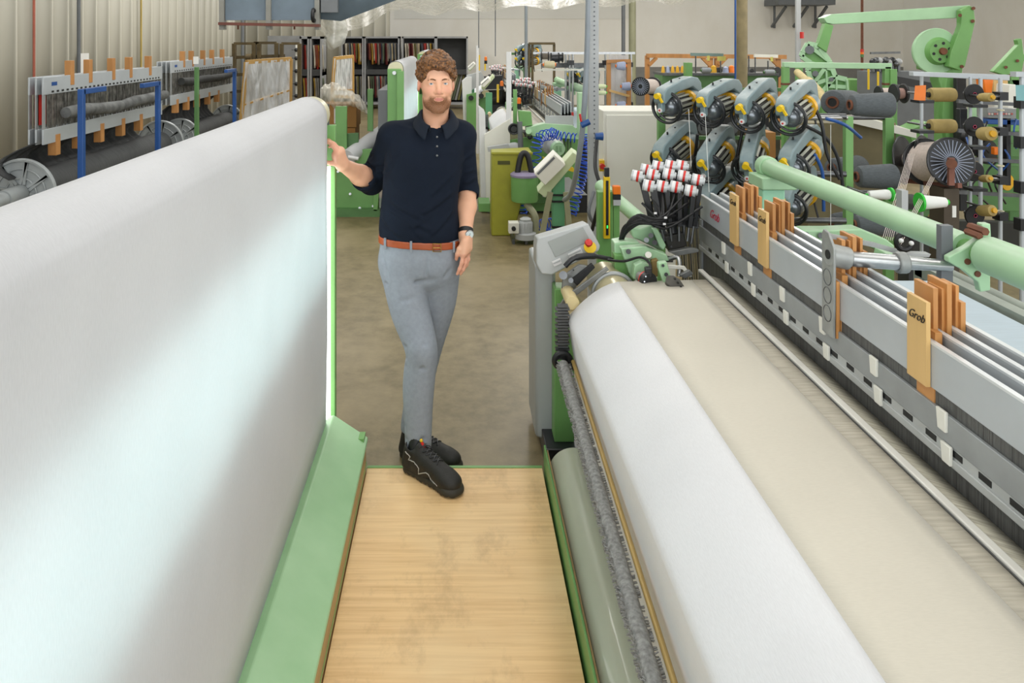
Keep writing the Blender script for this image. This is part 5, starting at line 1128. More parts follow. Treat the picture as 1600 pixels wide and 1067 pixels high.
a = at(963, 290, 4.3); M().box(a.x-.02, a.x+.02, 4.28, 4.32, a.z, at(0, 303, 4.3).z).build('orange_lens', orange, bc, bevel=.003); M().box(a.x-.021, a.x+.021, 4.279, 4.321, at(0, 311, 4.3).z, at(0, 303, 4.3).z).build('black_ring', black, bc); M().box(a.x-.02, a.x+.02, 4.28, 4.32, at(0, 320, 4.3).z, at(0, 311, 4.3).z).build('mount', grey, bc); M().box(a.x-.018, a.x+.018, 4.3, 4.33, .6, at(0, 320, 4.3).z).build('mount_post', green, bc)
gp = tag(M().cyl(at(938, 290, 4.9), at(1008, 350, 4.4), .04, n=24).build('green_pipe', greenL), 'pale green pipe slanting down behind the beacon', 'pipe')
# further yellow strips and beacons on looms down the row
for i, (x, y0, y1, D, s) in enumerate([(778, 132, 160, 11.5, 3.5), (758, 95, 110, 14.5, 2.4), (749, 86, 110, 15, 2)]):
    a, b2 = at(x, y0, D), at(x, y1, D); r_ = s/2*D/1200; tag(M().box(a.x-r_, a.x+r_, D, D+.04, b2.z, a.z).build('yellow_strip', yellow), ['yellow light curtain strip at the second loom', 'yellow light curtain strip at the third loom', 'farthest yellow light curtain strip beside the slim white bar'][i], 'light curtain')
for i, (x, y, D) in enumerate([(784, 131, 11), (811, 158, 9.3), (759, 92, 14)]):
    a = at(x, y, D); q = thing('beacon_light', ['small orange beacon left of the white upright bar', 'orange beacon right of the white upright bar', 'farthest orange beacon at the third loom'][i], 'beacon', a); M().cyl((a.x, D, a.z-.03), (a.x, D, a.z+.02), .025).sph((a.x, D, a.z+.02), .025).build('lens', orange, q); M().cyl((a.x, D, a.z-.09), (a.x, D, a.z-.03), .027).build('base', black, q)
# ------------------------------------------------------------------ front loom: control pedestal, weft selector and temple gear
def pz(pts, D, off, name, m, par, bevel=.002, local=False): return M().plate([at(*p) if len(p) == 3 else at(p[0], p[1], D) for p in pts], off if isinstance(off, tuple) else (0, off, 0)).build(name, m, par, bevel=bevel)
ped = thing('control_pedestal', 'grey control pedestal with slanted panel and red emergency stop at the loom end', 'control panel', (.42, 3.7, 0))
pm_ = mat('pedestal_grey', 'a9adad', .4, var=.02)
M().prism([(.372, 3.62), (.40, 3.60), (.462, 3.60), (.462, 3.95), (.372, 3.95)], 'xy', .05, .86).build('column_cover', pm_, ped, bevel=.014)
M().box(.452, .462, 3.585, 3.60, .05, .86).build('edge_strip', steel, ped)
pz([(840, 372), (919, 349), (938, 384), (936, 392), (862, 430), (846, 428), (838, 412), (838, 384)], 3.50, (0, .14, -.02), 'panel_housing', mat('panel_grey', 'b9bdbd', .4, var=.02), ped, bevel=.006)
pz([(856, 378), (911, 355), (922, 376), (868, 402)], 3.496, (0, .003, 0), 'display', mat('panel_display', '9fa4a1', .25, var=.02), ped, .001)
for pts in ([(862, 409), (875, 403), (878, 411), (866, 417)], [(887, 397), (907, 387), (911, 395), (891, 405)]): pz(pts, 3.495, (0, .003, 0), 'key_pad', white, ped, .001)
for pts in ([(864, 411), (875, 406), (876, 408), (865, 413)], [(888, 399), (907, 390), (908, 392), (889, 401)]): pz(pts, 3.4935, (0, .002, 0), 'key_row', grey, ped, 0)
es = M().lathe(at(922, 386, 3.49), (.1, 1, -.6), [(0, .028), (.006, .028)], 28).build('stop_plate', yellow, ped)
M().lathe(at(920, 378, 3.44), (.1, 1, -.7), [(0, .010), (.002, .015), (.012, .018), (.03, .010), (.045, .009)], 28).build('stop_button', red, es)
sc = thing('loom_side_frame', 'green end frame of the front loom behind the control pedestal', 'frame side', (.5, 3.5, 0))
M().box(.445, .535, 3.48, 3.58, .10, .795).build('side_column', green, lo, bevel=.004)
bpy.data.objects.remove(sc)
M().box(.40, .60, 3.42, 3.9, 0, .10).build('column_foot', blackP, lo, bevel=.004)
M().box(.470, .50, 3.474, 3.48, .58, .68).build('green_slot', black, lo)
# breast roller lever and guard
M().tube(smooth_pts([at(883, 416, 3.40), at(898, 403, 3.40), at(925, 400, 3.42), at(950, 404, 3.44), at(962, 406, 3.46)]), [.012]*9+[.014]*9+[.010]*9+[.007]*6, 10).build('black_handle', blackP, lo)
M().tube(smooth_pts([at(950, 406, 3.42), at(975, 408, 3.36), at(1000, 402, 3.32), at(1014, 410, 3.28), at(1017, 422, 3.25)]), .0055, 8).build('sensor_cable', black, lo)
pz([(880, 432), (905, 414), (922, 416), (905, 440), (893, 462), (878, 452)], 3.38, .02, 'lever_plate', mat('zinc_plate', '8c8e8c', .4, .5, var=.08, vscale=25), lo)
pz([(893, 437), (925, 412), (930, 418), (902, 447)], 3.365, .02, 'black_link', black, lo)
for x, y, r_, m_ in ((880, 430, .018, steelD), (892, 438, .011, steelD), (896, 422, .004, black)): M().cyl(at(x, y, 3.34), at(x, y, 3.39), r_, n=20).build('pivot', m_, lo)
pz([(874, 478), (884, 463), (948, 417), (952, 422), (890, 470), (880, 486)], 3.31, .015, 'ring_bracket', MATS['zinc_plate'], lo)
# temple gear (green castings, disc motor, temple)
tg = thing('temple_gear', 'green castings with a black disc motor and toothed temple at the cloth edge', 'loom gear', at(1000, 440, 3.4))
pz([(960, 380), (975, 377), (1000, 380), (1000, 388), (972, 388), (968, 450), (962, 445)], 3.45, .08, 'casting', greenL, tg, .004)
pz([(970, 388), (1008, 385), (1042, 398), (1046, 408), (1010, 412), (992, 440), (985, 432)], 3.38, .05, 'casting', greenL, tg, .005)
pz([(960, 398), (985, 398), (992, 448), (962, 455)], 3.42, .06, 'casting', green, tg, .004)
pz([(983, 352), (1000, 358), (1018, 352), (1034, 366), (1040, 388), (1030, 391), (1000, 376), (990, 372)], 3.52, .08, 'casting', greenL, tg, .006)
pz([(1019, 357), (1028, 358), (1041, 384), (1037, 392), (1030, 386)], 3.46, .03, 'casting', greenL, tg, .005)
pz([(992, 415), (1003, 410), (1014, 414), (1014, 428), (1000, 440), (990, 436)], 3.30, .04, 'motor_bracket', greenL, tg, .003)
M().cyl(at(1000, 432, 3.27), at(1013, 436, 3.22), .022, n=28).build('motor_body', mat('cast_motor', '8b8a86', .5, .4), tg)
M().cyl(at(1007, 436, 3.235), at(1010, 437, 3.225), .034, n=32).build('red_band', red, tg)
M().cyl(at(1010, 437, 3.225), at(1015, 440, 3.20), .036, n=32).build('disc_cover', blackP, tg, bevel=.002)
M().box(*[v for v in (at(1009, 0, 3.2).x, at(1019, 0, 3.2).x, 3.20, 3.23, at(0, 434, 3.2).z, at(0, 419, 3.2).z)]).build('cover_box', blackP, tg, bevel=.004)
for x, y in ((1007, 440), (1017, 451), (1009, 432)): M().cyl(at(x, y, 3.19), at(x, y, 3.2), .003, n=10).build('screw', steel, tg)
pz([(1019, 408), (1028, 405), (1028, 432), (1019, 434)], 3.34, .03, 'brown_block', mat('brown_block', '8d7646', .6), tg)
pz([(1029, 411), (1042, 409), (1050, 438), (1047, 444), (1037, 443), (1029, 420)], 3.20, .03, 'temple_arm', greenL, tg, .004)
M().cyl(at(1041, 429, 3.18), at(1041, 429, 3.2), .008, n=12).cyl(at(1036, 415, 3.18), at(1036, 415, 3.2), .006, n=12).build('arm_bolt', black, tg)
pz([(1042, 430), (1052, 430), (1062, 436), (1076, 457), (1078, 466), (1073, 467), (1050, 450), (1040, 441)], 3.14, (0, .012, -.012), 'temple', mat('temple_steel', '6f6e6a', .45, .6, var=.1, vscale=30), tg, .002)
for i in range(5): p_ = at(1055+4.6*i, 436+6.2*i, 3.13); M().cyl(p_, p_+Vector((0, .004, 0)), .0045, n=10).build('temple_hole', black, tg)
pz([(990, 446), (1024, 440), (1024, 445), (990, 452)], 3.26, .01, 'thread_bar', steelD, tg)
M().tube(smooth_pts([at(1045, 405, 3.4), at(1058, 402, 3.38), at(1062, 412, 3.36), at(1061, 432, 3.34)]), .010, 12).build('suction_pipe', steel, tg)
pz([(1044, 414), (1070, 416), (1082, 432), (1078, 434), (1066, 421), (1044, 420)], 3.32, .01, 'bracket', cream, tg)
pz([(1008, 398), (1052, 402), (1052, 410), (1008, 410)], 3.42, .02, 'linkage', steelD, tg)
pz([(1062, 430), (1078, 422), (1084, 428), (1070, 436)], 3.3, .02, 'linkage', MATS['zinc_plate'], tg)
M().cyl(at(1013, 398, 3.36), at(1013, 402, 3.40), .014).build('guide_roller', cream, tg)
for x, y, m_ in ((982, 393, blackP), (1023, 379, black), (1010, 375, steelD), (1017, 368, blackP)): M().cyl(at(x, y, 3.35), at(x, y, 3.55), .011, n=16).build('bolt', m_, tg)
# weft selector
ws = thing('weft_selector', 'bundle of red and white banded selector heads on black stems at the loom end', 'weft selector', at(1050, 400, 3.5))
heads = [(1009, 265, 3.62), (1027, 260, 3.62), (1047, 259, 3.62), (1064, 259, 3.62), (995, 275, 3.56), (1019, 273, 3.56), (1044, 272, 3.56), (1067, 275, 3.56), (1089, 281, 3.56), (1013, 290, 3.50), (1034, 291, 3.50), (1055, 292, 3.50), (1078, 298, 3.50)]
silver = mat('selector_silver', 'bfc3c4', .35, .2)
for i, (x, y, D) in enumerate(heads):
    c = at(x, y, D); ax = Vector((1, -.35, -.18)).normalized()
    h = M().lathe(c-ax*.024, ax, [(0, .022), (.001, .026), (.024, .026)], 24).build('selector_head', white, ws)
    M().lathe(c-ax*.0245, ax, [(0, .020), (.001, .0265), (.010, .0265)], 24).lathe(c+ax*.006, ax, [(0, .0262), (.020, .0262), (.020, .017), (.030, .014)], 24).build('head_cap', silver, h)
    M().lathe(c+ax*.001, ax, [(0, .0266), (.010, .0266)], 24).build('red_band', red, h)
    e = at(1022+(x-1009)*.55+14, 384-(3.62-D)*60, D-.02); s0 = c+ax*.016
    M().bar(s0+Vector((0, 0, .016)), s0.lerp(e, .72), .020, .030).build('stem', blackP, h, bevel=.002)
    M().cyl(s0.lerp(e, .7), e, .006, n=8).build('rod', steelD, h)
pz([(1028, 338), (1092, 346), (1092, 358), (1028, 350)], 3.54, .10, 'stem_carrier', mat('gunmetal', '5a5c5e', .45, .4), ws, .004)
M().cyl(at(1050, 350, 3.56), at(1052, 372, 3.54), .022).build('neck', blackP, ws)
pz([(1038, 370), (1068, 364), (1074, 384), (1046, 394)], 3.5, .08, 'base_block', mat('iron_block', '3a3935', .5, .3, var=.1), ws, .004)
pz([(1045, 394), (1078, 388), (1092, 390), (1092, 394), (1060, 400)], 3.46, .03, 'base_bracket', MATS['zinc_plate'], ws)
for x, y in ((1047, 372), (1049, 385)): M().cyl(at(x, y, 3.49), at(x, y, 3.5), .005, n=10).build('hole', black, ws)
cr_ = random.Random(4)
for i in range(16):
    x, y, D = heads[i % 13]; a = cr_.uniform(-6, 6)
    P_ = [at(x+8, y+42, 3.5), at(1035+a, 346+cr_.uniform(-8, 14), 3.42), at(1000+a, 340+cr_.uniform(-8, 10), 3.42), at(978+a*.6, 358+cr_.uniform(-5, 5), 3.45), at(970+a*.5, 378, 3.5), at(967+a*.5, 398, 3.55)]
    M().tube(smooth_pts(P_, 6), .0052, 6).build('cable', black, ws)
for x, y in ((1024, 333), (1040, 340), (1038, 350)): M().cbox(at(x, y, 3.38), .006, .003, .004).build('cable_tie', white, ws)
for i in range(11):
    a = at(1062+3.6*i, 345+(i % 3)*5, 3.66+.02*(i % 2)); M().bar(a, (a.x+.02, a.y, .70), .007, .007).build('guide_rod', mat('guide_rod_%d' % i, ['8a8266', '6a6a66', 'a09a86'][i % 3], .4, .5), ws)
# ------------------------------------------------------------------ yarn feeders
fd = thing('yarn_feeder', '', 'yarn feeder', (0, 0, 0), 'grey-blue yarn feeders on the feeder stand')
M().prism([(-.062, .04), (-.060, .095), (-.035, .122), (.10, .150), (.18, .152), (.235, .135), (.262, .10), (.270, .02), (.255, -.05), (.225, -.05), (.222, .055), (.18, .088), (.03, .078), (-.02, .050), (-.050, .030)], 'yz', -.036, .036).build('housing', feedG, fd, bevel=.012, local=True)
M().prism([(-.058, .06), (-.030, .06), (-.030, -.006), (-.036, -.018), (-.052, -.018), (-.058, -.006)], 'yz', -.015, .015).build('nose', feedG, fd, bevel=.005, local=True)
kn = M().cyl((0, -.082, .082), (0, -.060, .082), .0165, n=20).build('yellow_knob', yellow, fd, local=True); M().bar((.012, -.075, .082), (.030, -.072, .045), .012, .008, (0, 1, 0)).build('lever', yellow, kn, local=True)
M().ring((0, .0, 0), (0, 1, 0), .090, .0085, 40).build('balloon_ring', blackP, fd, local=True)
M().ring((0, .018, 0), (0, 1, 0), .076, .006, 40).build('inner_ring', steelD, fd, local=True)
for s in (-1, 1): M().cyl((s*.055, .0, -.06), (s*.03, .20, -.03), .005, n=8).build('ring_strut', steelD, fd, local=True)
M().lathe((0, -.012, 0), (0, 1, 0), [(0, .012), (.0, .024), (.012, .046), (.03, .058), (.045, .060)], 32).build('drum_cone', mat('drum_steel', '7d8388', .25, .6), fd, local=True)
M().cyl((0, .03, 0), (0, .17, 0), .049, n=28).build('drum_core', black, fd, local=True)
for i in range(12):
    a = 2*PI*i/12; M().bar((.057*math.cos(a), .03, .057*math.sin(a)), (.057*math.cos(a), .152, .057*math.sin(a)), .014, .006, (math.cos(a), 0, math.sin(a))).build('drum_bar', mat('drum_bar_grey', 'a7a99c', .4, .3) if i == 0 else MATS['drum_bar_grey'], fd, local=True)
M().lathe((0, .152, 0), (0, 1, 0), [(0, .058), (0, .071), (.020, .073), (.020, .05)], 36).build('yellow_ring', mat('feeder_yellow', 'e0a91e', .4), fd, local=True)
M().lathe((0, .173, 0), (0, 1, 0), [(0, .060), (.03, .068), (.055, .062), (.06, .03)], 36).build('motor_back', feedG, fd, local=True)
M().cyl((0, -.060, -.004), (0, -.050, -.004), .014, n=20).build('nose_eye', white, fd, local=True); M().cyl((0, -.0625, -.004), (0, -.060, -.004), .005, n=12).build('eye_centre', red, fd, local=True)
for y, x in ((.05, -.004), (.11, .004)): M().cyl((x, y, .139+.0), (x, y+.0, .1545), .005, n=10).build('screw_hole', black, fd, local=True)
M().tube(smooth_pts([(0, .262, .08), (.01, .29, .02), (.0, .28, -.10), (.02, .27, -.20)]), .006, 8).build('cable', black, fd, local=True)
FP = [(1042, 168, 4.7), (1108, 174, 4.57), (1168, 182, 4.43), (1232, 185, 4.3), (1040, 252, 4.7), (1107, 264, 4.57), (1171, 266, 4.43), (1237, 264, 4.3), (1040, 328, 4.7), (1109, 326, 4.57), (1172, 338, 4.43), (1233, 326, 4.3)]
for i, (x, y, D) in enumerate(FP):
    lab = 'yarn feeder, %s in the %s row of the feeder stand' % (['leftmost', 'second from left', 'third from left', 'rightmost'][i % 4], ['top', 'middle', 'bottom'][i//4])
    rz = -math.radians([44, 44, 42, 43, 42, 38, 30, 44, 42, 40, 34, 42][i]); tilt = math.radians([5, 6, 12, 11, 15, 17, 20, 15, 10, 12, 12, 12][i])
    if i == 0: fd.location = at(x, y, D); fd.rotation_euler = (tilt, 0, rz); fd.scale = (1.05, 1.5, 1.05); fd['label'] = lab
    else: dup(fd, at(x, y, D), rz, lab, tilt=tilt)
fs = thing('feeder_stand', 'green post stand carrying the rows of yarn feeders', 'stand', (2, 4.9, 0))
for px, D in ((1033, 4.98), (1325, 4.75), (1236, 4.85)):
    a = at(px, 182 if px == 1325 else 150, D); M().box(a.x-.024, a.x+.024, D-.02, D+.02, 0, a.z).build('post', green, fs, bevel=.003)
for y in (182, 272, 345):
    M().cyl(at(1036, y-4, 4.93), at(1322, y, 4.68), .018, n=20).build('cross_tube', steelD, fs)
M().cyl(at(1262, 184, 4.6), at(1322, 184, 4.7), .016).build('cross_tube', steel, fs)
for i, pts in enumerate([[(1255, 195, 4.4), (1290, 215, 4.4), (1310, 250, 4.4), (1318, 300, 4.4)], [(1262, 150, 4.5), (1283, 190, 4.4), (1292, 240, 4.4), (1312, 280, 4.4)], [(1290, 185, 4.5), (1320, 195, 4.5), (1345, 215, 4.6)], [(1272, 240, 4.4), (1285, 270, 4.4), (1287, 330, 4.4)], [(1090, 210, 4.6), (1086, 260, 4.7), (1095, 300, 4.7)], [(1160, 205, 4.6), (1152, 250, 4.6), (1158, 300, 4.6)]]):
    M().tube(smooth_pts([at(*p) for p in pts]), .010, 8).build('feeder_cable', blueP if i in (2, 3) else black, fs)
for i, (x0, y0, x1, y1) in enumerate([(1102, 178, 1108, 300), (1298, 195, 1298, 400), (1076, 170, 1080, 260)]): tag(M().cyl(at(x0, y0, 4.3), at(x1, y1, 4.0), .0012, n=5).build('yarn', whiteyarn), 'thin white yarn hanging at the feeders, %s of three' % ['middle', 'right', 'left'][i], 'yarn')
# ------------------------------------------------------------------ creel and yarn packages on the right
def package(x0, x1, y, r0, r1, D, m, lab, core=rust, nm='yarn_package', cat='yarn package', grp=None, cr=.48, dD=0, fl=None):
    a, b2 = at(x0, y, D), at(x1, y, D+dD); R0, R1 = r0*D/1200, r1*D/1200; d = (b2-a); Ln = d.length
    t = thing(nm, lab, cat, a, grp)
    M().lathe(a, d, [(0, R0*.6), (.008, R0*.9), (.025, R0), (Ln-.02, R1), (Ln-.004, R1*.92), (Ln, R1*.6)], 32).build('wound_yarn', m, t)
    M().lathe(a-d.normalized()*.012, d, [(.02, R0*cr*.7), (0, R0*cr*.7), (0, R0*cr), (.03, R0*cr)], 24, False).lathe(b2-d.normalized()*.02, d, [(0, R1*cr), (.035, R1*cr), (.035, .001)], 20, False).build('core', core, t)
    M().lathe(a-d.normalized()*.003, d, [(0, .001), (0, R0*cr*.7)], 20, False).build('core_hole', black, t)
    if fl: M().lathe(a-d.normalized()*.01, d, [(0, .01), (0, R0*1.35), (.012, R0*1.35), (.014, .01)], 28).build('flange', fl, t)
    M().cyl(b2, b2+Vector((0, .25, 0)), .008).build('holder', steelD, t)
    return t
G1 = 'charcoal yarn packages on the right stand'
package(1329, 1392, 164, 17, 20, 5.0, darkyarn, 'large charcoal yarn package with rust core, upper right of the stand', grp=G1)
package(1301, 1330, 160, 20, 20, 5.35, darkyarn, 'charcoal yarn package behind the large upper one, its rust core facing left', grp=G1, dD=.3)
package(1339, 1398, 276, 17, 20, 5.0, darkyarn, 'charcoal yarn package above the green tube, middle of the stand', grp=G1)
package(1300, 1342, 262, 15, 20, 5.5, darkyarn, 'charcoal yarn package half hidden by the feeder cables', grp=G1, dD=.2)
package(1336, 1396, 350, 14, 20, 4.9, darkyarn, 'charcoal yarn package seen below the green tube', grp=G1)
package(1300, 1335, 348, 15, 19, 5.3, darkyarn, 'charcoal yarn package below the green tube, left one', grp=G1)
package(1091, 1160, 288, 16, 16, 5.2, darkyarn, 'dark yarn package behind the middle feeders', grp=G1)
cs = thing('package_stand', 'green stand with tubes holding the charcoal yarn packages', 'stand', (3, 5.3, 0))
for px, D in ((1388, 5.3), (1395, 7.0)): a = at(px, 108 if D == 7 else 184, D); M().box(a.x-.03, a.x+.03, D-.02, D+.02, 0, a.z).build('post', green, cs, bevel=.003)
for y in (184, 300, 365): M().cyl(at(1262, y, 5.3), at(1392, y, 5.3), .014).build('cross_tube', steelD, cs)
gg = thing('green_gantry', 'pale green rectangular gantry frame behind the feeders', 'frame', (2.6, 7.2, 0))
pz([(1225, 97), (1394, 99), (1394, 108), (1225, 106)], 7.0, .05, 'top_beam', greenL, gg, .004); pz([(1225, 97), (1245, 97), (1262, 99), (1262, 104), (1245, 104)], 7.3, .05, 'top_beam', greenL, gg)
for px, D in ((1229, 7.0), (1388, 7.0), (1250, 7.8)): a = at(px, 104, D); M().box(a.x-.03, a.x+.03, D, D+.05, 0, a.z).build('post', green, gg, bevel=.004); M().box(a.x-.032, a.x+.032, D-.002, D+.052, a.z-.17, a.z-.15).build('rust_patch', rust, gg)
M().box(at(1262, 0, 6).x, at(1400, 0, 6).x, 6.0, 6.3, 0, at(0, 192, 6).z).build('khaki_table', mat('khaki_board', '7f7656', .6, var=.08), gg, bevel=.005)
tag(M().plate([at(1330, 178, 5.9), at(1432, 206, 5.9), at(1432, 216, 5.9), at(1330, 192, 5.9)], (0, .25, .02)).build('white_table_edge', cream), 'long white rail behind the charcoal yarn packages', 'rail')
# big reels
def reel(x0, x1, y, R, D, m, lab, rim=blackP, spokes=0, core=.35, dD=0, half=None):
    a, b2 = at(x0, y, D), at(x1, y, D+dD); d = (b2-a).normalized(); Ln = (b2-a).length; r_ = R*D/1200; t = thing('yarn_reel', lab, 'reel', a)
    for p in (a, b2): 
        M().lathe(p-d*.006, d, [(0, .01), (0, r_), (.012, r_), (.012, .01)], 40).ring(p, d, r_, .008, 40, 6).build('reel_flange', rim, t)
    M().lathe(a+d*.008, d, [(0, r_*core), (Ln-.016, r_*core)], 36).build('wound_yarn', m, t)
    if spokes:
        u = d.orthogonal().normalized(); w = d.cross(u); q = a if spokes > 0 else b2; sg = -1 if spokes > 0 else 1
        for i in range(abs(spokes)):
            an = 2*PI*i/abs(spokes); e = u*math.cos(an)+w*math.sin(an); M().bar(q+d*.008*sg+e*r_*.25, q+d*.008*sg+e*r_*.92, .005, .003, d).build('reel_spoke', mat('spoke_white', '949db0', .5) if 'spoke_white' not in MATS else MATS['spoke_white'], t)
    return t
reel(1411, 1444, 250, 36, 5.25, pinkyarn, 'black reel with a thin pale pink core left of the large spoked reel', core=.28, dD=-.1)
reel(1447, 1486, 253, 35, 5.1, pinkyarn, 'large black reel of pale pink yarn with white spokes on its flange', spokes=-30, core=.88, dD=-.25)
tag(M().plate([at(1483, 247, 4.78), at(1492, 247, 4.78), at(1492, 290, 4.78), at(1483, 290, 4.78)], (0, .02, 0)).build('rusty_bracket', mat('pinkish_rust', '86594b', .7, .2, var=.1)), 'rusty bracket holding the spoked yarn reel', 'bracket')
M().cyl(at(1487, 256, 4.74), at(1487, 256, 4.78), .03).build('axle', rust, bpy.data.objects['yarn_reel.001'])
rst = thing('reel_stand', 'rusty steel bars under the large spoked reel', 'stand', at(1450, 290, 5)); M().bar(at(1405, 281, 5.3), at(1500, 290, 4.8), .03, .03).build('bar', MATS['pinkish_rust'], rst); M().box(at(1483, 0, 4.8).x, at(1507, 0, 4.8).x, 4.85, 5.0, 0, at(0, 295, 4.85).z).build('brown_box', mat('brown_box', '4a4032', .6), rst); M().box(at(1489, 0, 4.84).x, at(1495, 0, 4.84).x, 4.845, 4.85, at(0, 340, 4.84).z, at(0, 322, 4.84).z).build('warning_label', paper, rst)
for x0, y0, x1, y1, n_, lab in ((1423, 240, 1384, 376, 6, 'bundle of pale yarns running down from the small-core reel'), (1466, 262, 1404, 382, 4, 'bundle of pale yarns running down from the spoked reel')):
    m = M()
    for i in range(n_): m.cyl(at(x0+i*2.0-4, y0, 5.0), at(x1+i*3.2-6, y1, 3.9), .0013, n=5)
    tag(m.build('yarn_bundle', MATS.get('plain_pink') or mat('plain_pink', 'e2d6cf', .6, var=.01)), lab, 'yarn', kind='stuff')
G2 = 'white and green cones above the green tube'
lime = mat('bright_green_plastic', '35c83c', .35)
package(1391, 1356, 304, 8, 6, 4.5, whiteyarn, 'white thread cone with green flange, left of the yarn bundle', lime, 'thread_cone', 'thread cone', G2, .3, 0, lime)
package(1438, 1478, 316, 11, 8, 4.5, whiteyarn, 'white thread cone with green flange, right of the yarn bundle', lime, 'thread_cone', 'thread cone', G2, .5, 0, lime)
package(1492, 1452, 148, 11, 11, 5.3, goldyarn, 'ochre cone right of the orange tag, upper one', black, 'thread_cone', 'thread cone', 'ochre cones on the creel', .4)
package(1492, 1452, 197, 11, 11, 5.3, goldyarn, 'ochre cone above the spoked reel', black, 'thread_cone', 'thread cone', 'ochre cones on the creel', .4)
package(1452, 1490, 342, 8, 11, 5.3, goldyarn, 'ochre cone just above the green tube', black, 'thread_cone', 'thread cone', 'ochre cones on the creel', .4)
for i, (x, y, r_, l_) in enumerate([(1531, 152, 7, 19), (1532, 209, 11, 18), (1533, 279, 6, 14), (1530, 329, 9, 22)]):
    package(x, x+l_, y, r_*.95, r_, 4.9, goldyarn, 'small ochre cone beside a black disc, %s from the top of the creel' % ['first', 'second', 'third', 'fourth'][i], MATS['feeder_yellow'], 'thread_cone', 'thread cone', 'ochre cones on the creel', .45, -.1)
    yd = [147, 198, 268, 337][i]; a = at(1523 if i < 3 else 1524, yd, 5.0); t = thing('tension_disc', 'black tension disc with pink centre, %s from the top' % ['first', 'second', 'third', 'fourth'][i], 'disc', a, 'black tension discs on the creel')
    M().lathe(a, (0, 1, 0), [(0, .001), (0, .062), (.006, .066), (.014, .064)], 36).build('disc', black, t); M().ring(a+Vector((0, -.002, 0)), (0, 1, 0), .010, .002, 16, 6).build('pink_mark', mat('pink_mark_%d' % i, 'c4486a', .5), t)
    M().cyl(a, a+Vector((.0, .1, 0)), .012).build('disc_pin', steelD, t)
    q = at(1563, [150, 205, 281, 337][i], 4.95); m = M().cbox(q, .028, .035, .026); m.cyl(q, at(x+l_, y, 4.85), .012); tag(m.build('creel_clamp', blackP), 'black clamp on the creel post, %s from the top' % ['first', 'second', 'third', 'fourth'][i], 'clamp', 'black clamps on the creel post')
crl = thing('yarn_creel', 'grey steel creel frame of upright tubes and a top rail at the right edge', 'creel', (3.4, 5.1, 0))
pz([(1427, 112), (1578, 117), (1578, 126), (1427, 119)], 5.1, .05, 'top_rail', alu, crl, .003)
for px, w, D, y0 in ((1440, 5, 5.3, 118), (1516, 5, 5.1, 120), (1532, 6, 5.1, 122), (1563, 6, 5.0, 122)):
    a = at(px, y0, D); M().cyl((a.x, D, 0), (a.x, D, a.z), w/2*D/1200, n=16).build('upright_tube', alu, crl)
for px, y in ((1524, 165), (1524, 230), (1524, 295), (1441, 205), (1441, 158)): a = at(px, y, 5.05); M().box(a.x-.05, a.x+.05, 5.0, 5.1, a.z-.010, a.z+.010).build('tie_clamp', blackP, crl, bevel=.002)
for y, px in ((172, 1563), (259, 1563), (330, 1563)): a = at(px, y, 4.97); M().ring(a, (0, 0, 1), .018, .005, 16, 6).build('hose_clip', creamR, crl)
cr2 = thing('yarn_creel', 'second grey creel post cut by the right edge of the picture', 'creel', (at(1597, 0, 4.6).x, 4.6, 0)); a = at(1597, 112, 4.6); M().cyl((a.x, 4.6, 0), (a.x, 4.6, a.z), .014).build('upright_tube', alu, cr2); M().box(a.x-.05, a.x+.10, 4.58, 4.63, a.z-.03, a.z).build('top_rail', alu, cr2)
for y in (160, 222, 292, 350): a = at(1597, y, 4.6); M().cbox(a, .03, .03, .035).build('clamp', blackP, cr2)
tag(M().plate([at(1430, 134, 5.0), at(1447, 133, 5.0), at(1446, 158, 5.0), at(1428, 156, 5.0)], (0, .002, 0)).build('paper_tag', mat('orange_paper', 'e8803a', .7)), 'orange paper tag tied to the creel post', 'tag')
tag(M().plate([at(1587, 133, 4.55), at(1612, 133, 4.55), at(1612, 158, 4.55), at(1588, 157, 4.55)], (0, .002, 0)).build('paper_tag', mat('teal_paper', '7fb0b4', .7)), 'pale teal paper tag at the right edge of the picture', 'tag')
reel(1397, 1412, 146, 14, 6.2, mat('mauve_yarn', 'a07f74', .7), 'small black reel with mauve yarn left of the orange tag', core=.6)
reel(1373, 1398, 147, 12, 6.4, pinkyarn, 'pale pink reel behind the green gantry post', core=.8)
# green machinery further back on the right
gm = thing('green_machine_frame', 'dark green machine frame with dark rods behind the creel', 'machine', (4, 6.5, 0))
def gp2(pts, D, off, m, nm='frame_plate', bv=.004): pz(pts, D, off, nm, m, gm, bv)
gp2([(1480, 116), (1500, 116), (1500, 260), (1484, 240), (1472, 180)], 6.6, .06, green); gp2([(1420, 205), (1450, 190), (1450, 215), (1425, 222)], 6.3, .2, green); gp2([(1500, 225), (1600, 225), (1600, 245), (1500, 245)], 6.4, .1, greenD)
gp2([(1500, 255), (1600, 258), (1600, 330), (1500, 330)], 6.8, .06, greenD); gp2([(1540, 200), (1640, 200), (1640, 226), (1540, 226)], 6.9, .3, greenD); gp2([(1570, 190), (1640, 190), (1640, 205), (1570, 205)], 6.3, .2, green); gp2([(1520, 150), (1530, 150), (1520, 300), (1512, 300)], 6.7, .06, greenL)
gp2([(1500, 170), (1512, 170), (1512, 330), (1500, 330)], 5.9, .05, blackP, 'black_column'); gp2([(1573, 185), (1580, 185), (1580, 290), (1573, 290)], 5.6, .05, black, 'black_column'); gp2([(1495, 118), (1510, 118), (1510, 300), (1495, 300)], 6.5, .05, black, 'black_column')
gp2([(1543, 168), (1588, 170), (1588, 186), (1543, 184)], 5.6, .12, mat('control_rail_grey', '8e9290', .5), 'switch_box'); gp2([(1543, 186), (1600, 188), (1600, 196), (1543, 194)], 5.6, .15, blueP, 'blue_rail')
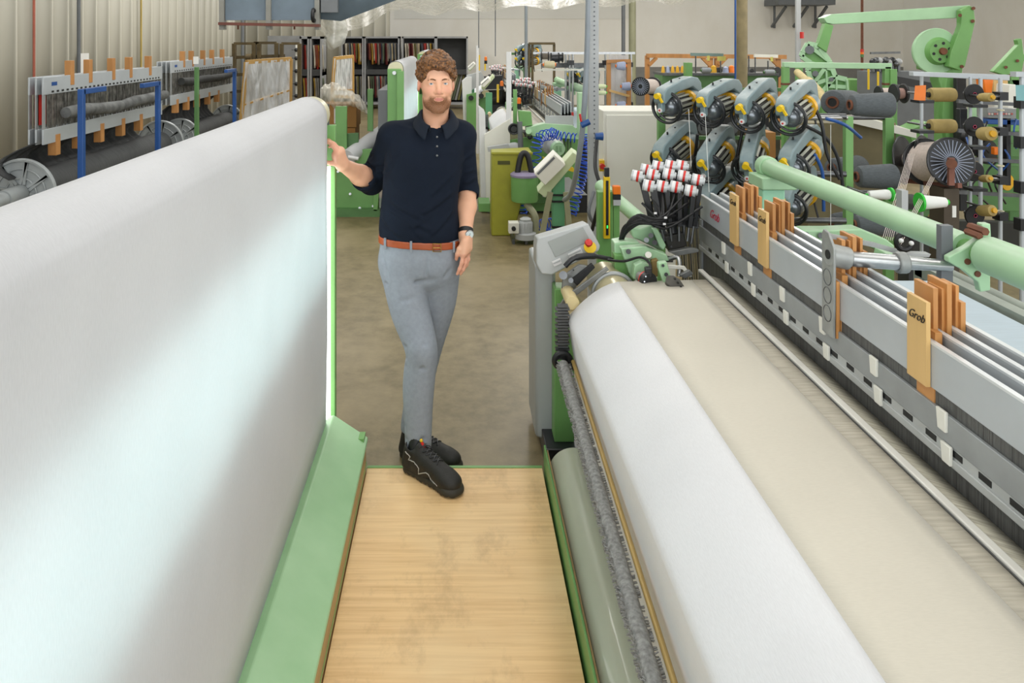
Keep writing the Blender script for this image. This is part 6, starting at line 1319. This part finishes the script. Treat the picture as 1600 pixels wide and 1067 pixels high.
for i in range(9): M().cyl(at(1546+4.4*i, 178, 5.57), at(1546+4.4*i, 178, 5.6), .008, n=8).build('pilot_light', mat('pilot_%d' % i, ['d6a39a', 'c8c4bb', 'b05a50'][i % 3], .4), gm)
gp2([(1578, 132), (1587, 132), (1589, 170), (1574, 172)], 6.0, .15, cream, 'pale_spools'); gp2([(1537, 120), (1553, 120), (1550, 145), (1540, 145)], 6.2, .1, orange, 'orange_guard'); gp2([(1553, 122), (1575, 122), (1575, 150), (1553, 150)], 6.4, .1, woodL, 'tan_panel')
gp2([(1504, 224), (1515, 224), (1515, 234), (1504, 234)], 5.8, .04, orange, 'orange_box'); gp2([(1554, 230), (1562, 230), (1562, 242), (1554, 242)], 5.6, .04, orange, 'orange_box')
for y in (158, 204, 247, 300): M().bar(at(1496, y, 5.5), at(1640, y+8, 5.5), .025, .025).build('dark_rod', steelD, gm)
for i, (x, y, r_) in enumerate([(1575, 285, .06), (1545, 238, .09), (1532, 228, .08), (1515, 215, .05)]): M().lathe(at(x, y, 5.7), (-.3, 1, 0), [(0, .01), (0, r_), (.03, r_), (.05, r_*.5)], 28).build('dark_wheel', blackP if i else MATS['feeder_yellow'], gm)
gp2([(1480, 345), (1640, 350), (1640, 440), (1480, 440)], 6.9, .1, mat('dark_base_paint', '2e2f2a', .6), 'dark_base')
cr5 = random.Random(9)
for i in range(10):
    x, y = cr5.uniform(1500, 1600), cr5.uniform(180, 300); M().tube(smooth_pts([at(x, y, 5.6), at(x+cr5.uniform(-15, 15), y+18, 5.5), at(x+cr5.uniform(-25, 25), y+45, 5.6)]), .007, 6).build('loose_cable', blueP if i % 3 == 0 else black, gm)
gp2([(1400, 205), (1425, 200), (1425, 240), (1400, 245)], 6.8, .1, greenD); gp2([(1340, 210), (1400, 215), (1400, 260), (1340, 260)], 6.6, .1, MATS['khaki_board'], 'khaki_cover')
# A-frame unwinder
af = thing('unwinder_frame', 'tall pale green unwinder with long crossbeam and flange wheel, top right', 'machine', (4.2, 8, 0))
def pa(pts, D, off, nm, m=greenL, bv=.006): return pz(pts, D, off, nm, m, af, bv)
pa([(1287, 28), (1300, 22), (1516, 8), (1518, 27), (1302, 38), (1292, 36)], 8.0, .14, 'crossbeam'); pa([(1290, 36), (1303, 40), (1292, 82), (1278, 72)], 8.0, .08, 'left_leg', green)
pa([(1502, 16), (1515, 9), (1522, 12), (1524, 34), (1508, 104), (1500, 110), (1482, 104), (1486, 82), (1502, 40)], 7.9, .08, 'right_bracket', green)
for x, y in ((1521, 13), (1520, 33), (1503, 104), (1500, 24)): M().cyl(at(x, y, 7.88), at(x, y, 7.9), .018, n=8).build('bolt', rust, af)
w = at(1462, 80, 8.0); M().lathe(w, (0, 1, 0), [(0, .10), (-.01, .225), (.03, .235), (.05, .225), (.05, .05)], 44).ring(w, (0, 1, 0), .23, .012, 44, 6).build('flange_wheel', greenL, af)
M().lathe(w+Vector((.03, -.05, 0)), (0, 1, 0), [(0, .04), (0, .12), (.03, .13), (.06, .16)], 36).build('wheel_hub', green, af)
M().lathe(w+Vector((.04, -.08, 0)), (0, 1, 0), [(0, .001), (0, .035), (.04, .04)], 24).build('axle_end', rust, af)
for i in range(6): an = 2*PI*i/6+.3; p_ = w+Vector((.03+.085*math.cos(an), -.054, .085*math.sin(an))); M().cyl(p_, p_+Vector((0, .006, 0)), .016, n=12).build('hub_hole', black, af)
pa([(1470, 104), (1505, 106), (1500, 130), (1492, 150), (1475, 150), (1466, 125)], 8.0, .15, 'lower_bracket', green); M().box(at(1478, 0, 8).x, at(1500, 0, 8).x, 8.02, 8.2, 0, at(0, 145, 8).z).build('column', green, af)
pa([(1440, 95), (1450, 88), (1455, 112), (1440, 108)], 8.1, .1, 'side_lug', green)
cast = [(1254, 82), (1262, 68), (1272, 70), (1280, 74), (1296, 96), (1305, 120), (1322, 124), (1324, 148), (1290, 150), (1270, 132), (1262, 110), (1266, 98), (1252, 88)]
pa(cast, 8.05, .05, 'ribbed_casting', green)
for i in range(len(cast)): M().bar(at(*cast[i], 8.03), at(*cast[(i+1) % len(cast)], 8.03), .02, .05).build('casting_rib', greenL, af)
for a_, b_ in (((1266, 98), (1300, 108)), ((1296, 96), (1270, 132)), ((1305, 120), (1280, 148)), ((1270, 132), (1305, 120)), ((1290, 110), (1292, 150)), ((1322, 136), (1292, 134)), ((1262, 70), (1296, 96)), ((1306, 122), (1306, 148))): M().bar(at(*a_, 8.03), at(*b_, 8.03), .015, .04).build('casting_rib', greenL, af)
for x, y, r_ in ((1265, 78, .045), (1299, 124, .022), (1274, 115, .03)): M().cyl(at(x, y, 8.0), at(x, y, 8.04), r_).build('casting_bore', greyD, af)
M().box(at(1290, 0, 8).x, at(1320, 0, 8).x, 8.08, 8.3, 0, at(0, 148, 8).z).build('column', green, af)
ra = thing('bracket_arm', 'pointed green bracket arm at the right edge beside the unwinder', 'bracket', at(1575, 130, 7)); pz([(1552, 112), (1592, 70), (1590, 62), (1597, 60), (1600, 85), (1610, 88), (1600, 96), (1590, 150), (1578, 120)], 7.0, .06, 'arm_body', green, ra, .006)
M().box(at(1578, 0, 7).x, at(1594, 0, 7).x, 7.0, 7.2, 0, at(0, 125, 7).z).build('arm_column', greenD, ra)
for x, y in ((1572, 105), (1578, 118), (1590, 95)): M().cyl(at(x, y, 6.98), at(x, y, 7.0), .014, n=8).build('bolt', rust, ra)
# wall shelf bracket top right
wsf = thing('wall_shelf', 'grey bracketed shelf high on the back wall, top right', 'shelf', at(1250, 40, 22)); a, b2 = at(1212, 8, 21.5), at(1300, -4, 21.5); M().box(a.x, b2.x, 21.3, 22.3, a.z, a.z+.18).build('shelf_board', greyD, wsf)
for x in (1228, 1262, 1292): M().bar(at(x, 10, 21.5), at(x-22, 42, 22.2), .06, .06).build('diagonal_brace', greyD, wsf); M().bar(at(x-18, 8, 22.2), at(x-18, 44, 22.25), .05, .05).build('upright_brace', greyD, wsf)
stp = thing('perforated_strut', 'distant perforated strut below the wall shelf', 'strut', (at(1248, 0, 12).x, 12, 0)); a = at(1248, 0, 12); M().box(a.x-.035, a.x+.035, 12, 12.05, 0, 4.5).build('strut_body', grey, stp)
tag(M().cyl(at(1253, 50, 11.9), at(1253, 60, 11.9), .03).build('red_marker', red), 'small red marker on the distant perforated strut', 'marker')
# green swing arm behind the frames
sa = thing('swing_arm', 'pale green swing arm with bolt holes behind the heald frames', 'arm', at(1320, 390, 3.9))
pz([(1252, 366), (1258, 360), (1300, 360), (1345, 358), (1385, 374), (1398, 384), (1397, 395), (1385, 400), (1365, 388), (1345, 380), (1318, 376), (1298, 384), (1280, 378), (1256, 374)], 3.8, .10, 'arm_body', greenL, sa, .006)
for x, y in ((1260, 367), (1283, 368)): M().cyl(at(x, y, 3.78), at(x, y, 3.80), .014).build('bolt_hole', steelD, sa)
pz([(1385, 395), (1440, 408), (1440, 418), (1380, 412)], 3.6, .1, 'lower_arm', greenL, sa, .005)
M().box(at(1300, 0, 3.85).x, at(1340, 0, 3.85).x, 3.85, 3.95, 0, at(0, 372, 3.85).z).build('arm_post', green, sa)
cl_ = thing('strap_clamp', 'black clamp with two white knobs on a flat grey bar', 'clamp', at(1412, 395, 3.9)); pz([(1398, 395), (1455, 397), (1452, 402), (1398, 402)], 3.9, .05, 'flat_bar', grey, cl_); M().ring(at(1413, 378, 3.88), (0, 1, 0), .040, .014, 20).build('clamp_ring', black, cl_)
for x, y in ((1408, 376), (1424, 380)): M().sph(at(x, y, 3.84), .012, 12, 8).build('white_knob', white, cl_)
M().box(at(1409, 0, 3.9).x, at(1419, 0, 3.9).x, 3.9, 3.95, at(0, 370, 3.9).z, at(0, 298, 3.9).z).build('grey_upright', grey, cl_); M().box(at(1420, 0, 4).x, at(1436, 0, 4).x, 4.0, 4.1, 0, at(0, 400, 4).z).build('clamp_post', blackP, cl_)
# ------------------------------------------------------------------ back row of creels, cones and frames
wf = thing('timber_frame', 'long orange timber frame near the back wall carrying plastic', 'frame', (4, 15, 0))
M().bar(at(1010, 87, 15), at(1228, 89, 15), .08, .08).build('top_rail', woodO, wf)
for x in (1012, 1111, 1121, 1217): a = at(x, 87, 15); M().box(a.x-.04, a.x+.04, 15, 15.08, 0, a.z).build('post', woodO, wf); M().bar(at(x+2, 102, 15), at(x+14, 90, 15), .06, .06).build('brace', woodO, wf) if x in (1012, 1121) else M().bar(at(x-2, 102, 15), at(x-14, 90, 15), .06, .06).build('brace', woodO, wf)
bt = thing('green_bench', 'green and grey yarn bench at the far back behind the feeders', 'bench', (4.3, 12.5, 0)); a, b2 = at(1035, 118, 12.5), at(1215, 150, 12.5)
M().box(a.x, b2.x, 12.5, 13.0, .9, a.z).build('bench_body', greenD, bt); M().box(a.x, b2.x, 12.45, 13.1, a.z, a.z+.04).build('bench_top', steelD, bt); M().box(a.x+.1, b2.x-.1, 12.6, 12.9, 0, .9).build('bench_base', blackP, bt)
for x in (1077,): pz([(x-5, 98), (x+5, 98), (x+5, 122), (x-5, 122)], 12.3, .15, 'green_housing', green, bt)
for i, x in enumerate([1036, 1043.5, 1051, 1058.5, 1066]):
    a = at(x, 112, 12.7); t = thing('yarn_cone', '%s cone, %s of five upright cones on the far bench' % ('pale blue' if i == 1 else 'yellow', ['first', 'second', 'third', 'fourth', 'last'][i]), 'yarn cone', a, 'upright cones on the far bench')
    M().lathe(a-Vector((0, 0, .04)), (0, 0, 1), [(0, .035), (.11, .022), (.14, .006)], 16).build('wound_yarn', blueyarn if i == 1 else yellowyarn, t); M().cyl(a-Vector((0, 0, .10)), a-Vector((0, 0, .04)), .03, .012).build('cone_base', black, t); 
for i, (x, y, m_, lab) in enumerate([(1115, 112, yellowyarn, 'large yellow cone left of the khaki column'), (1143, 112, MATS['orange_plastic'], 'orange cone close to the khaki column'), (1134, 114, blueyarn, 'pale lilac cone beside the orange cone')]):
    a = at(x, y+4, 12.7); M_ = M().lathe(a, (0, 0, 1), [(0, .055), (.13, .04), (.15, .01)], 18); tag(M_.build('yarn_cone', m_), lab, 'yarn cone')
for i, (x, y, r_, lab) in enumerate([(1124, 111, .06, 'black disc left of the khaki column'), (1175, 112, .05, 'black disc right of the khaki column'), (1215, 113, .09, 'dark reel behind the gantry post')]): q = at(x, y, 12.7); tag(M().lathe(q, (-.4, 1, 0), [(0, .01), (0, r_), (.04, r_), (.04, .02)], 24).cyl(q, q-Vector((0, -.02, .4)), .015).build('tension_disc', black), lab, 'disc')
for i, (x0, x1, y, lab) in enumerate([(1096, 1110, 110, 'grey cylinder package on the far bench'), (1194, 1210, 113, 'grey cylinder package with green ends right of the column')]): package(x0, x1, y, 4.5, 4.5, 12.1, mat('grey_yarn_%d' % i, '8a8f93', .7), lab, greenD, 'yarn_package', 'yarn package')
for i, (x, y0, D, lab) in enumerate([(1087, 85, 12.6, 'left'), (1126, 85, 12.6, 'middle'), (1170, 87, 12.6, 'third'), (1180, 87, 12.6, 'fourth'), (1200, 95, 12.6, 'rightmost')]): post(x, 2.2, D, y0, 118, steelD, 'thin steel stand rod above the far bench, %s of five' % lab, 'rod', 'stand_rod')
tag(M().bar(at(1079, 85, 12.4), at(1130, 86, 12.4), .03, .05).build('teal_rail', mat('teal_grey', '7c9490', .5)), 'grey green rail on the far thin rods', 'rail')
tag(M().bar(at(1178, 87, 12.4), at(1215, 88, 12.4), .04, .05).build('white_rail', cream), 'white rail on the far thin rods right of the column', 'rail')
for i, (x0, x1, y0, y1) in enumerate([(1105, 1109, 87, 95), (1121, 1134, 88, 95), (1204, 1208, 89, 96)]): a, b2 = at(x0, y0, 12.3), at(x1, y1, 12.3); tag(M().box(a.x, b2.x, 12.3, 12.31, b2.z, a.z).build('yellow_note', mat('yellow_note_%d' % i, 'd8d070', .7)), 'pale yellow paper note hanging on the far rail, %s' % ['left small one', 'wide one', 'right one past the column'][i], 'note')
# creel with lilac cones
lc2 = thing('film_screen', 'timber frame with clear film behind three lilac cones', 'frame', (2, 9.5, 0))
for x in (951.5, 983): a = at(x, 94, 9.5); M().box(a.x-.025, a.x+.025, 9.5, 9.55, 0, a.z).build('post', woodO, lc2)
M().bar(at(948, 96, 9.5), at(985, 95, 9.5), .04, .04).build('rail', woodO, lc2); M().bar(at(951, 141, 9.5), at(983, 150, 9.5), .05, .03).build('rail', woodL, lc2); M().box(at(952, 0, 9.53).x, at(983, 0, 9.53).x, 9.56, 9.565, .6, at(0, 86, 9.53).z).build('film', film('screen_film', 'cfcfd0', .7), lc2)
for i, (x, y) in enumerate([(963, 103), (971, 135), (963, 165)]): package(x, x+14, y, 6, 7, 9.3, blueyarn, 'lilac cone with orange core on the narrow film screen, %s' % ['upper', 'middle', 'lower'][i], orange, 'thread_cone', 'thread cone', 'lilac cones on the film screen', .4)
bc2 = thing('back_creel', 'grey rod creel standing behind the perforated strut', 'creel', (1.5, 9.8, 0))
for x, y0 in ((884, 83), (890, 86), (895, 83), (946, 83), (986, 83)): a = at(x, y0, 9.8); M().cyl((a.x, 9.8, 0), (a.x, 9.8, a.z), .014, n=10).build('rod', steel, bc2)
M().bar(at(833, 83, 9.8), at(992, 83, 9.8), .03, .03).build('top_rail', steel, bc2); M().bar(at(838, 109, 9.7), at(946, 109, 9.7), .025, .02).build('rail', cream, bc2); M().bar(at(846, 102, 10), at(946, 102, 10), .1, .06).build('rail', steelD, bc2)
for x, y in ((883, 102), (889, 98), (894, 98), (944, 98), (986, 101), (986, 163)): M().cbox(at(x, y, 9.75), .022, .02, .03).build('clamp', blackP, bc2)
for i, (x0, x1, y, r_, m_, lab) in enumerate([(846, 857, 88, 6, mat('taupe_yarn', '6f675b', .7), 'taupe reel at the back creel'), (861, 873, 91, 8, blackP, 'black reel at the back creel'), (873, 879, 90, 7, blackP, 'narrow black reel at the back creel')]): reel(x0, x1, y, r_, 9.6, m_, lab, core=.8)
package(867, 850, 101, 6, 5, 9.0, mat('cream_yarn', 'cfc6a4', .7), 'cream cone with orange core at the back creel', orange, 'thread_cone', 'thread cone')
for i, y in enumerate((135, 145)): package(947, 930, y, 3.5, 3.5, 9.0, mat('lime_yarn_%d' % i, 'd8e0b8', .6), '%s pale lime tube beside the perforated strut' % ['upper', 'lower'][i], lime, 'thread_cone', 'thread cone')
reel(1001, 1020, 135, 14, 9.0, pinkyarn, 'black spoked reel with pale band left of the top left feeder', spokes=24, core=.85, dD=.3)
brz = thing('brass_gantry', 'thin olive brown gantry above the second loom', 'frame', (1.2, 13, 0))
for x in (827, 832, 866): a = at(x, 68, 13); M().box(a.x-.02, a.x+.02, 13, 13.04, 0, a.z).build('post', om, brz)
M().bar(at(826, 68, 13), at(867, 68, 13), .04, .04).build('crossbar', om, brz)
# feeders of the second loom (far, small)
sf = [(836, 150, 9.8), (905, 118, 9.9), (916, 122, 9.9)]
for i, (x, y, D) in enumerate([(812, 84, 13.2), (824, 84, 13.2), (812, 98, 13.2), (824, 98, 13.2), (893, 124, 10.2), (910, 124, 10.2)]):
    dup(fd, at(x, y, D), -.7, 'small distant yarn feeder, %s' % ['upper left at the grey pole', 'upper right at the grey pole', 'lower left at the grey pole', 'lower right at the grey pole', 'left one behind the second loom tube', 'right one behind the second loom tube'][i], tilt=.1)
sst = thing('feeder_stand', 'distant green rail stand holding the small feeders', 'stand', (1.2, 13.4, 0)); M().bar(at(795, 84, 13.5), at(832, 84, 13.5), .04, .04).build('rail', greenD, sst); M().box(at(818, 0, 13.5).x, at(820, 0, 13.5).x, 13.5, 13.55, 0, at(0, 80, 13.5).z).build('post', greenD, sst)
# white selector heads of the second and third loom
copy_at(ws, 7.6, 0, 'dark weft selector with small pink and white heads at the second loom'); copy_at(ws, 13.2, -.1, 'tiny weft selector at the third loom')
copy_at(tg, 7.6, 0, 'green temple gear at the cloth edge of the second loom')
# red blocks on the warp of the second loom
for i, (x, y) in enumerate([(871, 165), (877, 169), (885, 160), (892, 178)]):
    a = at(x, y, 9.3); tag(M().cbox(a, .03, .03, .022).build('red_block', red), 'small red block on the warp of the second loom, %s' % ['leftmost', 'second from left', 'farthest back', 'rightmost'][i], 'block')
# yellow wrapped hose falling between the feeders and the packages
tag(M().tube(smooth_pts([at(1246, 113, 6.6), at(1262, 128, 6.2), at(1282, 150, 5.8), at(1300, 168, 5.5)]), [.03]*8+[.045]*8+[.03]*8+[.02], 10).build('raffia_bundle', mat('raffia', 'cdbb85', .7, var=.08, vscale=30)), 'pale straw coloured bundle hanging down in front of the green casting', 'bundle')
tag(M().box(at(1328, 0, 12).x, at(1362, 0, 12).x, 12, 12.6, 0, at(0, 125, 12).z).build('green_box', green), 'green box housing behind the gantry beam', 'box')
tag(M().box(at(1186, 0, 6.2).x, at(1212, 0, 6.2).x, 6.2, 6.5, .0, at(0, 207, 6.2).z).build('cardboard_box', card), 'cardboard box seen between the middle feeders', 'box')
for i, (x, y0, y1, D, m_) in enumerate([(1357, 108, 140, 10, yellow), (1372, 112, 150, 9.5, yellow)]): post(x, 3, D, y0, y1, m_, ['left', 'right'][i]+' yellow strip behind the gantry beam', 'strip', 'yellow_strip', False)
bk2 = thing('distant_loom_gear', 'dark distant machinery with grey rods behind the gantry beam', 'machine', (5.5, 11, 0))
M().bar(at(1360, 83, 11), at(1406, 82, 11), .03, .03).build('rail', steelD, bk2)
for i in range(9): x = 1364+5*i; M().cyl(at(x, 96+cr5.uniform(-5, 3), 11), at(x, 112, 11), .025, n=8).build('spindle', [steelD, blackP][i % 2], bk2); M().sph(at(x, 97+cr5.uniform(-3, 3), 11), .05, 10, 6).build('spindle_head', [blackP, steelD, grey][i % 3], bk2)
M().box(at(1362, 0, 11).x, at(1470, 0, 11).x, 11.05, 11.4, 0, at(0, 112, 11).z).build('machine_body', greyD, bk2); M().bar(at(1400, 125, 10.5), at(1470, 138, 10.5), .08, .1).build('dark_beam', blackP, bk2)
mb = thing('timber_frame', 'orange timber rail on the grey dado at the far right', 'frame', (9, 20, 0)); M().bar(at(1490, 106, 20), at(1600, 107, 20), .08, .08).build('top_rail', woodO, mb); M().bar(at(1548, 107, 20), at(1548, 170, 20), .08, .08).build('post', woodO, mb)
# ------------------------------------------------------------------ filling gear beside the second loom's far side
wm = thing('spindle_creel', 'dark steel yarn frame with spindles behind the upper feeders', 'frame', (2.6, 8.6, 0))
for i in range(8): x = 1070+20*i; M().cyl((at(x, 0, 8.6).x, 8.6, 0), at(x, 132, 8.6), .016, n=8).build('rod', [steelD, blackP][i % 2], wm)
for y in (140, 178, 215): M().bar(at(1062, y, 8.6), at(1225, y, 8.6), .05, .04).build('rail', [greenD, steelD, greenD][y % 3], wm)
for i in range(7): M().lathe(at(1078+22*i, 196+4*(i % 2), 8.5), (0, 1, 0), [(0, .01), (0, .07), (.05, .05)], 16).build('spindle_wheel', [blackP, steelD][i % 2], wm)
M().box(at(1062, 0, 8.8).x, at(1225, 0, 8.8).x, 8.9, 9.2, 0, at(0, 205, 8.8).z).build('machine_body', mat('shop_brown', '4d4a3e', .6, var=.12), wm)
# low dark machinery under and behind the creels
for i, (x0, x1, y0, D, d_, lab) in enumerate([(1062, 1190, 262, 6.9, .4, 'low dark machine body behind the middle feeders'), (1335, 1470, 318, 6.4, .4, 'low dark machine body behind the charcoal yarn packages'), (1180, 1262, 300, 6.3, .3, 'low dark machine body behind the green tube post')]):
    a, b2 = at(x0, y0, D), at(x1, y0, D); t = thing('machine_body', lab, 'machine', (a.x, D, 0)); M().box(a.x, b2.x, D, D+d_, .06, a.z).build('casing', [MATS['shop_brown'], MATS['dark_base_paint'], MATS['shop_brown']][i], t, bevel=.01)
    M().box(a.x+.05, b2.x-.05, D+.03, D+d_-.03, 0, .06).build('plinth', black, t); M().box(a.x, b2.x, D-.03, D, a.z-.10, a.z-.05).build('front_rail', [green, greenD, green][i], t)
    for k in range(5): x = a.x+(b2.x-a.x)*(k+.5)/5; M().cyl((x, D-.05, a.z-.22), (x, D, a.z-.22), .05, n=20).build('pulley', [steelD, blackP][k % 2], t)
